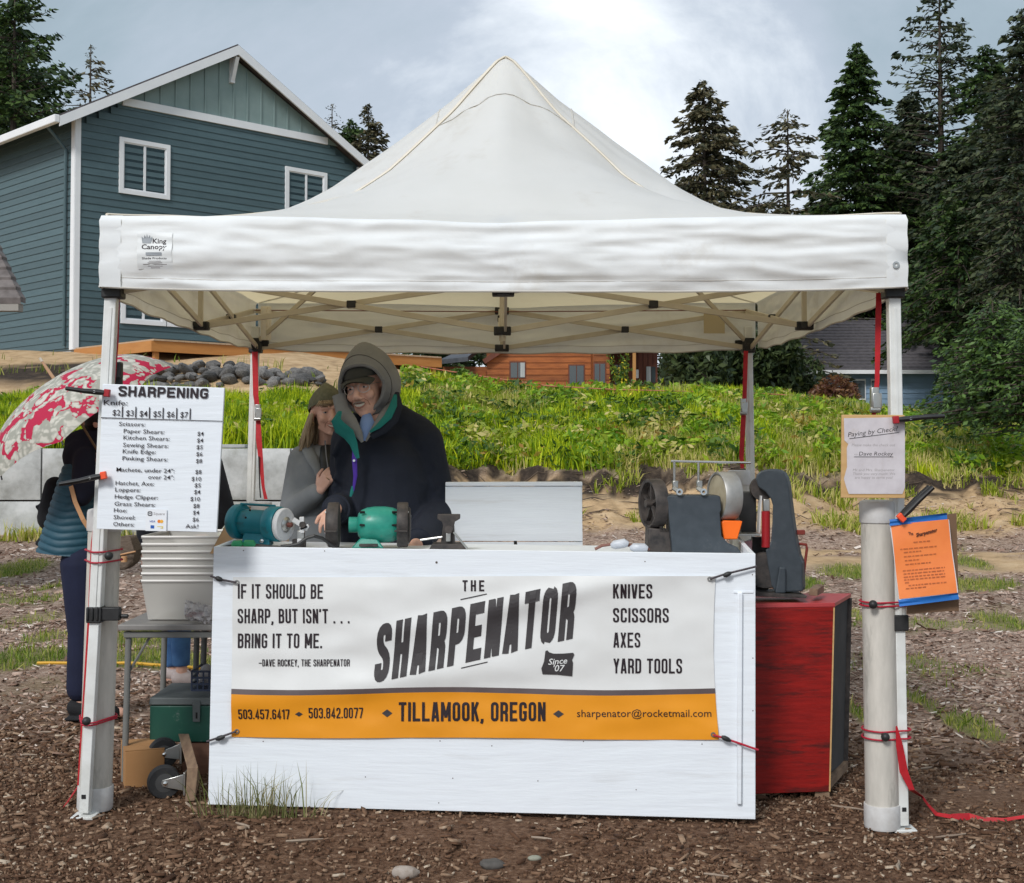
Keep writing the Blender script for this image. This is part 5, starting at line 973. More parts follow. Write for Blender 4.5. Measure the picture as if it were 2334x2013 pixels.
def banpx(u, v):
    xl = 531.5 - 3.0 * v; xr = 1631 + 7 * v - 9 * math.sin(v * math.pi) * (1 - v * .2); yt = 1315 - 3 * u + 3 * math.sin(u * 7) * .3; yb = 1679 + 6 * u + 1.5 * math.sin(u * math.pi * 3)
    return xl + (xr - xl) * u, yt + (yb - yt) * v
ban = thing('banner', 'white and orange vinyl banner with black lettering on the counter front', 'banner', pf(1080, 1500))
def strip(y0, y1, m_, nm, off=0, nv=14):
    def f(u, v):
        x, _ = banpx(u, (y0 + (y1 - y0) * v)); _, y = banpx(u, (y0 + (y1 - y0) * v)); return bb.pt(x, y + wav(u) * (1 if 0 < (y0 + (y1 - y0) * v) < 1 else 0), off)
    return obj(nm, MB().sheet(f, 120, nv), m_, ban, fix=False, angle=80)
wav = lambda u: 2.5 * math.sin(u * 9.5 + .8)
G['vinyl'] = mat('white_vinyl', (.76, .765, .755), (.70, .70, .685), rough=.42, scale=3, bump=.0008, bscale=12); G['orange'] = mat('orange_print', (.82, .32, .018), (.74, .28, .014), rough=.42, scale=3); G['stripe'] = mat('taupe_stripe', (.10, .075, .075), (.14, .11, .11), rough=.45, scale=4)
strip(0, .692, G['vinyl'], 'white_field', nv=30); strip(.692, .725, G['stripe'], 'grey_stripe', nv=3); strip(.725, 1, G['orange'], 'orange_band', nv=14)
st = lambda t, w_=.40, th=.132, g=.10: strokes(t, w_, th, g)
def bt(txt, x, y, cap, width, m_='ink', nm='lettering', **k): mb = MB(); bb.text(mb, txt, x, y, cap, width, off=.0022, **k); return obj(nm, mb, G[m_], ban, smooth=False, fix=False)
bt(st('IF IT SHOULD BE'), 543, 1364, 33, 194.5); bt(st("SHARP, BUT ISN'T . . ."), 543, 1420, 33, 255); bt(st('BRING IT TO ME.'), 543, 1476.5, 33, 192)
bt(st('-DAVE ROCKEY, THE SHARPENATOR', .40, .13), 591, 1518, 16, 207); bt(st('THE', .45, .16, .28), 1054.6, 1347, 25, 49.5)
bt(st('KNIVES'), 1397, 1363, 33, 89); bt(st('SCISSORS'), 1397, 1418, 33, 126.6); bt(st('AXES'), 1398, 1475, 34, 61); bt(st('YARD TOOLS'), 1398, 1534, 34, 156)
bt(strokes('SHARPENATOR', .46, .20, .11, .07), 852, 1556, 133, 453, ux=(1, -.2235), uy=(.085, -1), nm='title_lettering', m_='inkgrey')
bt(st('503.457.6417', .40, .13), 545, 1638, 23, 116.6); bt(st('503.842.0077', .40, .13), 705, 1636, 24, 123); bt(st('TILLAMOOK, OREGON', .42, .15), 909.5, 1643, 43.5, 334)
bt(fonttext('sharpenator@rocketmail.com'), 1315, 1633, 17.5, 306)
mb = MB()
for p_ in [[(1050, 1365), (1110, 1352), (1110, 1354.5), (1050, 1367.5)], [(1052, 1520), (1112, 1506), (1112, 1508.5), (1052, 1522.5)]]: bb.poly(mb, p_)
for cx_, cy_, w_, h_ in [(682.8, 1626.5, 9, 5.6), (883, 1625, 12, 9), (1273, 1626.5, 12.5, 8.5)]: bb.poly(mb, [(cx_ - w_, cy_), (cx_, cy_ + h_), (cx_ + w_, cy_), (cx_, cy_ - h_)])
obj('printed_ornament', mb, G['inkgrey'], ban, smooth=False, fix=False)
ore = [(370, 855), (363, 820), (380, 775), (388, 712), (400, 707), (412, 720), (440, 728), (500, 727), (560, 722), (566, 735), (552, 765), (558, 785), (553, 868), (460, 858)]
mb = MB(); bb.poly(mb, [(1100 + x / 2.708, 1220 + y / 2.708) for x, y in ore]); sm = obj('state_silhouette', mb, G['inkgrey'], ban, smooth=False, fix=False); sm.location = CN * .002
mb = MB(); bb.text(mb, fonttext('Since', .012, .2), 1250, 1514, 14, 43, ux=(1, -.08), off=.0040); bb.text(mb, fonttext("'07", .012, .2), 1262, 1529, 15.5, 26, off=.0040); lt_ = obj('lettering', mb, G['vinyl'], sm, smooth=False, fix=False)
for x_, y_ in [(541, 1327), (541, 1666), (1617, 1319), (1625, 1673)]: obj('grommet', MB().lathe([(.0045, 0), (.0095, .0005), (.0095, .003), (.0045, .003)], bb.pt(x_, y_, .001), CN, 16, True), G['steel'], ban)
G['blackcord'] = mat('black_cord', (.015, .012, .015), (.10, .08, .09), rough=.7, scale=300)
def tie(label, pts, knot, m_, off=.012):
    p_ = [bb.pt(x, y, off) for x, y in pts]; t = thing('elastic_tie', label, 'elastic cord', p_[0], 'elastic ties stretching the banner'); obj('cord', MB().tube(p_, .0042, 7), G[m_], t); k = [bb.pt(x, y, off + .002) for x, y in knot]; obj('knot', MB().tube([k[0], k[0].lerp(k[1], .3), k[0].lerp(k[1], .7), k[1]], [.005, .010, .0095, .005], 9), G['black'], t)
tie('black elastic tie at the top left corner of the banner', [(483, 1312), (505, 1320), (541, 1327)], [(495, 1315), (510, 1322)], 'blackcord'); tie('black elastic tie at the bottom left corner of the banner', [(474, 1688), (505, 1678), (541, 1665)], [(495, 1683), (515, 1676)], 'blackcord')
tie('black elastic tie at the top right corner of the banner', [(1617, 1319), (1650, 1308), (1724, 1290)], [(1647, 1312), (1665, 1304)], 'blackcord'); tie('red elastic tie at the bottom right corner of the banner', [(1625, 1673), (1650, 1680), (1727, 1707)], [(1643, 1676), (1664, 1686)], 'redcord')
# grass clump at the foot of the counter
tf = thing('grass_clump', 'wispy grass clump growing at the lower left foot of the white counter', 'grass clump', ground_hit(580, 1850)); X = []; Y = []
for px, n_ in ((600, 55), (560, 40), (640, 30), (520, 14), (680, 14), (700, 6), (480, 8)):
    c = ground_hit(px, 1850)
    for k in range(n_): X.append(c.x + random.gauss(0, .05)); Y.append(c.y - .02 + random.gauss(0, .02))
X = np.array(X); Y = np.clip(np.array(Y), 4.8, 5.13); blades('blades', X, Y, .06, .22, .0045, grassmat('wispy_grass', (.12, .14, .04), (.36, .32, .16), (.20, .22, .07)), .55, tf)
# ------------------------------------------------------------------ white box behind the counter
wb = thing('plywood_box', 'white painted plywood box standing behind the counter right of the man', 'box', (P(1175, 1200, 6.05).x, 6.05, 0)); yb = 6.02
c4 = [P(1015, 1233, yb), P(1328, 1234, yb), P(1327, 1098, yb), P(1015, 1100, yb)]; obj('upper_panel', MB().prism([c4[0], c4[1], P(1326, 1109, yb), P(1015, 1109, yb)], (0, .018, 0)), G['whitewood'], wb, bevel=.001, smooth=False)
obj('top_rail', MB().prism([P(1015, 1108, yb - .008), P(1328, 1108, yb - .008), P(1327, 1098, yb - .008), P(1015, 1099, yb - .008)], (0, .04, 0)), G['whitewood'], wb, bevel=.003, smooth=False)
zt_ = P(1200, 1235, yb).z; x0, x1 = c4[0].x - .15, c4[1].x
mb = MB().hexa([Vector((x0, yb, .0)), Vector((x1, yb, .0)), Vector((x1, yb + .018, .0)), Vector((x0, yb + .018, .0)), Vector((x0, yb, zt_ - .002)), Vector((x1, yb, zt_ - .002)), Vector((x1, yb + .018, zt_ - .002)), Vector((x0, yb + .018, zt_ - .002))]); obj('lower_panel', mb, G['whitewood'], wb, bevel=.001, smooth=False)
for xx in (x1 - .009,): obj('side_panel', MB().box((xx, yb + .25, c4[2].z / 2), (.018, .46, c4[2].z - .02)), G['whitewood'], wb, smooth=False, bevel=.002)
obj('handle_slot', MB().prism([P(1171, 1233, yb - .001), P(1178, 1233, yb - .001), P(1180, 1249, yb - .001), P(1258, 1252, yb - .001), P(1258, 1254, yb - .001), P(1172, 1252, yb - .001)], (0, .001, 0)), G['dark'], wb, smooth=False)
# ------------------------------------------------------------------ price board
sb = Board((0, 5.035, 0), (0, -1, 0)); sgn = thing('price_board', 'white board headed SHARPENING with a price list, clamped to the left leg', 'sign', P(365, 1210, 5.035))
q4 = [(219, 1206), (493, 1214), (511, 884), (233, 875)]; obj('panel', MB().prism([sb.pt(x, y, -.004) for x, y in q4], (0, .016, 0)), G['whitewood'], sgn, bevel=.002, smooth=False)
CS = 4.829; cpx = lambda x, y: (220 + x / CS, 860 + y / CS); UX = (1, .0285); UY = (.055, -1); mb = MB()
def bl_(txt, x, y, cap, width=None, bold=.004, data=None): X_0, Y_0 = cpx(x, y); sb.text(mb, data or fonttext(txt, bold), X_0, Y_0, cap / CS, width / CS if width else None, ux=UX, uy=UY, off=.0003)
bl_('', 240, 207, 112, 985, data=strokes('SHARPENING', .78, .21, .15)); obj('title_lettering', mb, G['ink'], sgn, smooth=False, fix=False); mb = MB()
bl_('Knife:', 78, 303, 56, 262)
for i, (c_, x, y) in enumerate([('$2', 175, 418), ('$3', 323, 424), ('$4', 473, 430), ('$5', 623, 434), ('$6', 773, 438), ('$7', 921, 443)]):
    bl_(c_, x, y, 66, 85); X_0, Y_0 = cpx(x + 105, y - 100); X_1, Y_1 = cpx(x + 101, y + 22); sb.poly(mb, [(X_0, Y_0), (X_1, Y_1), (X_1 + 2.4, Y_1), (X_0 + 2.4, Y_0)], .0004)
a, b_ = cpx(48, 440), cpx(1388, 480); sb.poly(mb, [a, (a[0], a[1] + 1.9), (b_[0], b_[1] + 1.6), b_], .0004)
rows = [('Scissors:', 246, 533, 290, None), ('Paper Shears:', 298, 612, 448, ('$4', 1110, 642, 68)), ('Kitchen Shears:', 295, 684, 508, ('$4', 1105, 716, 68)), ('Sewing Shears:', 290, 764, 500, ('$5', 1100, 790, 68)), ('Knife Edge:', 288, 836, 365, ('$6', 1097, 866, 68)), ('Pinking Shears:', 284, 912, 500, ('$8', 1093, 942, 68)),
        ('Machete, under 24":', 218, 1036, 640, ('$8', 1086, 1062, 68)), ('over 24":', 568, 1118, 286, ('$10', 1045, 1138, 106)), ('Hatchet, Axe:', 208, 1184, 425, ('$5', 1078, 1210, 68)), ('Loppers:', 204, 1256, 278, ('$4', 1073, 1284, 68)), ('Hedge Clipper:', 200, 1334, 475, ('$10', 1032, 1360, 106)),
        ('Grass Shears:', 196, 1412, 450, ('$8', 1064, 1436, 68)), ('Hoe:', 190, 1484, 145, ('$4', 1060, 1510, 68)), ('Shovel:', 186, 1560, 240, ('$6', 1056, 1586, 68)), ('Others:', 182, 1636, 232, ('Ask!', 978, 1660, 140))]
for t_, x, y, w_, pr in rows:
    bl_(t_, x, y, 47, w_, .003)
    if pr: bl_(pr[0], pr[1], pr[2], 47, pr[3], .003)
obj('lettering', mb, G['ink'], sgn, smooth=False, fix=False)
mb = MB(); c4 = [cpx(548, 1448), cpx(775, 1455), cpx(770, 1695), cpx(540, 1690)]; sb.poly(mb, c4, .0015); stk = obj('card_sticker', MB().prism([Vector(p) for p in mb.v], (0, .0008, 0)), mat('sticker_white', (.80, .82, .85), rough=.35), sgn, smooth=False)
def colorpoly(nm, pts, c_): mb = MB(); sb.poly(mb, [cpx(*p) for p in pts], .0022); obj(nm, mb, mat(nm + '_ink', c_, rough=.5), stk, smooth=False, fix=False)
mb = MB(); X_0, Y_0 = cpx(628, 1514); sb.text(mb, fonttext('Square', .0), X_0, Y_0, 30 / CS, 124 / CS, ux=UX, uy=UY, off=.0022); obj('lettering', mb, G['inkpale'], stk, smooth=False, fix=False)
mb = MB(); sq = [(0, -20), (15, -20), (20, -15), (20, 15), (15, 20), (-15, 20), (-20, 15), (-20, -15), (-15, -20)]
mb.tube([sb.pt(*cpx(590 + a_, 1500 + b_ ), .0025) for a_, b_ in sq + [(0, -20)]], .0016, 5); sb.poly(mb, [cpx(583, 1493), cpx(597, 1493), cpx(597, 1507), cpx(583, 1507)], .0022); obj('square_mark', mb, G['inkgrey'], stk, fix=False)
mb = MB(); X_0, Y_0 = cpx(585, 1596); sb.text(mb, fonttext('VISA', .01, .2), X_0, Y_0, 22 / CS, 62 / CS, ux=UX, uy=UY, off=.0022); obj('lettering', mb, mat('card_blue_ink', (.03, .06, .35), rough=.5), stk, smooth=False, fix=False)
cir = lambda x, y, r_: [(x + r_ * math.cos(k * math.pi / 8), y + r_ * math.sin(k * math.pi / 8)) for k in range(16)]
colorpoly('circle_red', cir(690, 1586, 19), (.80, .20, .02)); mb = MB(); sb.poly(mb, [cpx(*p) for p in cir(718, 1587, 19)], .0024); obj('circle_yellow', mb, mat('circle_yellow_ink', (.85, .42, .04), rough=.5), stk, smooth=False, fix=False)
colorpoly('blue_badge', [(597, 1628), (637, 1630), (636, 1665), (596, 1663)], (.02, .10, .42)); colorpoly('yellow_badge', [(668, 1640), (735, 1640), (733, 1666), (700, 1664), (733, 1650), (668, 1645)], (.70, .55, .12))
# ------------------------------------------------------------------ check sign
kb = Board((0, 5.0, 0), (0, -1, 0)); KS = 3.029; kpx = lambda x, y: (1650 + x / KS, 880 + y / KS)
chk = thing('check_sign', 'small wooden board with a handwritten style note about paying by check', 'sign', P(1990, 1130, 5.0)); q4 = [(810, 772), (1253, 775), (1250, 200), (815, 198)]
G['bareply'] = mat('bare_plywood', (.50, .30, .12), (.60, .38, .17), rough=.65, scale=6, stretch=(1, 1, 6)); G['paper'] = mat('water_stained_paper', (.62, .58, .60), (.52, .48, .50), rough=.7, scale=16, dirt=(.45, .38, .34), dscale=9, dlim=(.55, .75))
obj('panel', MB().prism([kb.pt(*kpx(*p), -.002) for p in q4], (0, .012, 0)), G['bareply'], chk, bevel=.002, smooth=False)
ppts = [(862, 745), (1232, 745), (1250, 700), (1249, 215), (828, 222), (832, 375), (858, 400), (848, 430), (850, 560), (828, 640), (845, 700)]; mb = MB(); kb.poly(mb, [kpx(*p) for p in ppts], .0004); pap = obj('paper_sheet', MB().prism([Vector(p) for p in mb.v], (0, .0008, 0)), G['paper'], chk, smooth=False)
mb = MB(); lt2 = MB()
def kt(m_b, t, x, y, cap, w_, bold=0, ux=(1, -.1)): X_0, Y_0 = kpx(x, y); kb.text(m_b, fonttext(t, bold, .12), X_0, Y_0, cap / KS, w_ / KS, ux=ux, uy=(.03, -1), off=.0005)
kt(mb, 'Paying by Check?', 856, 352, 34, 345, .004, (1, -.125)); kt(mb, 'Dave Rockey', 932, 480, 28, 236, .004, (1, 0))
for a_, b_ in [((865, 362), (1210, 318)), ((898, 487), (1168, 487))]: A, B = kpx(*a_), kpx(*b_); kb.poly(mb, [A, (A[0], A[1] + 1.1), (B[0], B[1] + 1.1), B], .002)
obj('lettering', mb, G['inkgrey'], pap, smooth=False, fix=False); u0 = (1, 0)
for t_, x, y, c_, w_ in [('Please make the check out', 882, 416, 19, 300), ('to', 900, 478, 14, 22), ('Mr and Mrs. Sharpenator', 890, 588, 18, 290), ('Thank you very much! We', 890, 614, 18, 292), ('are happy to serve you!', 904, 640, 18, 262)]: kt(lt2, t_, x, y, c_, w_, 0, u0)
obj('fine_lettering', lt2, G['inkpale'], pap, smooth=False, fix=False)
# ------------------------------------------------------------------ orange sheet
ob = Board((0, 4.99, 0), (0, -1, 0)); OS = 5.585; opx = lambda x, y: (1980 + x / OS, 1100 + y / OS)
ors = thing('orange_notice', 'laminated orange notice edged with blue tape, hanging from the front right leg', 'notice', P(2110, 1370, 4.99))
def osheet(nm, pts4, m_, off, nv=8, y_=0):
    (ax, ay), (bx_, by), (cx_, cy), (dx_, dy) = pts4
    def f(u, v): tx = ax + (bx_ - ax) * u; ty = ay + (by - ay) * u; ex = dx_ + (cx_ - dx_) * u; ey = dy + (cy - dy) * u; x, y = tx + (ex - tx) * v, ty + (ey - ty) * v; X0, Y0 = opx(x, y); return ob.pt(X0, Y0, off + .004 * math.sin(u * 3 + v * 2) + .003 * math.sin(v * 7 + u * 2))
    return obj(nm, MB().sheet(f, 10, nv), m_, ors, fix=False)
G['opaper'] = mat('fluorescent_orange_paper', (.95, .28, .08), (.88, .23, .06), rough=.4, scale=8, coat=.3); G['btape'] = mat('blue_tape', (.015, .12, .42), (.02, .16, .50), rough=.5, scale=14)
G['clearfilm'] = mat('clear_film', (.70, .66, .66), rough=.25, spec=.6); osheet('laminate', [(268, 540), (1020, 470), (1150, 1450), (385, 1500)], G['clearfilm'], -.0012)
sh = osheet('paper_sheet', [(280, 535), (1010, 465), (1130, 1405), (385, 1480)], G['opaper'], 0); osheet('blue_tape', [(262, 470), (995, 385), (1000, 470), (262, 550)], G['btape'], .003, 3); osheet('blue_tape', [(370, 1490), (1135, 1400), (1150, 1485), (385, 1575)], G['btape'], .003, 3)
def ot(mb, t, x, y, cap, w_, bold=0, ux=(1, -.085), uy=(-.1, -1)):
    X_0, Y_0 = opx(x, y); V, F, W = fonttext(t, bold); k = w_ / W / cap; vs = []
    for a, b_, c_ in V: A, B = a * cap * k / OS, b_ * cap / OS; px, py = X_0 + A * ux[0] - B * uy[0] * -1, Y_0 + A * ux[1] - B; uu = ((px - 1980) * OS - 280) / 730; v_ = ((py - 1100) * OS - 500) / 960; vs.append(ob.pt(px, py, .0035 + .004 * math.sin(uu * 3 + v_ * 2) + .003 * math.sin(v_ * 7 + uu * 2)))
    mb.add(vs, F)
mb = MB(); ot(mb, 'The', 497, 665, 40, 62, .02, (1, .0)); ot(mb, 'Sharpenator', 598, 690, 48, 268, .03, (1, -.26)); obj('title_lettering', mb, G['ink'], sh, smooth=False, fix=False)
G['brownink'] = mat('brown_print', (.28, .07, .03), rough=.6); mb = MB()
for x, y, w_ in [(560, 765, 215), (395, 855, 470), (440, 895, 225), (443, 950, 430), (455, 1000, 195), (462, 1050, 340), (430, 1130, 540), (440, 1170, 520), (442, 1210, 530), (445, 1245, 530), (455, 1280, 60), (500, 1315, 490), (465, 1355, 270)]:
    xx = x
    while xx < x + w_:
        l = random.uniform(22, 60); l = min(l, x + w_ - xx); yy = y - (xx - x) * .085; 
        for h_ in ((0, 5), (9, 13)):
            pp = []
            for a_, b_ in ((xx, yy - h_[0]), (xx + l, yy - l * .085 - h_[0]), (xx + l, yy - l * .085 - h_[1]), (xx, yy - h_[1])): X0, Y0 = opx(a_, b_); uu = (a_ - 280) / 730; v_ = (b_ - 500) / 960; pp.append(ob.pt(X0, Y0, .0035 + .004 * math.sin(uu * 3 + v_ * 2) + .003 * math.sin(v_ * 7 + uu * 2)))
            mb.add(pp, [(0, 1, 2, 3)])
        xx += l + 12
obj('fine_print', mb, G['brownink'], sh, smooth=False, fix=False)['kind'] = 'stuff'
obj('backing_board', MB().prism([P(2062, 1185, 5.03), P(2180, 1170, 5.03), P(2186, 1392, 5.03), P(2068, 1400, 5.03)], (0, .008, 0)), mat('brown_board', (.14, .08, .045), (.20, .12, .07), rough=.8), ors, smooth=False)
# ------------------------------------------------------------------ machines on the counter
G['green'] = mat('worn_green_enamel', (.015, .20, .15), (.03, .30, .22), rough=.35, scale=14, dirt=(.10, .10, .09), dscale=14, dlim=(.56, .7), bump=.0006, bscale=60)
G['teal'] = mat('teal_paint', (.005, .16, .20), (.01, .21, .26), rough=.38, scale=8, dirt=(.04, .07, .075), dscale=12, dlim=(.56, .72), bump=.0004, bscale=90)
G['iron'] = mat('dark_cast_iron', (.022, .020, .020), (.075, .062, .055), rough=.6, scale=24, bump=.0008, bscale=60); G['charcoal'] = mat('charcoal_paint', (.035, .045, .055), (.05, .062, .074), rough=.55, scale=18, dirt=(.10, .10, .10), dscale=9, dlim=(.6, .8))
G['buff'] = mat('white_buffing_wheel', (.62, .62, .62), (.72, .72, .72), rough=.9, scale=40, bump=.001, bscale=150); G['wood'] = mat('weathered_wood', (.16, .10, .065), (.28, .19, .12), rough=.8, scale=5, stretch=(6, 1, 6), bump=.001, bscale=30)
def T(px, py, Y): return P(px, py, Y)
WS = lambda x: (tl.z - .022) + ((tr_.z - .042) - (tl.z - .042)) * (x - tl.x) / (tr_.x - tl.x)      # work surface height
# green bench grinder
Yg = 5.50; c = T(866, 1196, Yg); gr = thing('bench_grinder', 'worn green bench grinder with two black wheel guards in front of the man', 'grinder', (c.x, Yg, WS(c.x)))
ax = Vector((1, .06, 0)).normalized(); k = Yg / FPX
obj('motor_housing', MB().lathe([(.028, -51 * k), (.046, -49 * k), (.060, -42 * k), (.070, -29 * k), (.0745, -12 * k), (.0745, 12 * k), (.070, 29 * k), (.060, 42 * k), (.046, 49 * k), (.028, 51 * k)], c, ax, 32), G['green'], gr)
for s in (-1, 1): obj('end_hub', MB().lathe([(.030, s * 50 * k), (.032, s * 54 * k), (.032, s * 70 * k)], c, ax, 20), G['green'], gr)
for a_ in (-.5, .25): 
    for s in (-1, 1): obj('vent_slot', MB().box(c + ax * s * 36 * k + Vector((0, -math.cos(a_) * .068, math.sin(a_) * -.07 + .02)), (.020, .012, .006), Matrix.Rotation(a_, 3, 'X')), G['dark'], gr)
for s, x0 in ((-1, 762), (1, 918)):
    gc = c + ax * (x0 - 866) * k; R_ = 51 * k
    gd = obj('wheel_guard', MB().lathe([(R_ * .5, -.023), (R_ * .97, -.023), (R_, -.018), (R_, .018), (R_ * .97, .022), (R_ * .5, .022)], gc, ax, 32), G['iron'], gr)
    obj('grinding_wheel', MB().lathe([(.01, -.012), (R_ * .86, -.012), (R_ * .86, .012), (.01, .012)], gc + Vector((0, -.012, 0)), ax, 32), mat('grinding_stone', (.25, .24, .23), (.33, .32, .3), rough=.9, scale=60), gd)
    obj('guard_cover', MB().lathe([(.02, s * .024), (R_ * .80, s * .024), (R_ * .72, s * .031), (.02, s * .034)], gc, ax, 28), G['iron'], gd)
    for a_ in (.4, 2.4, 4.4): obj('screw', MB().lathe([(.004, 0), (.004, .004)], gc + ax * s * .0245 + Vector((0, math.cos(a_), math.sin(a_))) * R_ * .86, ax * s, 8), G['steel'], gd)
    obj('tool_rest', MB().box(gc + Vector((0, -.098, -.02)), (.05, .035, .006)), G['iron'], gd, bevel=.001)
mb = MB().hexa([T(800, 1250, Yg - .06), T(876, 1250, Yg - .06), T(876, 1250, Yg + .07), T(800, 1250, Yg + .07), T(822, 1226, Yg - .045), T(858, 1226, Yg - .045), T(858, 1226, Yg + .05), T(822, 1226, Yg + .05)]); obj('pedestal', mb, G['green'], gr, bevel=.006)
obj('switch_bracket', MB().box(T(840, 1243, Yg - .075), (.075, .02, .012)), G['iron'], gr, bevel=.003)
# teal buffer
Yt = 5.46; k = Yt / FPX; ax = Vector((.90, -.43, -.03)).normalized(); c = T(592, 1192, Yt); bf = thing('buffing_machine', 'teal bench grinder with a white buffing wheel left of the green one', 'grinder', (c.x, Yt, WS(c.x)))
R1 = 40 * k
obj('motor_body', MB().lathe([(R1 * .74, -.085), (R1 * .74, .06)], c, ax, 30), G['teal'], bf)
obj('end_bell', MB().lathe([(R1 * .5, -.135), (R1 * .86, -.130), (R1 * .99, -.118), (R1, -.105), (R1, -.088), (R1 * .9, -.080), (R1 * .74, -.078)], c, ax, 32), G['teal'], bf)
obj('end_bell', MB().lathe([(R1 * .74, .045), (R1 * .95, .050), (R1, .058), (R1, .098), (R1 * .96, .104)], c, ax, 32), G['teal'], bf)
wh = obj('buffing_wheel', MB().lathe([(.01, .106), (R1 * .90, .106), (R1 * .93, .112), (R1 * .93, .124), (R1 * .88, .128), (.01, .127)], c, ax, 36), G['buff'], bf)
obj('flange', MB().lathe([(.03, .1275), (.032, .131), (.025, .138), (.012, .140)], c, ax, 20), G['steel'], wh); obj('spindle_nut', MB().lathe([(.010, .140), (.010, .156), (.006, .160)], c, ax, 8), mat('rusty_nut', (.12, .04, .03), rough=.7), wh)
a = c - ax * .095 + Vector((0, 0, R1 * .96)); b_ = c + ax * .075 + Vector((0, 0, R1 * .96)); obj('carry_handle', MB().tube([a + Vector((0, 0, -.015)), a + Vector((0, 0, .004)), b_ + Vector((0, 0, .004)), b_ + Vector((0, 0, -.015))], .005, 8), G['teal'], bf)
mb = MB().hexa([c + ax * -.08 + Vector((0, -.05, -.088)), c + ax * .06 + Vector((0, -.05, -.088)), c + ax * .06 + Vector((0, .05, -.088)), c + ax * -.08 + Vector((0, .05, -.088)), c + ax * -.07 + Vector((0, -.03, -.03)), c + ax * .05 + Vector((0, -.03, -.03)), c + ax * .05 + Vector((0, .03, -.03)), c + ax * -.07 + Vector((0, .03, -.03))]); obj('foot', mb, G['teal'], bf, bevel=.004)
obj('bolt', MB().lathe([(.008, 0), (.008, .006), (.004, .008)], T(597, 1233, Yt - .06), (0, -1, 0), 8), G['chrome'], bf)
for p_ in ((560, 1180), (570, 1163)): obj('screw_hole', MB().lathe([(.0045, 0), (.0045, .002)], T(*p_, Yt - .068), (0, -1, 0), 10), G['dark'], bf)
# vise
Yv = 5.42; c = T(1022, 1250, Yv); vs = thing('bench_vise', 'small dark bench vise at the middle of the counter edge', 'vise', c)
def pr(nm, pts, m_, par, Y0, th, bev=.002, smooth=True): return obj(nm, MB().prism([T(x, y, Y0) for x, y in pts], (0, th, 0)), G[m_], par, bevel=bev, smooth=smooth)
pr('fixed_jaw', [(997, 1173), (1048, 1173), (1048, 1183), (1036, 1190), (1034, 1200), (1010, 1200), (1008, 1190), (997, 1183)], 'iron', vs, Yv - .03, .055); pr('body', [(1010, 1198), (1034, 1198), (1036, 1242), (1004, 1242)], 'iron', vs, Yv - .03, .07)
pr('base', [(985, 1240), (1052, 1240), (1062, 1252), (978, 1252)], 'iron', vs, Yv - .05, .11); obj('screw_boss', MB().lathe([(.012, 0), (.016, .006), (.016, .02)], T(1023, 1207, Yv - .035), (0, -1, 0), 16), G['iron'], vs); obj('guide_bar', MB().box(T(1022, 1224, Yv - .04), (.018, .03, .034)), G['steel'], vs, bevel=.002)
obj('handle', MB().tube([T(958, 1231, Yv - .04), T(1008, 1224, Yv - .04)], .0045, 8), G['steel'], vs); obj('handle', MB().tube([T(1034, 1213, Yv - .05), T(1066, 1252, Yv - .05)], .0045, 8), G['steel'], vs)
# small fixture, tools and cord
fx = thing('clamping_jig', 'small steel clamping jig with white tape beside the buffing wheel', 'jig', T(685, 1248, 5.46)); G['tape'] = mat('white_tape', (.62, .62, .62), rough=.6)
for (x0, y0), (x1, y1), w_ in [((688, 1178), (689, 1215), .018), ((668, 1184), (702, 1206), .020), ((684, 1206), (704, 1198), .014)]: obj('jig_arm', MB().bar(T(x0, y0, 5.44), T(x1, y1, 5.44), w_, .014, up=(0, 1, 0)), G['tape'], fx, bevel=.002)
obj('jig_post', MB().box(T(686, 1222, 5.46), (.030, .025, .045)), G['steel'], fx, bevel=.002); obj('jig_base', MB().box(T(682, 1240, 5.46), (.05, .05, .04)), G['iron'], fx, bevel=.003); obj('jig_knob', MB().box(T(683, 1233, 5.42), (.018, .018, .018)), G['tape'], fx, bevel=.002)
obj('jig_hub', MB().lathe([(.013, 0), (.013, .012)], T(690, 1196, 5.43), (0, -1, 0), 12), G['iron'], fx)
cb = [T(*p) for p in [(640, 1246, 5.4), (660, 1244, 5.4), (680, 1240, 5.4), (700, 1226, 5.4), (716, 1222, 5.4), (735, 1227, 5.42), (752, 1240, 5.42), (766, 1250, 5.42), (800, 1252, 5.4)]]
tag(obj('power_cord', MB().tube(cb, .007, 8), G['black'], loc=cb[0]), 'black power cord arching between the teal and green grinders', 'cord')
gt = thing('sanding_tool', 'hand tool in two green grips lying behind the counter edge at the left', 'hand tool', T(560, 1246, 5.32))
obj('grip', MB().tube([T(530, 1245, 5.32), T(534, 1241, 5.32), T(548, 1240, 5.32), T(552, 1244, 5.32)], [.010, .016, .016, .010], 10), mat('bright_green_plastic', (.03, .30, .12), rough=.4), gt); obj('grip', MB().tube([T(556, 1244, 5.32), T(560, 1240, 5.32), T(576, 1240, 5.32), T(581, 1245, 5.32)], [.010, .017, .016, .010], 10), bpy.data.materials['bright_green_plastic'], gt)
obj('blade', MB().tube([T(508, 1247, 5.32), T(530, 1245, 5.32), T(582, 1245, 5.32), T(640, 1248, 5.32)], [.004, .009, .010, .006], 8), G['iron'], gt)
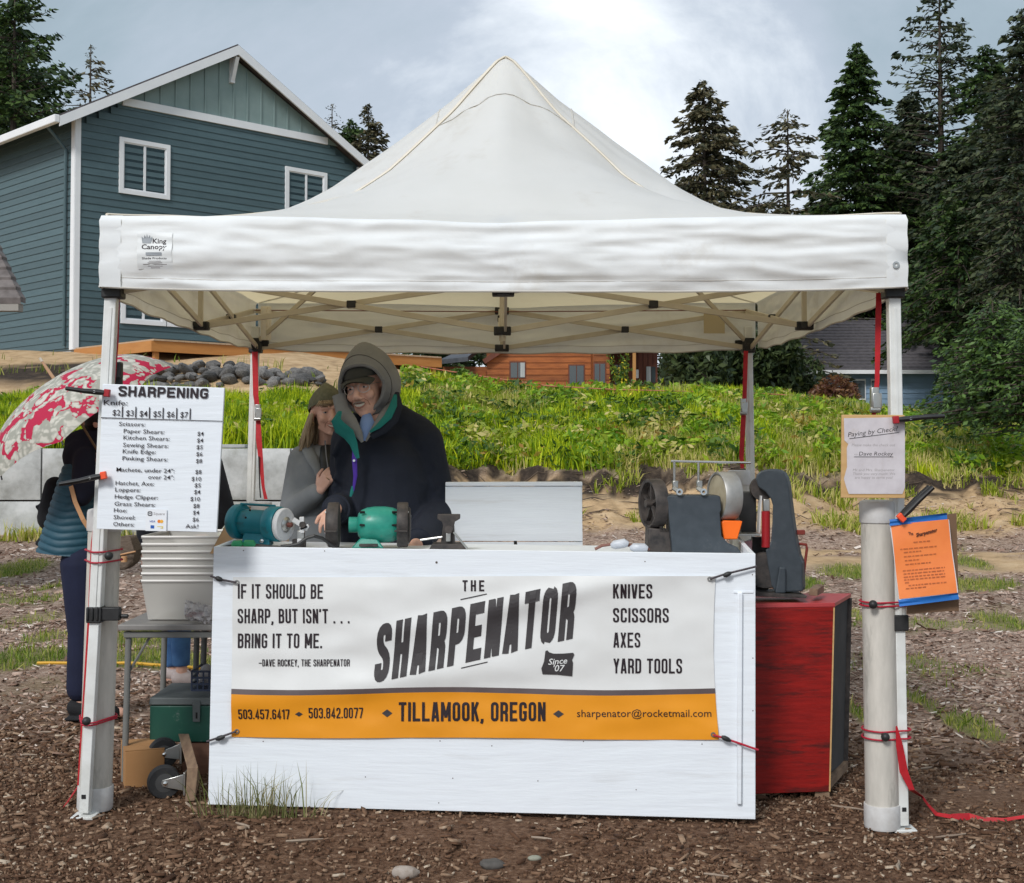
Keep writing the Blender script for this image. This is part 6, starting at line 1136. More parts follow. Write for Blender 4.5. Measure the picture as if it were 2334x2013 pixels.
# slow wheel grinder, charcoal
Yw = 5.45; sw = thing('wet_grinder', 'large charcoal knife grinder with spoked wheel, silver drum and chrome tool rest', 'grinder', T(1590, 1257, Yw))
Z7 = lambda x, y: (1400 + x / 3.7, 1000 + y / 3.7)
pr('housing', [Z7(*p) for p in [(445, 492), (470, 480), (880, 480), (897, 492), (905, 600), (893, 625), (905, 820), (960, 880), (1040, 915), (1075, 968), (492, 962)]], 'charcoal', sw, Yw - .06, .16, .004)
pr('motor_box', [Z7(*p) for p in [(290, 750), (470, 770), (492, 962), (285, 955)]], 'iron', sw, Yw - .02, .14, .006)
for i in range(7): pr('cooling_fin', [Z7(*p) for p in [(385 + i * 13, 735), (390 + i * 13, 735), (392 + i * 13, 778), (387 + i * 13, 778)]], 'iron', sw, Yw - .028, .01, 0)
ax = Vector((-.96, -.27, 0)).normalized(); c = T(1486, 1148, Yw + .03); R_ = 57 * Yw / FPX
wl = obj('spoked_wheel', MB().lathe([(R_ * .86, -.030), (R_, -.034), (R_, .016), (R_ * .97, .022), (R_ * .86, .018)], c, ax, 40, True), G['iron'], sw)
obj('hub', MB().lathe([(.004, .03), (.016, .028), (.016, -.03), (.004, -.032)], c, ax, 18), G['iron'], wl)
sd_ = Vector((0, 0, 1)).cross(ax).normalized()
for a_ in range(5): q_ = a_ * 2 * math.pi / 5 + .3; d_ = sd_ * math.cos(q_) + Vector((0, 0, 1)) * math.sin(q_); obj('spoke', MB().bar(c + d_ * .01, c + d_ * R_ * .9, .012, .012, up=ax), G['iron'], wl)
obj('wheel_disc', MB().lathe([(.01, -.012), (R_ * .87, -.012), (R_ * .87, -.016), (.01, -.016)], c, ax, 32), G['iron'], wl)
c = T(1648, 1131, Yw + .03); R_ = 56 * Yw / FPX; G['drum'] = mat('silver_drum', (.30, .30, .29), (.50, .49, .47), rough=.5, metal=.5, scale=10)
dr_ = obj('silver_wheel', MB().lathe([(R_ * .90, .028), (R_ * .97, .030), (R_, .026), (R_, -.040), (R_ * .97, -.044), (R_ * .92, -.040)], c, ax, 40, True), G['drum'], sw); obj('stone_face', MB().lathe([(.01, .022), (R_ * .90, .024), (R_ * .90, .0), (.01, .0)], c, ax, 36), mat('stone_beige', (.38, .33, .23), (.46, .41, .30), rough=.9, scale=30), dr_)
obj('axle', MB().tube([T(1486, 1148, Yw + .03), T(1648, 1148, Yw + .03)], .010, 10), G['steel'], sw)
obj('tool_rest_bar', MB().tube([T(1529, 1051, Yw - .02), T(1711, 1055, Yw - .02)], .0055, 10), G['chrome'], sw)
for x in (1537, 1592):
    obj('rest_post', MB().tube([T(x, 1053, Yw - .02), T(x, 1104, Yw - .02)], .005, 8), G['steel'], sw); obj('clamp_block', MB().box(T(x + 2, 1106, Yw - .02), (.022, .03, .038)), G['steel'], sw, bevel=.003)
    obj('clamp_arm', MB().bar(T(x - 2, 1112, Yw - .03), T(x + 10, 1121, Yw - .05), .018, .018, up=(0, 1, 0)), G['steel'], sw, bevel=.003); obj('knob', MB().lathe([(.006, 0), (.0135, .0), (.0135, .012), (.006, .012)], T(x + 11, 1121, Yw - .065), (0, -1, 0), 18, True), G['chrome'], sw)
pr('drip_cup', [Z7(*p) for p in [(900, 705), (925, 690), (1083, 696), (1040, 850), (925, 850)]], 'tiporange', sw, Yw - .03, .07, .004); G['cup'] = mat('orange_plastic', (.95, .16, .01), rough=.4)
bpy.data.objects['drip_cup'].data.materials[0] = G['cup']
# black back board between the grinders
tag(obj('equipment_box', MB().prism([T(1677, 1122, 5.7), T(1724, 1122, 5.7), T(1724, 1214, 5.7), T(1690, 1214, 5.7)], (0, .12, 0)), G['black'], bevel=.004, loc=T(1700, 1214, 5.7)), 'black box between the silver drum and the grey belt grinder', 'box')
tag(obj('steel_plate', MB().box(T(1703, 1217, 5.62), (.09, .12, .008)), G['steel'], bevel=.001, loc=T(1703, 1217, 5.62)), 'small steel plate under the black box', 'plate')
tag(obj('pink_rag', MB().sheet(lambda u, v: T(1690 + 24 * u, 1236 + 26 * v - 5 * u, 5.66) + Vector((0, .012 * math.sin(u * 6), .004 * math.sin(v * 9))), 6, 6), mat('pink_cloth', (.70, .30, .36), (.75, .55, .58), rough=.9, scale=30), loc=T(1700, 1250, 5.66), fix=False), 'pink rag tucked behind the right end of the counter', 'rag')
# plug cords on the counter
t = thing('extension_lead', 'reddish brown cord coil with clear plastic plug sleeves on the counter edge', 'cord', T(1440, 1250, 5.4)); obj('cord', MB().tube([T(*p) for p in [(1356, 1252, 5.42), (1372, 1244, 5.42), (1392, 1241, 5.40), (1430, 1243, 5.38), (1470, 1246, 5.38), (1480, 1254, 5.38)]], .006, 8), mat('brown_cable', (.20, .09, .07), rough=.6), t)
G['cloudy'] = mat('cloudy_plastic', (.42, .45, .50), (.56, .58, .62), rough=.4, scale=30)
for (x0, y0), (x1, y1) in [((1392, 1244), (1432, 1238)), ((1436, 1250), (1476, 1249))]: obj('plug_sleeve', MB().tube([T(x0, y0, 5.36), T(x0 + 8, y0 - 2, 5.36), T(x1 - 8, y1, 5.36), T(x1, y1 + 2, 5.36)], [.008, .018, .019, .010], 9), G['cloudy'], t, smooth=True)
tag(obj('white_scraper', MB().prism([T(740, 1215, 5.5), T(745, 1214, 5.5), T(768, 1256, 5.5), T(760, 1256, 5.5)], (0, .01, 0)), G['whitepaint'], bevel=.001, loc=T(750, 1250, 5.5)), 'thin white strip standing behind the left guard of the green grinder', 'strip')
# ------------------------------------------------------------------ red cabinet and belt grinder
G['redcab'] = mat('worn_red_paint', (.31, .011, .008), (.20, .007, .006), rough=.45, scale=6, stretch=(1, 1, 7), bump=.001, bscale=10, dirt=(.045, .010, .009), dscale=3.4, dlim=(.51, .68)); G['redcab'].node_tree.nodes['Mapping'].inputs['Scale'].default_value = (1.2, 1.2, 9)
G['redtop'] = mat('faded_red_top', (.42, .045, .05), (.50, .09, .09), rough=.4, scale=6)
A = T(1893, 1807, 5.56); A.z = Hs(A.x, A.y) + .03; B = Vector((T(1931, 1763, 5.92).x, 5.92, A.z + .01)); zt2 = T(1903, 1374, 5.56).z; dp = Vector((B.x - A.x + .0, B.y - A.y, 0)); xl = T(1640, 1790, 5.50); At = Vector((T(1903, 1374, 5.56).x, 5.56, zt2)); Bt = At + Vector((T(1940, 1353, 5.92).x - At.x, .36, 0)); L0 = Vector((xl.x, 5.50, A.z)); L1 = Vector((xl.x, 5.50, zt2))
cab2 = thing('red_cabinet', 'worn red wooden cabinet with an open dark right side beside the counter', 'cabinet', (A.x - .2, 5.7, A.z)); fd = (A - L0).normalized()
obj('front_panel', MB().prism([L0, A, At - Vector((0, 0, .018)), L1 - Vector((0, 0, .018))], (0, .018, 0)), G['redcab'], cab2, bevel=.002, smooth=False)
obj('top_panel', MB().prism([L1, At, Bt, Vector((L1.x, Bt.y, zt2))], (0, 0, -.017)), G['redtop'], cab2, bevel=.002, smooth=False)
obj('back_panel', MB().prism([Vector((L0.x, B.y, A.z)), B, Bt - Vector((0, 0, .02)), Vector((L1.x, Bt.y, zt2 - .02))], (0, -.015, 0)), G['iron'], cab2, smooth=False)
off = Vector((-.02, 0, 0)); obj('interior_shade', MB().prism([A + off + Vector((0, .02, .05)), B + off + Vector((0, -.017, .03)), Bt + off + Vector((0, -.017, -.02)), At + off + Vector((0, .02, -.02))], (-.012, 0, 0)), mat('interior_shade_grey', (.05, .05, .05), (.075, .072, .07), rough=.8), cab2, smooth=False)  # dark sheet across the open side, its colour standing for the shade inside
obj('bottom_board', MB().prism([A + Vector((0, .02, 0)), B + Vector((0, -.016, 0)), B + Vector((-.5, -.016, 0)), A + Vector((-.5, .02, 0))], (0, 0, .035)), G['wood'], cab2, smooth=False)
obj('edge_strip', MB().bar(A + Vector((-.004, -.001, .0)), At + Vector((-.004, -.001, -.02)), .006, .004, up=(0, 1, 0)), G['bareply'], cab2)
for a_, b_ in ((.93, .02), (.35, .02), (.9, .32)): p = L0.lerp(A, a_) + Vector((0, b_ + .02, 0)); obj('foot', MB().box((p.x, p.y, (p.z + Hs(p.x, p.y)) / 2 + .001), (.06, .06, max(.02, p.z - Hs(p.x, p.y)))), G['wood'], cab2, smooth=False)
bg = thing('belt_grinder', 'tall charcoal belt grinder with a red roller standing on the red cabinet', 'belt grinder', T(1800, 1355, 5.66)); Yb = 5.60
arm = [Z7(*p) for p in [(1192, 345), (1200, 300), (1235, 272), (1290, 258), (1345, 256), (1395, 268), (1430, 290), (1452, 330), (1470, 400), (1500, 650), (1530, 850), (1560, 990), (1588, 1050), (1590, 1290), (1360, 1300), (1325, 1240), (1300, 1100), (1275, 940), (1320, 865), (1332, 700), (1335, 560), (1320, 510), (1275, 450), (1215, 410)]]
obj('arm_casting', MB().prism([T(x, y, Yb) for x, y in arm], (.03, .085, 0)), G['charcoal'], bg, bevel=.007, smooth=False)
obj('rib', MB().prism([T(*Z7(*p), Yb - .001) for p in [(1385, 1080), (1440, 1080), (1440, 1300), (1350, 1300)]], (0, -.02, 0)), G['charcoal'], bg, bevel=.006, smooth=False)
obj('base_plate', MB().prism([T(1724, 1350, Yb - .05), T(1840, 1358, Yb - .05), T(1838, 1364, Yb - .05), T(1724, 1360, Yb - .05)], (0, .2, 0)), G['iron'], bg, bevel=.002, smooth=False)
obj('red_roller', MB().tube([T(*Z7(1278, 612), Yb + .01), T(*Z7(1278, 915), Yb + .01)], .036 * .5, 14), mat('red_rubber', (.32, .01, .015), rough=.45), bg); obj('roller_bracket', MB().box(T(*Z7(1280, 560), Yb + .02), (.026, .03, .05)), G['steel'], bg, bevel=.002)
obj('idler_wheel', MB().lathe([(.01, -.02), (.050, -.02), (.050, .02), (.01, .02)], T(*Z7(1245, 420), Yb + .06), (0, 1, 0), 28), G['iron'], bg); obj('drive_wheel', MB().lathe([(.012, -.024), (.072, -.024), (.076, -.018), (.076, .02), (.012, .02)], T(*Z7(1265, 1110), Yb + .03), (0, 1, 0), 32), G['iron'], bg)
obj('abrasive_belt', MB().bar(T(*Z7(1232, 480), Yb + .04), T(*Z7(1215, 790), Yb + .04), .006, .05, up=(0, 1, 0)), G['tape'], bg); obj('motor', MB().lathe([(.03, 0), (.06, .005), (.06, .14), (.03, .15)], T(*Z7(1230, 980), Yb + .10), (0, 1, .0), 24), G['black'], bg)
obj('body_panel', MB().prism([T(*Z7(1165, 830), Yb + .09), T(*Z7(1270, 830), Yb + .09), T(*Z7(1300, 1290), Yb + .09), T(*Z7(1190, 1280), Yb + .09)], (0, .03, 0)), G['black'], bg, smooth=False)
obj('red_rod', MB().tube([T(*Z7(1555, 885), Yb + .07), T(*Z7(1620, 895), Yb + .07), T(*Z7(1625, 930), Yb + .07), T(*Z7(1592, 1180), Yb + .07)], .006, 8), mat('rusty_red_rod', (.20, .03, .02), rough=.6), bg); obj('red_lever', MB().box(T(*Z7(1572, 790), Yb + .07), (.035, .02, .02)), bpy.data.materials['rusty_red_rod'], bg, bevel=.003)
tag(obj('wood_block', MB().hexa([T(1843, 1357, 5.60), T(1863, 1359, 5.60), T(1878, 1350, 5.76), T(1858, 1348, 5.76), T(1845, 1341, 5.60), T(1864, 1343, 5.60), T(1878, 1333, 5.76), T(1860, 1331, 5.76)]), G['wood'], bevel=.002, loc=T(1860, 1357, 5.62), smooth=False), 'small block of weathered wood on top of the red cabinet', 'wood block')

# ------------------------------------------------------------------ folding table on the left and what is on and under it
G['table'] = mat('grey_table_plastic', (.20, .19, .18), (.25, .235, .22), rough=.5, scale=14); G['tleg'] = mat('grey_table_leg', (.17, .17, .16), rough=.4)
zt3 = T(350, 1431, 5.60).z; yA, yBk = 5.60, 6.22; ft = thing('folding_table', 'grey folding table between the left leg and the counter', 'table', (T(360, 1430, 5.9).x, 5.9, 0)); xL = T(268, 1431, yA).x; xR = T(700, 1431, yA).x
obj('tabletop', MB().box(((xL + xR) / 2, (yA + yBk) / 2, zt3), (xR - xL, yBk - yA, .026)), G['table'], ft, bevel=.006); obj('apron_rail', MB().box(((xL + xR) / 2, yA + .03, zt3 - .032), (xR - xL - .04, .025, .025)), G['tleg'], ft, bevel=.003)
for x_, y_ in ((xL + .035, yA + .04), (xL + .05, yBk - .05), (T(449, 1500, yBk - .05).x, yBk - .05), (T(466, 1500, yBk - .12).x, yBk - .12)):
    obj('leg', MB().tube([(x_, y_, zt3 - .02), (x_ - .012 if x_ < -1.2 else x_, y_, Hs(x_, y_) + .005)], .0135, 10), G['tleg'], ft)
obj('brace', MB().tube([(xL + .03, yA + .05, zt3 - .20), (xL + .13, yA + .05, zt3 - .03)], .006, 6), G['tleg'], ft)
# stacked tubs
m = bpy.data.materials.new('translucent_tub'); m.use_nodes = True; nt = m.node_tree; b = nt.nodes['Principled BSDF']; b.inputs['Base Color'].default_value = (.62, .60, .56, 1); b.inputs['Roughness'].default_value = .35; b.inputs['Alpha'].default_value = .62; G['tub'] = m
bot = (T(338, 1402, 5.86), T(520, 1402, 5.86)); ztb = zt3 + .018
for i in range(7):
    t = thing('storage_tub', ['bottom', 'second', 'third', 'fourth', 'fifth', 'sixth', 'topmost'][i] + ' clear plastic tub of the stack on the folding table', 'storage tub', (T(420, 1400, 5.88).x, 5.88, ztb + i * .031), 'nested clear tubs'); z0 = ztb + i * .031 + .001; z1 = z0 + .165 + .0; xa, xb_ = T(342, 1400, 5.75).x, T(560, 1400, 5.75).x; ya, yb3 = 5.72, 6.12; e_ = .024
    mb = MB(); lo = [(xa, ya), (xb_, ya), (xb_, yb3), (xa, yb3)]; up_ = [(xa - e_, ya - e_), (xb_ + e_, ya - e_), (xb_ + e_, yb3 + e_), (xa - e_, yb3 + e_)]; v = [(x, y, z0) for x, y in lo] + [(x, y, z1) for x, y in up_]
    mb.add(v, [(0, 1, 5, 4), (1, 2, 6, 5), (2, 3, 7, 6), (3, 0, 4, 7)] + ([(0, 3, 2, 1)] if i == 0 else [])); obj('tub_wall', mb, G['tub'], t, smooth=False, fix=False)
    mb = MB(); mb.tube([(x, y, z1) for x, y in up_] + [(up_[0][0], up_[0][1], z1)], .0065, 6, caps=False); obj('rim', mb, mat('tub_rim', (.58, .56, .53), rough=.35) if 'tub_rim' not in bpy.data.materials else bpy.data.materials['tub_rim'], t, smooth=True)
G['film'] = mat('crinkled_film', (.55, .52, .52), (.38, .36, .37), rough=.25, scale=24, alpha=.8)
mb = MB().sheet(lambda u, v: T(424 + 60 * u, 1368 + 42 * v + 14 * u, 5.62) + Vector((0, .03 * mnoise.noise(Vector((u * 6, v * 6, 2))) - .03 * math.sin(v * 3), .012 * mnoise.noise(Vector((u * 9, v * 9, 5))))), 14, 10); tag(obj('plastic_bag', mb, G['film'], loc=T(450, 1405, 5.64), fix=False), 'crumpled clear plastic bag at the right end of the table by the tubs', 'plastic bag')
tag(obj('red_packet', MB().box(T(445, 1401, 5.63), (.06, .05, .012)), mat('red_packet', (.45, .04, .03), rough=.5), bevel=.002, loc=T(445, 1401, 5.63)), 'small flat red packet on the table under the plastic bag', 'packet')
# brown paper bag behind
kraft = mat('kraft_paper', (.42, .25, .12), (.50, .32, .17), rough=.8, scale=7, bump=.003, bscale=9); pg_ = thing('paper_bag', 'brown paper bag standing between the price board and the teal buffer', 'paper bag', T(520, 1240, 5.75))
fr_ = [T(478, 1262, 5.68), T(590, 1262, 5.68), T(590, 1166, 5.68), T(546, 1153, 5.70), T(520, 1186, 5.69)]; obj('bag_front', MB().prism(fr_, (0, .004, 0)), kraft, pg_, smooth=False); obj('bag_side', MB().prism([fr_[0], fr_[4], fr_[3], fr_[3] + Vector((.02, .14, -.01)), fr_[0] + Vector((.04, .14, 0))], (.003, 0, 0)), kraft, pg_, smooth=False)
# under the table
G['tool'] = mat('chipped_green_metal', (.008, .055, .04), (.012, .075, .05), rough=.45, scale=10, dirt=(.13, .17, .15), dscale=10, dlim=(.60, .68)); G['tooltop'] = mat('grimy_metal_top', (.06, .07, .07), (.10, .11, .11), rough=.5, scale=6)
Yx = 5.75; tb = thing('metal_toolbox', 'chipped dark green metal toolbox under the table', 'toolbox', T(410, 1695, Yx + .15)); za, zb3 = T(400, 1692, Yx).z, T(400, 1590, Yx).z; xa, xb_ = T(341, 1650, Yx).x, T(560, 1650, Yx).x
obj('case', MB().hexa([Vector((xa, Yx, za)), Vector((xb_, Yx, za)), Vector((xb_, Yx + .36, za)), Vector((xa, Yx + .36, za)), Vector((xa, Yx, zb3 - .035)), Vector((xb_, Yx, zb3 - .035)), Vector((xb_, Yx + .36, zb3 - .035)), Vector((xa, Yx + .36, zb3 - .035))]), G['tool'], tb, bevel=.005)
obj('lid', MB().hexa([Vector((xa - .004, Yx - .005, zb3 - .033)), Vector((xb_, Yx - .005, zb3 - .033)), Vector((xb_, Yx + .365, zb3 - .033)), Vector((xa - .004, Yx + .365, zb3 - .033)), Vector((xa, Yx, zb3)), Vector((xb_, Yx, zb3)), Vector((xb_, Yx + .36, zb3)), Vector((xa, Yx + .36, zb3))]), G['tooltop'], tb, bevel=.006)
obj('hasp', MB().prism([T(439, 1598, Yx - .008), T(457, 1598, Yx - .008), T(456, 1645, Yx - .008), T(440, 1645, Yx - .008)], (0, -.006, 0)), G['tooltop'], tb, bevel=.002); obj('keyhole', MB().prism([T(446, 1624, Yx - .0145), T(450, 1624, Yx - .0145), T(450, 1638, Yx - .0145), T(446, 1638, Yx - .0145)], (0, -.001, 0)), G['dark'], tb)
cr2 = thing('plastic_crate', 'small dark blue plastic crate on the green toolbox', 'crate', T(456, 1572, 5.95)); navy = mat('navy_plastic', (.02, .03, .06), rough=.5); x0, x1 = T(437, 1560, 5.9).x, T(530, 1560, 5.9).x; z0, z1 = zb3 + .004, zb3 + .085
for zz in (z0, z0 + .027, z0 + .054, z1): obj('crate_rail', MB().box(((x0 + x1) / 2, 5.9, zz), (x1 - x0, .008, .008)), navy, cr2); obj('crate_rail', MB().box((x0, 6.0, zz), (.008, .2, .008)), navy, cr2)
for i in range(8): obj('crate_post', MB().box((x0 + (x1 - x0) * i / 7, 5.9, (z0 + z1) / 2), (.007, .007, z1 - z0)), navy, cr2)
obj('crate_floor', MB().box(((x0 + x1) / 2, 6.0, z0), (x1 - x0, .2, .006)), navy, cr2)
mb = MB().ell(T(470, 1540, 6.0), (.035, .03, .05), nu=12, nv=8); mb.v = [tuple(Vector(p) + Vector((.01, .01, .01)) * mnoise.noise(Vector(p) * 40)) for p in mb.v]; tag(obj('plastic_bag', mb, G['film'], loc=T(470, 1550, 6.0)), 'scrunched plastic bag inside the dark blue crate', 'plastic bag')
# boards the toolbox sits on
G['redwood'] = mat('red_brown_wood', (.15, .07, .045), (.22, .11, .07), rough=.75, scale=6, stretch=(1, 1, 5))
tag(obj('wooden_crate', MB().box(((T(452, 1720, 5.8).x + .30), Yx + .16, (za + Hs(-1, 5.9)) / 2 - .002), (.72, .30, za - Hs(-1, 5.9) - .006)), G['redwood'], bevel=.003, loc=T(500, 1790, 5.85), smooth=False), 'red brown wooden box under the green toolbox', 'wooden box')
cbx = thing('cardboard_box', 'closed cardboard box on the ground behind the grey table leg', 'cardboard box', ground_hit(310, 1795)); card = mat('cardboard', (.34, .17, .065), (.40, .21, .085), rough=.8, scale=4)
c3 = ground_hit(284, 1800); c3 = Vector((c3.x - .0, c3.y, c3.z)); e1 = Vector((.150, .05, 0)); e2 = Vector((-.075, .20, 0)); hb = .150; q4 = [c3, c3 + e1, c3 + e1 + e2, c3 + e2]
obj('carton', MB().prism([p + Vector((0, 0, .002)) for p in q4], (0, 0, hb)), card, cbx, bevel=.003, smooth=False); obj('top_flap', MB().prism([q4[0] + Vector((0, 0, hb + .003)), q4[1] + Vector((0, 0, hb + .003)), q4[1] + e2 * .49 + Vector((0, 0, hb + .003)), q4[0] + e2 * .49 + Vector((0, 0, hb + .003))], (0, 0, .003)), card, cbx, smooth=False); obj('top_flap', MB().prism([q4[0] + e2 * .51 + Vector((0, 0, hb + .003)), q4[1] + e2 * .51 + Vector((0, 0, hb + .003)), q4[2] + Vector((0, 0, hb + .003)), q4[3] + Vector((0, 0, hb + .003))], (0, 0, .003)), card, cbx, smooth=False)
# caster board
dl_ = thing('caster_board', 'wooden board leaning on edge with two black rubber casters', 'dolly', ground_hit(430, 1830))
gA = ground_hit(436, 1832); obj('board', MB().hexa([T(422, 1828, gA.y), T(444, 1826, gA.y), T(458, 1770, gA.y + .33), T(440, 1772, gA.y + .33), T(427, 1750, gA.y), T(452, 1748, gA.y), T(430, 1672, gA.y + .33), T(406, 1672, gA.y + .33)]), G['wood'], dl_, bevel=.003, smooth=False)
rub = mat('black_rubber', (.018, .018, .02), (.035, .035, .035), rough=.75, scale=20)
for (x, y, Y_, r_), (mx_1, my_1) in (((374, 1782, 5.42, .066), (420, 1780)), ((372, 1716, 5.62, .062), (412, 1710))):
    c = T(x, y, Y_); ax = Vector((.35, -.93, 0)).normalized(); cs = obj('caster', MB().lathe([(r_ * .55, -.022), (r_ * .92, -.022), (r_, -.014), (r_, .014), (r_ * .92, .022), (r_ * .55, .022)], c, ax, 32), rub, dl_); obj('wheel_hub', MB().lathe([(.006, -.024), (r_ * .56, -.022), (r_ * .56, .022), (.006, .024)], c, ax, 24), mat('hub_grey', (.06, .06, .06), rough=.5), cs)
    m1 = T(mx_1, my_1, Y_); obj('fork', MB().prism([c + ax * .030 + Vector((-.012, 0, .012)), c + ax * .030 + Vector((-.016, 0, -.002)), c + ax * .030 + Vector((-.008, 0, -.014)), m1 + Vector((0, -.02, -.035)), m1 + Vector((0, -.02, .030))], (0, .006, 0)), G['steel'], cs, bevel=.002); obj('axle_bolt', MB().lathe([(.008, .024), (.008, .038), (.004, .040)], c, ax, 10), G['chrome'], cs)
    obj('mount_plate', MB().box(m1 + Vector((.008, .0, -.005)), (.008, .07, .09)), G['steel'], cs, bevel=.001)
# ------------------------------------------------------------------ people
def fused(name, mb, voxel, m_, parent, smooth_it=4, loc=None):
    me = bpy.data.meshes.new('tmp'); b = base_of(parent); me.from_pydata([tuple(Vector(p) - b) for p in mb.v], [], mb.f); bm = bmesh.new(); bm.from_mesh(me); bmesh.ops.recalc_face_normals(bm, faces=bm.faces); bm.to_mesh(me); bm.free()
    o = bpy.data.objects.new('tmp', me); COL.objects.link(o); r_ = o.modifiers.new('r', 'REMESH'); r_.mode = 'VOXEL'; r_.voxel_size = voxel
    if smooth_it: s_ = o.modifiers.new('s', 'SMOOTH'); s_.factor = .5; s_.iterations = smooth_it
    dg = bpy.context.evaluated_depsgraph_get(); nm = bpy.data.meshes.new_from_object(o.evaluated_get(dg)); bpy.data.objects.remove(o); nm.materials.clear(); nm.materials.append(m_); nm.shade_smooth()
    q = bpy.data.objects.new(name, nm); COL.objects.link(q); q.parent = parent; return q
def hand(mb, w_, d, up, side=1, s=1.0, curl=.9, spread=.12):
    """palm with five bent fingers; w_ wrist, d towards the fingers, up = back of the hand, side = thumb side"""
    d = Vector(d).normalized(); up = Vector(up); up = (up - d * up.dot(d)).normalized(); x = d.cross(up).normalized() * side; w_ = Vector(w_)
    for k in (-1.2, -.4, .4, 1.2): mb.caps(w_ + x * k * .012 * s, w_ + d * .080 * s + x * k * .022 * s, .014 * s, .0125 * s, 10)
    for i, (off, l) in enumerate([(1.5, .066), (.5, .075), (-.5, .070), (-1.5, .055)]):
        p = w_ + d * .082 * s + x * off * .0195 * s; dd = (d + x * off * spread).normalized()
        for j, (f, rr) in enumerate([(.45, .0100), (.32, .0088), (.25, .0078)]):
            a = curl * (.75 + .25 * j); dd = (dd * math.cos(a) - up * math.sin(a)).normalized() if j or curl > .3 else dd; up2 = up; q = p + dd * l * f * s; mb.caps(p, q, rr * s, rr * .9 * s, 8); p = q; nup = (up * math.cos(a) + dd * 0).normalized()
    p = w_ + d * .022 * s + x * .028 * s; dd = (d * .75 + x * .75 - up * .25).normalized(); q = p + dd * .042 * s; mb.caps(p, q, .0135 * s, .0105 * s, 8); dd = (d * .95 + x * .1 - up * .4 * curl).normalized(); mb.caps(q, q + dd * .034 * s, .0105 * s, .0085 * s, 8)
def headparts(mb, M_, s=1.0, neck=(0, .05, -.2), male=True):
    E = lambda c, r_, Rm=None: mb.ell(M_ @ (Vector(c) * s), [q * s for q in r_], M_.to_3x3() @ (Rm if Rm else Matrix.Identity(3)), 18, 12)
    C = lambda a, b_, ra, rb: mb.caps(M_ @ (Vector(a) * s), M_ @ (Vector(b_) * s), ra * s, rb * s, 12)
    E((0, .018, .035), (.078, .097, .085)); E((0, -.030, -.025), (.062, .062, .085)); E((0, -.038, -.078), (.050 if male else .044, .046, .038)); E((0, -.074, -.104), (.022, .016, .016))
    for x in (-1, 1): E((x * .036, -.070, -.030), (.024, .020, .024)); E((x * .080, .004, -.012), (.010, .020, .033)); C((x * .014, -.088, .024), (x * .046, -.074, .020), .010, .009); E((x * .013, -.104, -.042), (.010, .010, .008)); C((x * .046, -.02, -.072), (x * .02, -.055, -.098), .015, .014)
    C((0, -.084, .012), (0, -.112, -.034), .009, .0135); C((0, -.080, -.060), (0, -.078, -.078), .022, .020); C((0, .015, -.07), neck, .056 if male else .048, .062 if male else .050)
def face(par, M_, s=1.0, smile=.012, teeth=True, brow=(.12, .09, .07), lip=(.42, .19, .14)):
    m3 = M_.to_3x3(); W = lambda c: M_ @ (Vector(c) * s); b_name = 'brow_hair'
    ml = mat('lips', lip, rough=.45); mt = mat('teeth', (.72, .66, .56), rough=.35); me_ = mat('eye_white', (.55, .52, .50), rough=.2); mi = mat('iris', (.03, .03, .035), rough=.15); mbw = mat(b_name, brow, rough=.8)
    for x in (-1, 1):
        e_ = obj('eye', MB().ell(W((x * .031, -.0835, .002)), (.0125 * s, .008 * s, .0065 * s), m3), me_, par); obj('iris', MB().ell(W((x * .031, -.0905, .0015)), (.0052 * s, .003 * s, .0052 * s), m3), mi, e_)
        obj('eyelid', MB().tube([W((x * (.031 + q), -.0895 + abs(q) * .22, .0065 - abs(q) * .22)) for q in (-.014, -.007, 0, .007, .014)], [.002 * s, .0035 * s, .004 * s, .0035 * s, .002 * s], 7), G['skin'], par)
        obj('eyebrow', MB().tube([W((x * (.018 + q), -.097 + q * .5, .026 + .004 * math.sin(q * 90))) for q in (0, .010, .020, .030)], [.002 * s, .004 * s, .004 * s, .0015 * s], 7), mbw, par)
    pts = lambda z0, k: [W((q, -.1005 + q * q * 12, z0 + k * q * q * 12)) for q in (-.027, -.018, -.009, 0, .009, .018, .027)]
    if teeth: obj('teeth', MB().tube([W((q, -.098 + q * q * 12, -.070 + smile * q * q * 1200 * .9)) for q in (-.020, -.012, 0, .012, .020)], [.003 * s, .0058 * s, .0065 * s, .0058 * s, .003 * s], 8), mt, par)
    for z0, r_ in ((-.0625, .0024), (-.0795, .0032)): obj('lip', MB().tube([W((q, -.1005 + q * q * 12, z0 + (smile * 1200 * q * q * (.75 if z0 > -.07 else 1.35)))) for q in (-.027, -.018, -.009, 0, .009, .018, .027)], [.0012 * s] + [r_ * s] * 5 + [.0012 * s], 8), ml, par)
    for x in (-1, 1): obj('smile_crease', MB().tube([W((x * .024, -.098, -.045)), W((x * .036, -.088, -.058)), W((x * .038, -.080, -.075))], [.001 * s, .0018 * s, .001 * s], 6), mat('crease', (.30, .13, .09), rough=.6), par)
def clothmat(n, a, b_, bump=.002, sc=14): return mat(n, a, b_, rough=.85, scale=5, bump=bump, bscale=sc)
navyjk = clothmat('navy_jacket_cloth', (.006, .009, .018), (.011, .015, .028), .006, 7); greyfl = clothmat('grey_fleece', (.165, .165, .165), (.215, .215, .21), .002, 60); tealcl = clothmat('teal_lining', (.005, .13, .12), (.01, .17, .15), .002, 20)
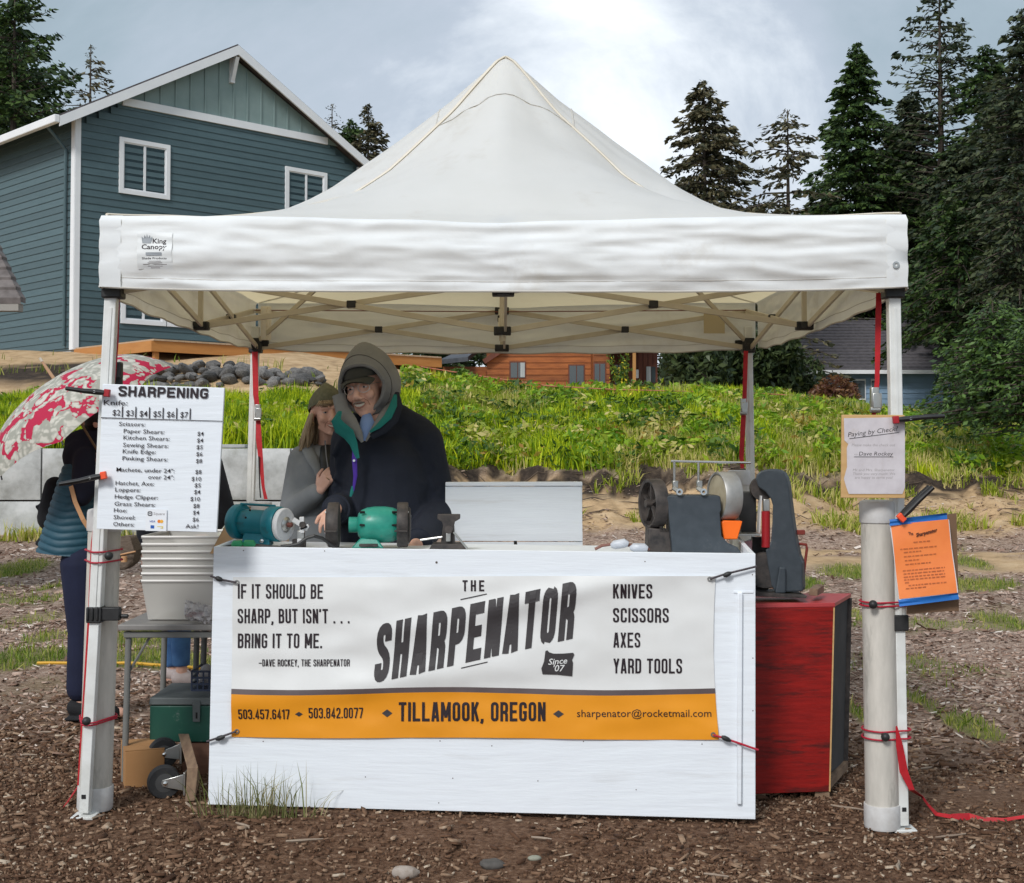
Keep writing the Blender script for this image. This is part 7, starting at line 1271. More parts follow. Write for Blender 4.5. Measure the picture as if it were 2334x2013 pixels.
# man
Ym = 6.05; mz = Hs(-.6, Ym); man = thing('person', 'smiling man in a dark navy jacket, grey hood, cap and glasses behind the counter', 'person', (T(885, 1200, Ym).x, Ym, mz))
HM = Matrix.Translation(T(836, 882, Ym - .06)) @ Matrix.Rotation(R(-20), 4, 'Z') @ Matrix.Rotation(R(-9), 4, 'Y') @ Matrix.Rotation(R(6), 4, 'X')
J = lambda x, y, dy=0: T(x, y, Ym + dy)
b = MB(); hip = Vector((J(880, 1200).x, Ym, .98)); chest = J(880, 1060, .02); nk = J(866, 965, .02); headparts(b, HM, 1.10, HM.inverted() @ nk * (1 / 1.10))
shR, shL = J(800, 1000, .03), J(962, 1000, .03); elR, elL = J(785, 1160, .06), J(1000, 1165, .05); wrR, wrL = J(764, 1160, -.30), J(950, 1240, -.32)
b.caps(hip, chest, .15, .16, 20).caps(chest, nk, .13, .06, 16).caps(shR, shL, .055, .055)
for s_, e_, w_ in ((shR, elR, wrR), (shL, elL, wrL)): b.caps(s_, e_, .055, .042).caps(e_, w_, .042, .030)
for x in (-1, 1):
    h_ = hip + Vector((x * .09, 0, -.03)); kn = Vector((h_.x + x * .01, Ym - .03, mz + .50)); an = Vector((h_.x + x * .02, Ym + .02, mz + .09)); b.caps(h_, kn, .085, .06).caps(kn, an, .055, .04).caps(an + Vector((0, .03, -.045)), an + Vector((x * .03, -.16, -.05)), .045, .038)
hand(b, wrR, (T(748, 1186, Ym - .42) - wrR), (-.2, -.6, .8), side=1, s=1.08, curl=.5); hand(b, wrL, (-.15, -.7, -.6), (.2, -.5, .8), side=1, s=1.05, curl=.7)
body = fused('body', b, .0052, G['skin'], man, 3); face(man, HM, 1.10)
# jacket
b = MB(); b.caps(Vector((hip.x, Ym, .84)), J(880, 1080, .02), .205, .20, 22).caps(J(868, 1100, .02), J(872, 1000, .03), .185, .115, 20).caps(J(905, 1100, .02), J(905, 1005, .03), .17, .10, 20).caps(J(815, 992, .03), J(945, 985, .04), .085, .085, 18).caps(J(872, 985, .03), J(868, 955, .03), .10, .07, 16).caps(J(892, 950, .04), J(955, 992, .04), .075, .085, 18).caps(J(820, 965, .04), J(800, 1000, .04), .06, .08, 16)
b.caps(shR + Vector((.0, 0, -.01)), elR, .092, .080, 18).caps(elR, elR.lerp(wrR, .86), .080, .062, 16); b.caps(shL + Vector((.0, 0, -.015)), elL, .098, .085, 18).caps(elL, elL.lerp(wrL, .88), .083, .062, 16)
for k in range(44):   # cloth folds
    p = random.choice([(shL, elL), (shL, elL), (J(905, 1100), J(905, 1230)), (shR, elR)]); c = p[0].lerp(p[1], random.uniform(.05, .85)) + Vector((random.uniform(-.05, .03), -.078, random.uniform(-.02, .02))); b.caps(c, c + Vector((random.uniform(-.05, .03), -.004, random.uniform(-.10, -.03))), .017, .010, 8)
fused('jacket', b, .009, navyjk, man, 3)
for w0, e0 in ((wrR, elR), (wrL, elL)): c0 = e0.lerp(w0, .86); c1 = e0.lerp(w0, .93); obj('cuff', MB().lathe([(.050, 0), (.062, .004), (.062, (c1 - c0).length), (.050, (c1 - c0).length + .004)], c0, c1 - c0, 20), navyjk, man)
b = MB()
for x in (-1, 1): h_ = hip + Vector((x * .09, 0, -.02)); kn = Vector((h_.x + x * .01, Ym - .03, mz + .50)); an = Vector((h_.x + x * .02, Ym + .02, mz + .08)); b.caps(h_, kn, .105, .08).caps(kn, an, .08, .07)
fused('trousers', b, .014, clothmat('black_trousers', (.012, .012, .016), (.02, .02, .025)), man, 3)
for x in (-1, 1): an = Vector((hip.x + x * .11, Ym + .02, mz + .045)); b = MB().caps(an + Vector((0, .05, 0)), an + Vector((x * .03, -.17, -.005)), .05, .043); obj('shoe', b, G['black'], man)
# shirt, collar, teal facings, purple placket
shirt = mat('light_blue_shirt', (.16, .26, .50), (.20, .30, .55), rough=.8)
def flap(nm, pts, m_, Y0, th=.012, curve=None, par=None): return obj(nm, MB().prism([T(x, y, Y0 + (curve(x, y) if curve else 0)) for x, y in pts], (0, th, 0)), m_, par or man, bevel=.003, smooth=False)
def ribb(nm, path, m_, r_=.012, fl=.35, par=None):   # soft folded edge following points (px, py, Y, half width)
    return obj(nm, MB().tube([T(p[0], p[1], p[2]) for p in path], [p[3] for p in path], 10, flat=fl), m_, par or man)
ya = Ym - .235
ribb('shirt_front', [(836, 945, ya + .11, .02), (838, 965, ya + .07, .034), (834, 985, ya + .045, .028), (828, 1004, ya + .04, .010)], shirt, fl=.7)
ribb('collar_facing', [(775, 938, ya + .02, .012), (766, 958, ya, .026), (775, 975, ya - .005, .030), (795, 990, ya - .012, .028), (806, 1012, ya - .016, .018), (815, 1045, ya - .018, .010)], tealcl)
ribb('collar_facing', [(901, 900, ya + .10, .008), (896, 925, ya + .05, .018), (884, 950, ya + .02, .020), (862, 972, ya, .014), (843, 985, ya - .005, .006)], tealcl)
ribb('collar_shell', [(905, 895, ya + .12, .010), (903, 925, ya + .07, .030), (892, 955, ya + .035, .034), (870, 980, ya + .01, .026), (846, 996, ya, .014)], navyjk, fl=.5)
ribb('placket', [(806, 1020, ya - .01, .006), (808, 1050, ya - .018, .011), (810, 1085, ya - .018, .009), (805, 1120, ya - .012, .004)], mat('purple_lining', (.06, .02, .28), rough=.7)); ribb('drawcord', [(803, 1108, ya - .014, .003), (802, 1122, ya - .014, .008), (799, 1132, ya - .014, .004)], tealcl)
obj('snap_button', MB().lathe([(.0055, 0), (.0055, .003)], T(807, 1050, ya - .030), (0, -1, 0), 12), G['chrome'], man)
# hood: shell open toward the face
HO = HM @ Matrix.Translation((.004, .030, .012)); mb = MB(); nu, nv = 44, 26
def hoodpt(u, v, k=1.0):
    # v 0 = rim around the face, 1 = back of the head ; u around the rim
    a = 2 * math.pi * u; p0 = R(54) - R(20) * max(0, math.sin(a)) ** 1.5; ph = p0 + (math.pi - p0) * v; x = math.sin(ph) * math.cos(a); z = math.sin(ph) * math.sin(a); y = -math.cos(ph)
    rx, ry, rz = .138 * k, .150 * k, (.165 if z > 0 else .150) * k; pk = .026 * max(0, z) ** 3 * (1 - abs(y)) ; p = Vector((x * rx * (1 - .12 * max(0, z)), y * ry, z * rz + pk)); 
    return HO @ (p + Vector((0, 0, 0)) + Vector((.004 * mnoise.noise(p * 22), .004 * mnoise.noise(p * 20 + Vector((3, 0, 0))), 0)))
for j in range(nv + 1):
    for i in range(nu): mb.v.append(tuple(hoodpt(i / nu, j / nv)))
for j in range(nv + 1):
    for i in range(nu): mb.v.append(tuple(hoodpt(i / nu, j / nv, .93)))
o2 = (nv + 1) * nu
for j in range(nv):
    for i in range(nu): a, b2 = j * nu + i, j * nu + (i + 1) % nu; mb.f.append((a, b2, b2 + nu, a + nu)); mb.f.append((a + o2, a + nu + o2, b2 + nu + o2, b2 + o2))
for i in range(nu): mb.f.append((i, i + o2, (i + 1) % nu + o2, (i + 1) % nu))
hd = obj('hood', mb, greyfl, man, fix=False, angle=80); rim = [hoodpt(i / nu, .0, .97) for i in range(nu)]; obj('hood_rim', MB().tube(rim + [rim[0]], .0105, 8, caps=False), greyfl, hd); st2 = [hoodpt(i / nu, .12, 1.005) for i in range(nu)]; obj('hood_seam', MB().tube(st2 + [st2[0]], .002, 5, caps=False), mat('seam_grey', (.09, .085, .08), rough=.9), hd)
ribb('hood_front', [(772, 900, Ym - .10, .030), (780, 935, Ym - .12, .032), (800, 962, ya + .03, .028), (818, 990, ya + .012, .018), (826, 1008, ya + .005, .006)], greyfl, fl=.45); ribb('hood_front', [(902, 890, Ym - .06, .024), (886, 925, Ym - .10, .024), (866, 955, ya + .04, .020), (846, 985, ya + .02, .012), (834, 1006, ya + .008, .005)], greyfl, fl=.45)
# cap with brim
W = lambda c: HM @ (Vector(c) * 1.115); capm = clothmat('dark_olive_cap', (.035, .035, .03), (.05, .05, .042), .001, 60)
mb = MB()
for j in range(9):
    for i in range(24): a = 2 * math.pi * i / 24; ph = math.pi / 2 * j / 8; mb.v.append(tuple(W((math.cos(a) * .087 * math.cos(ph), .012 + math.sin(a) * .104 * math.cos(ph), .040 + .082 * math.sin(ph)))))
for j in range(8):
    for i in range(24): a, b2 = j * 24 + i, j * 24 + (i + 1) % 24; mb.f.append((a, b2, b2 + 24, a + 24))
cp = obj('cap', mb, capm, man, fix=False); f = lambda u, v, t_: W(((u * 2 - 1) * .076 * (1 - .22 * v * v), -.070 - v * .062 * math.sqrt(max(0, 1 - (u * 2 - 1) ** 2 * .85)), .046 - .018 * (u * 2 - 1) ** 2 - .020 * v - t_)); mb = MB().sheet(lambda u, v: f(u, v, 0), 14, 5).sheet(lambda u, v: f(u, v, .004), 14, 5); obj('brim', mb, capm, cp, fix=False)
# glasses and moustache
gl = obj('glasses', MB().tube([W((-.012, -.106, .008)), W((0, -.110, .011)), W((.012, -.106, .008))], .0013, 6), G['steel'], man)
for x in (-1, 1):
    rg = [W((x * .033 + .023 * math.cos(q), -.103 + .010 * abs(math.cos(q) + x * .2) * (1 if math.cos(q) * x > 0 else .0), -.002 + .019 * math.sin(q))) for q in [k * math.pi / 10 for k in range(21)]]; obj('lens_rim', MB().tube(rg, .0013, 6, caps=False), G['steel'], gl)
    obj('temple', MB().tube([W((x * .056, -.095, .006)), W((x * .075, -.06, .008)), W((x * .080, -.005, .004))], .0012, 5), G['steel'], gl)
obj('moustache', MB().tube([W((q, -.1085 + q * q * 16, -.0555 - q * q * 8)) for q in (-.026, -.016, -.006, .006, .016, .026)], [.002, .0045, .005, .005, .0045, .002], 8), mat('grey_moustache', (.16, .12, .10), (.24, .19, .16), rough=.9, scale=90), man)
# woman
Yw2 = 6.28; wz = Hs(-.85, Yw2); wo = thing('person', 'smiling woman in an olive knit hat and grey hoodie peeking from behind the man', 'person', (T(735, 1150, Yw2).x, Yw2, wz)); J = lambda x, y, dy=0: T(x, y, Yw2 + dy)
HW_ = Matrix.Translation(T(747, 940, Yw2 - .02)) @ Matrix.Rotation(R(20), 4, 'Z') @ Matrix.Rotation(R(-5), 4, 'Y'); sw_ = .93
b = MB(); nk = J(748, 1015, .05); headparts(b, HW_, sw_, HW_.inverted() @ nk * (1 / sw_), male=False); hip = Vector((J(735, 1150).x, Yw2 + .05, .92)); b.caps(hip, J(740, 1080, .05), .13, .12, 18).caps(J(740, 1080, .05), nk, .11, .05)
shR = J(690, 1048, .03); elR = J(668, 1165, -.03); wrR = J(728, 1118, -.20); b.caps(J(765, 1045, .08), shR, .05, .05).caps(shR, elR, .045, .035).caps(elR, wrR, .034, .024); shL = J(790, 1050, .10); elL = J(800, 1160, .12); wrL = J(790, 1250, .0); b.caps(shL, elL, .045, .035).caps(elL, wrL, .034, .026)
for x in (-1, 1): h_ = hip + Vector((x * .08, 0, -.03)); kn = Vector((h_.x, Yw2, wz + .47)); an = Vector((h_.x, Yw2 + .04, wz + .08)); b.caps(h_, kn, .08, .055).caps(kn, an, .05, .036).caps(an + Vector((0, .03, -.04)), an + Vector((0, -.14, -.045)), .038, .032)
hand(b, wrR, (T(752, 1078, Yw2 - .24) - wrR), (-.35, -.9, .2), side=-1, s=.92, curl=.85); hand(b, wrL, (0, -.3, -1), (0, -1, 0), side=1, s=.95, curl=.4); fused('body', b, .005, G['skin'], wo, 3); face(wo, HW_, sw_, brow=(.16, .10, .06), lip=(.44, .16, .14))
oliv = mat('olive_knit', (.12, .12, .075), (.17, .165, .11), rough=.95, scale=60, bump=.002, bscale=180); W = lambda c: HW_ @ (Vector(c) * sw_); mb = MB()
for j in range(11):
    for i in range(28):
        a = 2 * math.pi * i / 28; ph = R(-8) + (math.pi / 2 + R(8)) * j / 10; r_ = 1.06 + (.03 if j < 2 else 0); mb.v.append(tuple(W((math.cos(a) * .084 * math.cos(ph) * r_, .025 + math.sin(a) * .106 * math.cos(ph) * r_, .034 - (math.sin(a) * .030) - .0 + .088 * math.sin(ph)))))
for j in range(10):
    for i in range(28): a, b2 = j * 28 + i, j * 28 + (i + 1) % 28; mb.f.append((a, b2, b2 + 28, a + 28))
# (back of the brim sits lower than the front)
mb.v = [tuple(Vector(p)) for p in mb.v]; ht = obj('knit_hat', mb, oliv, wo, fix=False)
hair = mat('blond_hair', (.20, .13, .07), (.42, .32, .20), rough=.55, scale=16, stretch=(5, 5, .6), bump=.002, bscale=40); b = MB()
for k in range(64):
    a = R(random.uniform(150, 350)) if k % 3 else R(random.uniform(170, 215)); a = R(random.uniform(-20, 200)); st_ = W((-math.cos(a) * .078, .015 + abs(math.sin(a)) * .085, -.01)); sp_ = random.uniform(.95, 1.55); en = W((-math.cos(a) * .088 * sp_ - .02 * (math.cos(a) > 0), .02 + abs(math.sin(a)) * .095 * sp_, -.155 - random.uniform(0, .035))); md = st_.lerp(en, .5) + Vector((random.uniform(-.008, .008), random.uniform(-.01, .01), 0)); b.tube([st_, md, en], [.010, .012, .003], 6)
for x in (-1,):
    for k in range(14): st_ = W((x * .080, -.02 + k * .005, .0)); en = W((x * .102 - .045 * random.random(), .0 + k * .006, -.16 - random.uniform(0, .03))); b.tube([st_, st_.lerp(en, .5) + Vector((-.006, -.004, 0)), en], [.007, .011, .003], 6)
for k in range(10): q = -.05 + k * .010; b.tube([W((q, -.086 + q * q * 6, .058)), W((q - .012, -.094 + q * q * 6, .044)), W((q - .024, -.090 + q * q * 7, .030))], [.005, .0045, .0015], 6)
obj('hair', b, hair, wo); obj('earring', MB().lathe([(.008, -.001), (.010, 0), (.008, .001)], W((-.086, -.012, -.052)), (0, -1, 0), 14, True), mat('gold', (.60, .42, .20), rough=.3, metal=1), wo)
gh = clothmat('grey_hoodie', (.20, .21, .22), (.26, .27, .28), .003, 16); b = MB(); b.caps(Vector((hip.x, hip.y, .80)), J(735, 1085, .05), .165, .155, 20).caps(J(735, 1100, .05), J(738, 1050, .06), .155, .08, 18).caps(J(770, 1045, .08), shR + Vector((.01, 0, -.008)), .065, .068); b.caps(shR, elR, .070, .066, 16).caps(elR, elR.lerp(wrR, .88), .064, .046, 14).caps(shL, elL, .066, .06).caps(elL, elL.lerp(wrL, .9), .058, .042)
for k in range(16): c = shR.lerp(elR, random.random()) + Vector((random.uniform(-.03, .03), -.055, 0)); b.caps(c, c + Vector((random.uniform(-.05, .05), -.004, random.uniform(-.09, -.02))), .009, .006, 8)
fused('hoodie', b, .009, gh, wo, 4)
Rr = lambda nm, path, m_, fl=.4: ribb(nm, path, m_, fl=fl, par=wo); Rr('hood_collar', [(706, 1010, Yw2 + .04, .014), (702, 1025, Yw2 - .03, .030), (712, 1045, Yw2 - .09, .030), (724, 1070, Yw2 - .12, .020), (730, 1100, Yw2 - .13, .010)], gh, .5)
Rr('black_top', [(748, 1020, Yw2 - .03, .036), (750, 1045, Yw2 - .08, .044), (750, 1080, Yw2 - .12, .044), (748, 1120, Yw2 - .13, .040)], G['black'], .55); Rr('lanyard', [(741, 1005, Yw2 - .06, .003), (744, 1040, Yw2 - .112, .003), (749, 1075, Yw2 - .150, .003)], mat('lanyard_grey', (.20, .2, .22), rough=.5), 1)
obj('ring', MB().lathe([(.0095, -.002), (.0115, 0), (.0095, .002)], T(748, 1092, Yw2 - .275), (.6, .1, .8), 14, True), bpy.data.materials['gold'], wo)
b = MB()
for x in (-1, 1): h_ = hip + Vector((x * .08, 0, -.02)); kn = Vector((h_.x, Yw2, wz + .47)); an = Vector((h_.x, Yw2 + .04, wz + .08)); b.caps(h_, kn, .10, .075).caps(kn, an, .075, .06)
fused('trousers', b, .014, bpy.data.materials['black_trousers'], wo, 3)
for x in (-1, 1): an = Vector((hip.x + x * .08, Yw2 + .04, wz + .04)); obj('shoe', MB().caps(an + Vector((0, .05, 0)), an + Vector((0, -.15, -.004)), .043, .038), G['black'], wo)

# customer with umbrella, seen from behind at the left
Yc = 7.0; g0 = ground_hit(185, 1638); Yc = g0.y; cz_ = g0.z; J = lambda x, y, dy=0: T(x, y, Yc + dy); cu = thing('person', 'customer in a quilted teal vest and navy trousers holding the floral umbrella', 'person', g0)
vestm = mat('teal_quilted_vest', (.012, .055, .085), (.018, .075, .11), rough=.55, scale=5, bump=.002, bscale=20); navp = clothmat('navy_trousers', (.006, .009, .03), (.010, .014, .042), .003, 10); blk = clothmat('black_cloth', (.006, .006, .008), (.012, .012, .014), .004, 12)
b = MB(); hip = J(185, 1290); sh = J(212, 1010); hdM = Matrix.Translation(J(225, 958)) @ Matrix.Rotation(R(100), 4, 'Z'); headparts(b, hdM, .95, hdM.inverted() @ (sh + Vector((0, 0, .02))) * (1 / .95), male=False)
b.caps(hip, J(200, 1100), .095, .11, 18).caps(J(200, 1100), sh, .12, .06, 18); sL = J(195, 1045, -.10); eL = J(185, 1130, -.16); wL = J(238, 1070, -.12); b.caps(sL, eL, .045, .036).caps(eL, wL, .034, .024); sR_ = J(205, 1045, .12); eR = J(225, 1130, .12); wR = J(262, 1150, .0); b.caps(sR_, eR, .045, .036).caps(eR, wR, .034, .024)
for dx, dy in ((0, -.06), (30, .10)):
    kn = J(190 + dx, 1440, dy); an = J(186 + dx, 1605, dy); b.caps(J(185 + dx * .5, 1290, dy), kn, .085, .06).caps(kn, an, .055, .034).caps(an + Vector((-.03, 0, -.035)), an + Vector((.13, 0, -.045)), .034, .030)
hand(b, wL, (.1, 0, 1), (0, -1, 0), side=-1, s=.9, curl=1.0); hand(b, wR, (.5, -.5, -.3), (0, -1, .3), side=1, s=.9, curl=.8); fused('body', b, .006, G['skin'], cu, 3)
b = MB()
for dx, dy in ((0, -.06), (30, .10)): kn = J(190 + dx, 1440, dy); an = J(183 + dx, 1578, dy); b.caps(J(190 + dx * .3, 1285, dy * .8), kn, .115, .078, 18); b.caps(kn, an + (kn - an).normalized() * .02, .076, .070, 18)
fused('trousers', b, .008, navp, cu, 4)
def vestpt(u, v):
    a = 2 * math.pi * u; c = J(198, 1055).lerp(J(162, 1262), v); rx = (.105 + .060 * v ** .8) ; ry = .115 + .03 * v; fold = abs(math.sin(math.pi * (v * 13 + .75 * abs(math.sin(a + 1.75))))) ** .6; k = 1 + .05 * fold + .012 * mnoise.noise(Vector((a * 3, v * 20, 1))); zz = -.015 * math.cos(a) * v
    return Vector((c.x + math.cos(a) * rx * k, c.y + math.sin(a) * ry * k, c.z + zz))
obj('vest', MB().sheet(vestpt, 56, 110), vestm, cu, fix=False, angle=80)
b = MB().caps(J(190, 1040, -.02), J(215, 1020, .02), .105, .10, 18).caps(J(178, 1012, .0), J(228, 1000, .0), .070, .075, 16).caps(sL, eL, .062, .055).caps(eL, eL.lerp(wL, .85), .055, .042).caps(sR_, eR, .065, .058).caps(eR, eR.lerp(wR, .85), .055, .042).caps(J(222, 1060, .03), J(215, 1270, .03), .085, .10, 18)
fused('hooded_jacket', b, .010, clothmat('dark_navy_hood', (.006, .007, .018), (.010, .011, .026), .004, 10), cu, 4)
b = MB().ell(J(226, 945), (.085, .095, .105), nu=18, nv=12).caps(J(214, 960), J(212, 995), .055, .045); fused('hair', b, .010, mat('black_hair', (.006, .005, .006), (.012, .01, .01), rough=.4), cu, 2)
for dx, dy in ((0, -.06), (30, .10)): an = J(183 + dx, 1618, dy); b = MB().caps(an + Vector((-.02, 0, .012)), an + Vector((.11, -.02, -.012)), .048, .036, 16).box(an + Vector((.04, -.01, -.040)), (.22, .085, .015)); fused('shoe', b, .008, blk, cu, 3)
# shoulder bag hanging on the customer
sbg = thing('black_bag', 'floppy black shoulder bag hanging behind the quilted vest', 'bag', J(110, 1180, .1)); b = MB()
for a_, b_, r0, r1 in [((125, 1110), (118, 1180), .055, .075), ((118, 1180), (120, 1215), .075, .03), ((100, 1165), (85, 1155), .02, .012), ((118, 1215), (88, 1238), .035, .018), ((118, 1215), (130, 1250), .035, .02)]: b.caps(J(*a_, .10), J(*b_, .10), r0, r1)
fused('bag_body', b, .009, blk, sbg, 2); mbb = MB(); ribbon(mbb, [J(162, 1108, -.21), J(172, 1145, -.22), J(190, 1185, -.22), J(205, 1208, -.21)], .022, side=(.9, 0, .4), th=.004); tag(obj('tan_strap', mbb, mat('tan_leather', (.50, .27, .13), rough=.6), loc=J(180, 1160, -.2), smooth=False), 'tan leather strap slanting across the quilted vest', 'strap')
# umbrella
Yu = Yc - .12; ap = T(122, 862, Yu); hnd = T(196, 990, Yu - .02); axu = (ap - hnd).normalized(); axu = (axu + Vector((0, -.30, 0))).normalized(); e1 = Vector((0, 1, 0)).cross(axu).normalized(); e2 = axu.cross(e1).normalized()
um = thing('umbrella', 'open umbrella with white flowers on red held by the customer at the left', 'umbrella', hnd); RU, DU = .53, .26
def umpt(u, v, off=0):
    a = 2 * math.pi * u; seg = (u * 8) % 1; sc = 1 - .09 * math.sin(seg * math.pi) * v ** 1.5; r_ = RU * math.sin(v * R(74)) / math.sin(R(74)) * sc; dz = DU * (1 - math.cos(v * R(74))) / (1 - math.cos(R(74))) * (1 - .10 * math.sin(seg * math.pi)); return ap + (e1 * math.cos(a) + e2 * math.sin(a)) * r_ - axu * (dz + off)
m = bpy.data.materials.new('floral_cloth'); m.use_nodes = True; nt = m.node_tree; L = nt.links.new; b_ = nt.nodes['Principled BSDF']; b_.inputs['Roughness'].default_value = .7; tc = N(nt, 'ShaderNodeTexCoord'); nz = N(nt, 'ShaderNodeTexNoise', ins={'Scale': 9., 'Detail': 3}); vo = N(nt, 'ShaderNodeTexVoronoi', ins={'Scale': 9.0}); vo2 = N(nt, 'ShaderNodeTexVoronoi', ins={'Scale': 30.0}); mxv = N(nt, 'ShaderNodeMix', data_type='VECTOR', ins={0: .16})
L(tc.outputs['Object'], nz.inputs[0]); L(tc.outputs['Object'], mxv.inputs[4]); L(nz.outputs['Color'], mxv.inputs[5]); L(mxv.outputs[1], vo.inputs[0]); L(mxv.outputs[1], vo2.inputs[0])
m1 = N(nt, 'ShaderNodeMath', operation='LESS_THAN', ins={1: .60}); L(vo.outputs['Distance'], m1.inputs[0]); m2 = N(nt, 'ShaderNodeMath', operation='LESS_THAN', ins={1: .54}); L(vo2.outputs['Distance'], m2.inputs[0]); m3 = N(nt, 'ShaderNodeMath', operation='MAXIMUM'); m4 = N(nt, 'ShaderNodeMath', operation='MULTIPLY'); 
n5 = N(nt, 'ShaderNodeTexNoise', ins={'Scale': 5.}); L(tc.outputs['Object'], n5.inputs[0]); g5 = N(nt, 'ShaderNodeMath', operation='GREATER_THAN', ins={1: .44}); L(n5.outputs[0], g5.inputs[0]); L(m2.outputs[0], m4.inputs[0]); L(g5.outputs[0], m4.inputs[1]); L(m1.outputs[0], m3.inputs[0]); L(m4.outputs[0], m3.inputs[1])
cr1 = N(nt, 'ShaderNodeValToRGB'); ee = cr1.color_ramp.elements; ee[0].color = (.72, .70, .62, 1); ee[1].color = (.42, .42, .36, 1); ee[0].position = .25; ee[1].position = .6; L(vo2.outputs['Distance'], cr1.inputs[0]); mc = N(nt, 'ShaderNodeMix', data_type='RGBA'); mc.inputs[6].default_value = (.56, .015, .07, 1); L(m3.outputs[0], mc.inputs[0]); L(cr1.outputs[0], mc.inputs[7]); L(mc.outputs[2], b_.inputs['Base Color'])
tr_s = N(nt, 'ShaderNodeBsdfTranslucent'); L(mc.outputs[2], tr_s.inputs[0]); ms = N(nt, 'ShaderNodeMixShader', ins={0: .3}); L(b_.outputs[0], ms.inputs[1]); L(tr_s.outputs[0], ms.inputs[2]); L(ms.outputs[0], nt.nodes['Material Output'].inputs[0])
for k in range(8): obj('gore', MB().sheet(lambda u, v: umpt((k + u) / 8, v), 8, 14), m, um, fix=False)
for k in range(8): obj('rib', MB().tube([umpt(k / 8, v, .006) for v in [j / 8 for j in range(9)]], .0022, 5), G['steel'], um); obj('tip', MB().tube([umpt(k / 8, 1, 0), umpt(k / 8, 1.04, 0)], .004, 6), G['black'], um)
G['pale'] = mat('pale_wood', (.55, .33, .20), rough=.5); obj('shaft', MB().tube([ap + axu * .0, hnd - axu * .12], .006, 8), mat('umbrella_shaft', (.16, .10, .05), rough=.5), um); obj('ferrule', MB().tube([ap - axu * .01, ap + axu * .065, ap + axu * .10], [.009, .008, .006], 10), G['pale'], um); obj('ferrule_cap', MB().tube([ap + axu * .10, ap + axu * .122], [.0075, .006], 10), mat('cream_cap', (.65, .58, .48), rough=.4), um)
# customer in jeans behind the price board
g1 = ground_hit(405, 1562); Yj = g1.y; jp = thing('person', 'customer in a black coat, blue jeans and pale slip-on shoes behind the tubs', 'person', g1); J = lambda x, y, dy=0: T(x, y, Yj + dy); b = MB(); hip = J(415, 1240); sh = J(425, 1020)
hm = Matrix.Translation(J(425, 945)) @ Matrix.Rotation(R(60), 4, 'Z'); headparts(b, hm, .95, hm.inverted() @ (sh + Vector((0, 0, .02))) * (1 / .95), male=False); b.caps(hip, J(420, 1090), .13, .12, 18).caps(J(420, 1090), sh, .12, .06, 18)
sa, ea, wa = J(478, 1055, -.02), J(508, 1160, -.05), J(470, 1222, -.25); sb_, eb_, wb_ = J(368, 1060, .0), J(335, 1170, .02), J(330, 1260, -.10); b.caps(sa, ea, .045, .036).caps(ea, wa, .034, .025).caps(sb_, eb_, .045, .036).caps(eb_, wb_, .034, .025)
for dx, dy in ((-9, .10), (9, -.06)): kn = J(402 + dx, 1400, dy); an = J(405 + dx, 1532, dy); b.caps(J(410 + dx, 1250, dy), kn, .085, .058).caps(kn, an, .05, .032).caps(an + Vector((-.03, 0, -.03)), an + Vector((.12, -.01, -.04)), .032, .028)
hand(b, wa, (-.7, -.5, -.4), (0, -.6, .8), side=1, s=.9, curl=.7); hand(b, wb_, (0, -.2, -1), (-1, 0, 0), side=1, s=.9, curl=.6); fused('body', b, .0065, G['skin'], jp, 3)
den = mat('blue_denim', (.03, .09, .22), (.06, .16, .34), rough=.8, scale=12, bump=.001, bscale=80); b = MB()
for dx, dy in ((-9, .10), (9, -.06)): kn = J(402 + dx, 1400, dy); an = J(404 + dx, 1518, dy); b.caps(J(410 + dx, 1250, dy), kn, .10, .068); b.lathe([(.068, 0), (.060, .12), (.050, (an - kn).length)], kn, an - kn, 20)
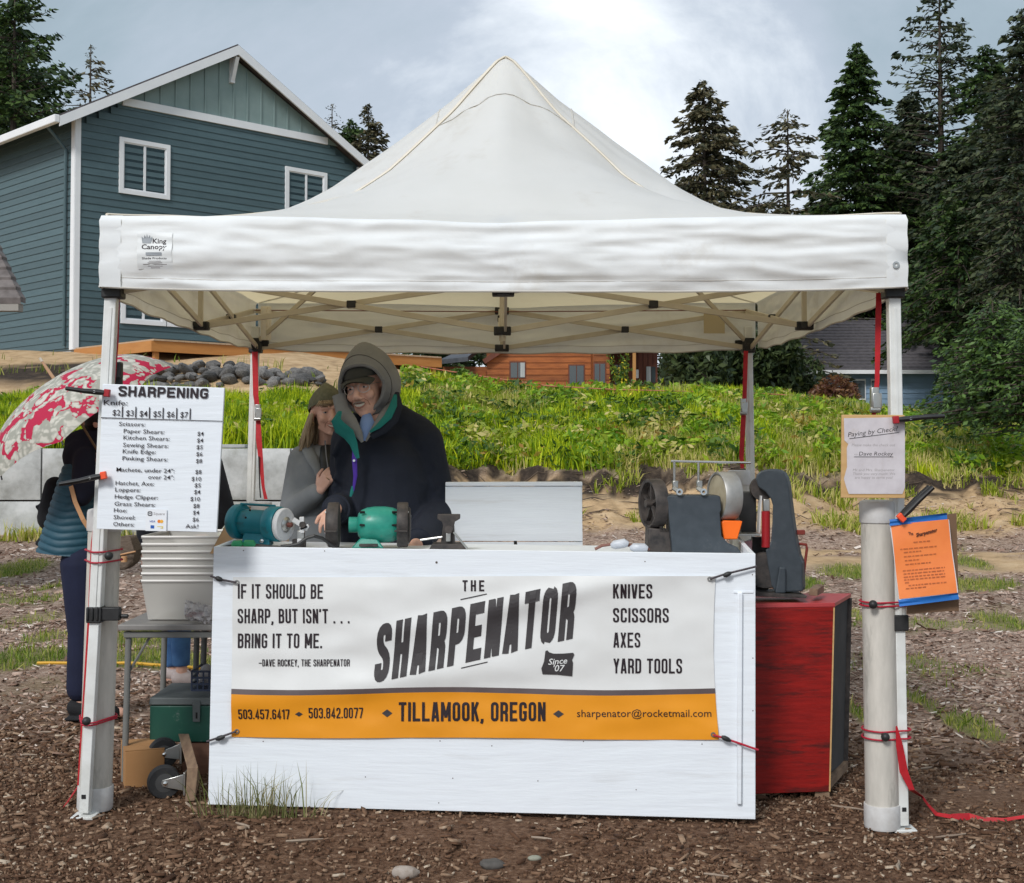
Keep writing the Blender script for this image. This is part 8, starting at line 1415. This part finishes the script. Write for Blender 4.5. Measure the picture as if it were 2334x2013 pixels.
fused('jeans', b, .008, den, jp, 3); coat = clothmat('black_coat', (.007, .008, .012), (.014, .014, .02), .005, 10)
b = MB().caps(J(415, 1225), J(422, 1090), .185, .165, 20).caps(J(422, 1090), J(425, 1035), .16, .09, 18).caps(sa, ea, .075, .070).caps(ea, ea.lerp(wa, .86), .068, .05).caps(sb_, eb_, .075, .068).caps(eb_, eb_.lerp(wb_, .9), .066, .048); fused('coat', b, .011, coat, jp, 4)
b = MB().ell(J(427, 938), (.085, .095, .10), nu=18, nv=12); fused('hair', b, .012, mat('brown_hair', (.05, .03, .02), rough=.5), jp, 2)
shm = mat('pale_canvas_shoe', (.46, .38, .36), (.54, .46, .44), rough=.8, scale=30)
for x0, y0, dy in ((388, 1534, .10), (414, 1545, -.06)): an = J(x0, y0, dy); b = MB().caps(an + Vector((-.02, 0, .002)), an + Vector((.10, -.02, -.012)), .042, .034, 16).caps(an + Vector((-.035, 0, -.024)), an + Vector((.115, -.02, -.026)), .020, .020); fused('shoe', b, .007, shm, jp, 3)
# wicker handbag hanging between them
wk = thing('wicker_handbag', 'small grey brown woven handbag with a wooden toggle beside the left pipe weight', 'handbag', T(288, 1290, 6.2)); wkm = mat('woven_straw', (.09, .065, .05), (.22, .17, .13), rough=.9, scale=60, stretch=(1, 1, 6), bump=.004, bscale=120)
obj('bag_body', MB().prism([T(x, y, 6.15) for x, y in [(268, 1224), (296, 1222), (309, 1254), (304, 1284), (284, 1299), (262, 1300), (258, 1250)]], (0, .12, 0)), wkm, wk, bevel=.012, smooth=False); obj('flap', MB().prism([T(x, y, 6.14) for x, y in [(266, 1223), (296, 1221), (307, 1258), (262, 1268)]], (0, .008, 0)), wkm, wk, bevel=.003, smooth=False)
obj('toggle_cord', MB().tube([T(272, 1265, 6.12), T(309, 1257, 6.12)], .004, 6), bpy.data.materials['tan_leather'], wk); obj('toggle', MB().tube([T(283, 1268, 6.10), T(283, 1281, 6.10)], .014, 12), bpy.data.materials['tan_leather'], wk)
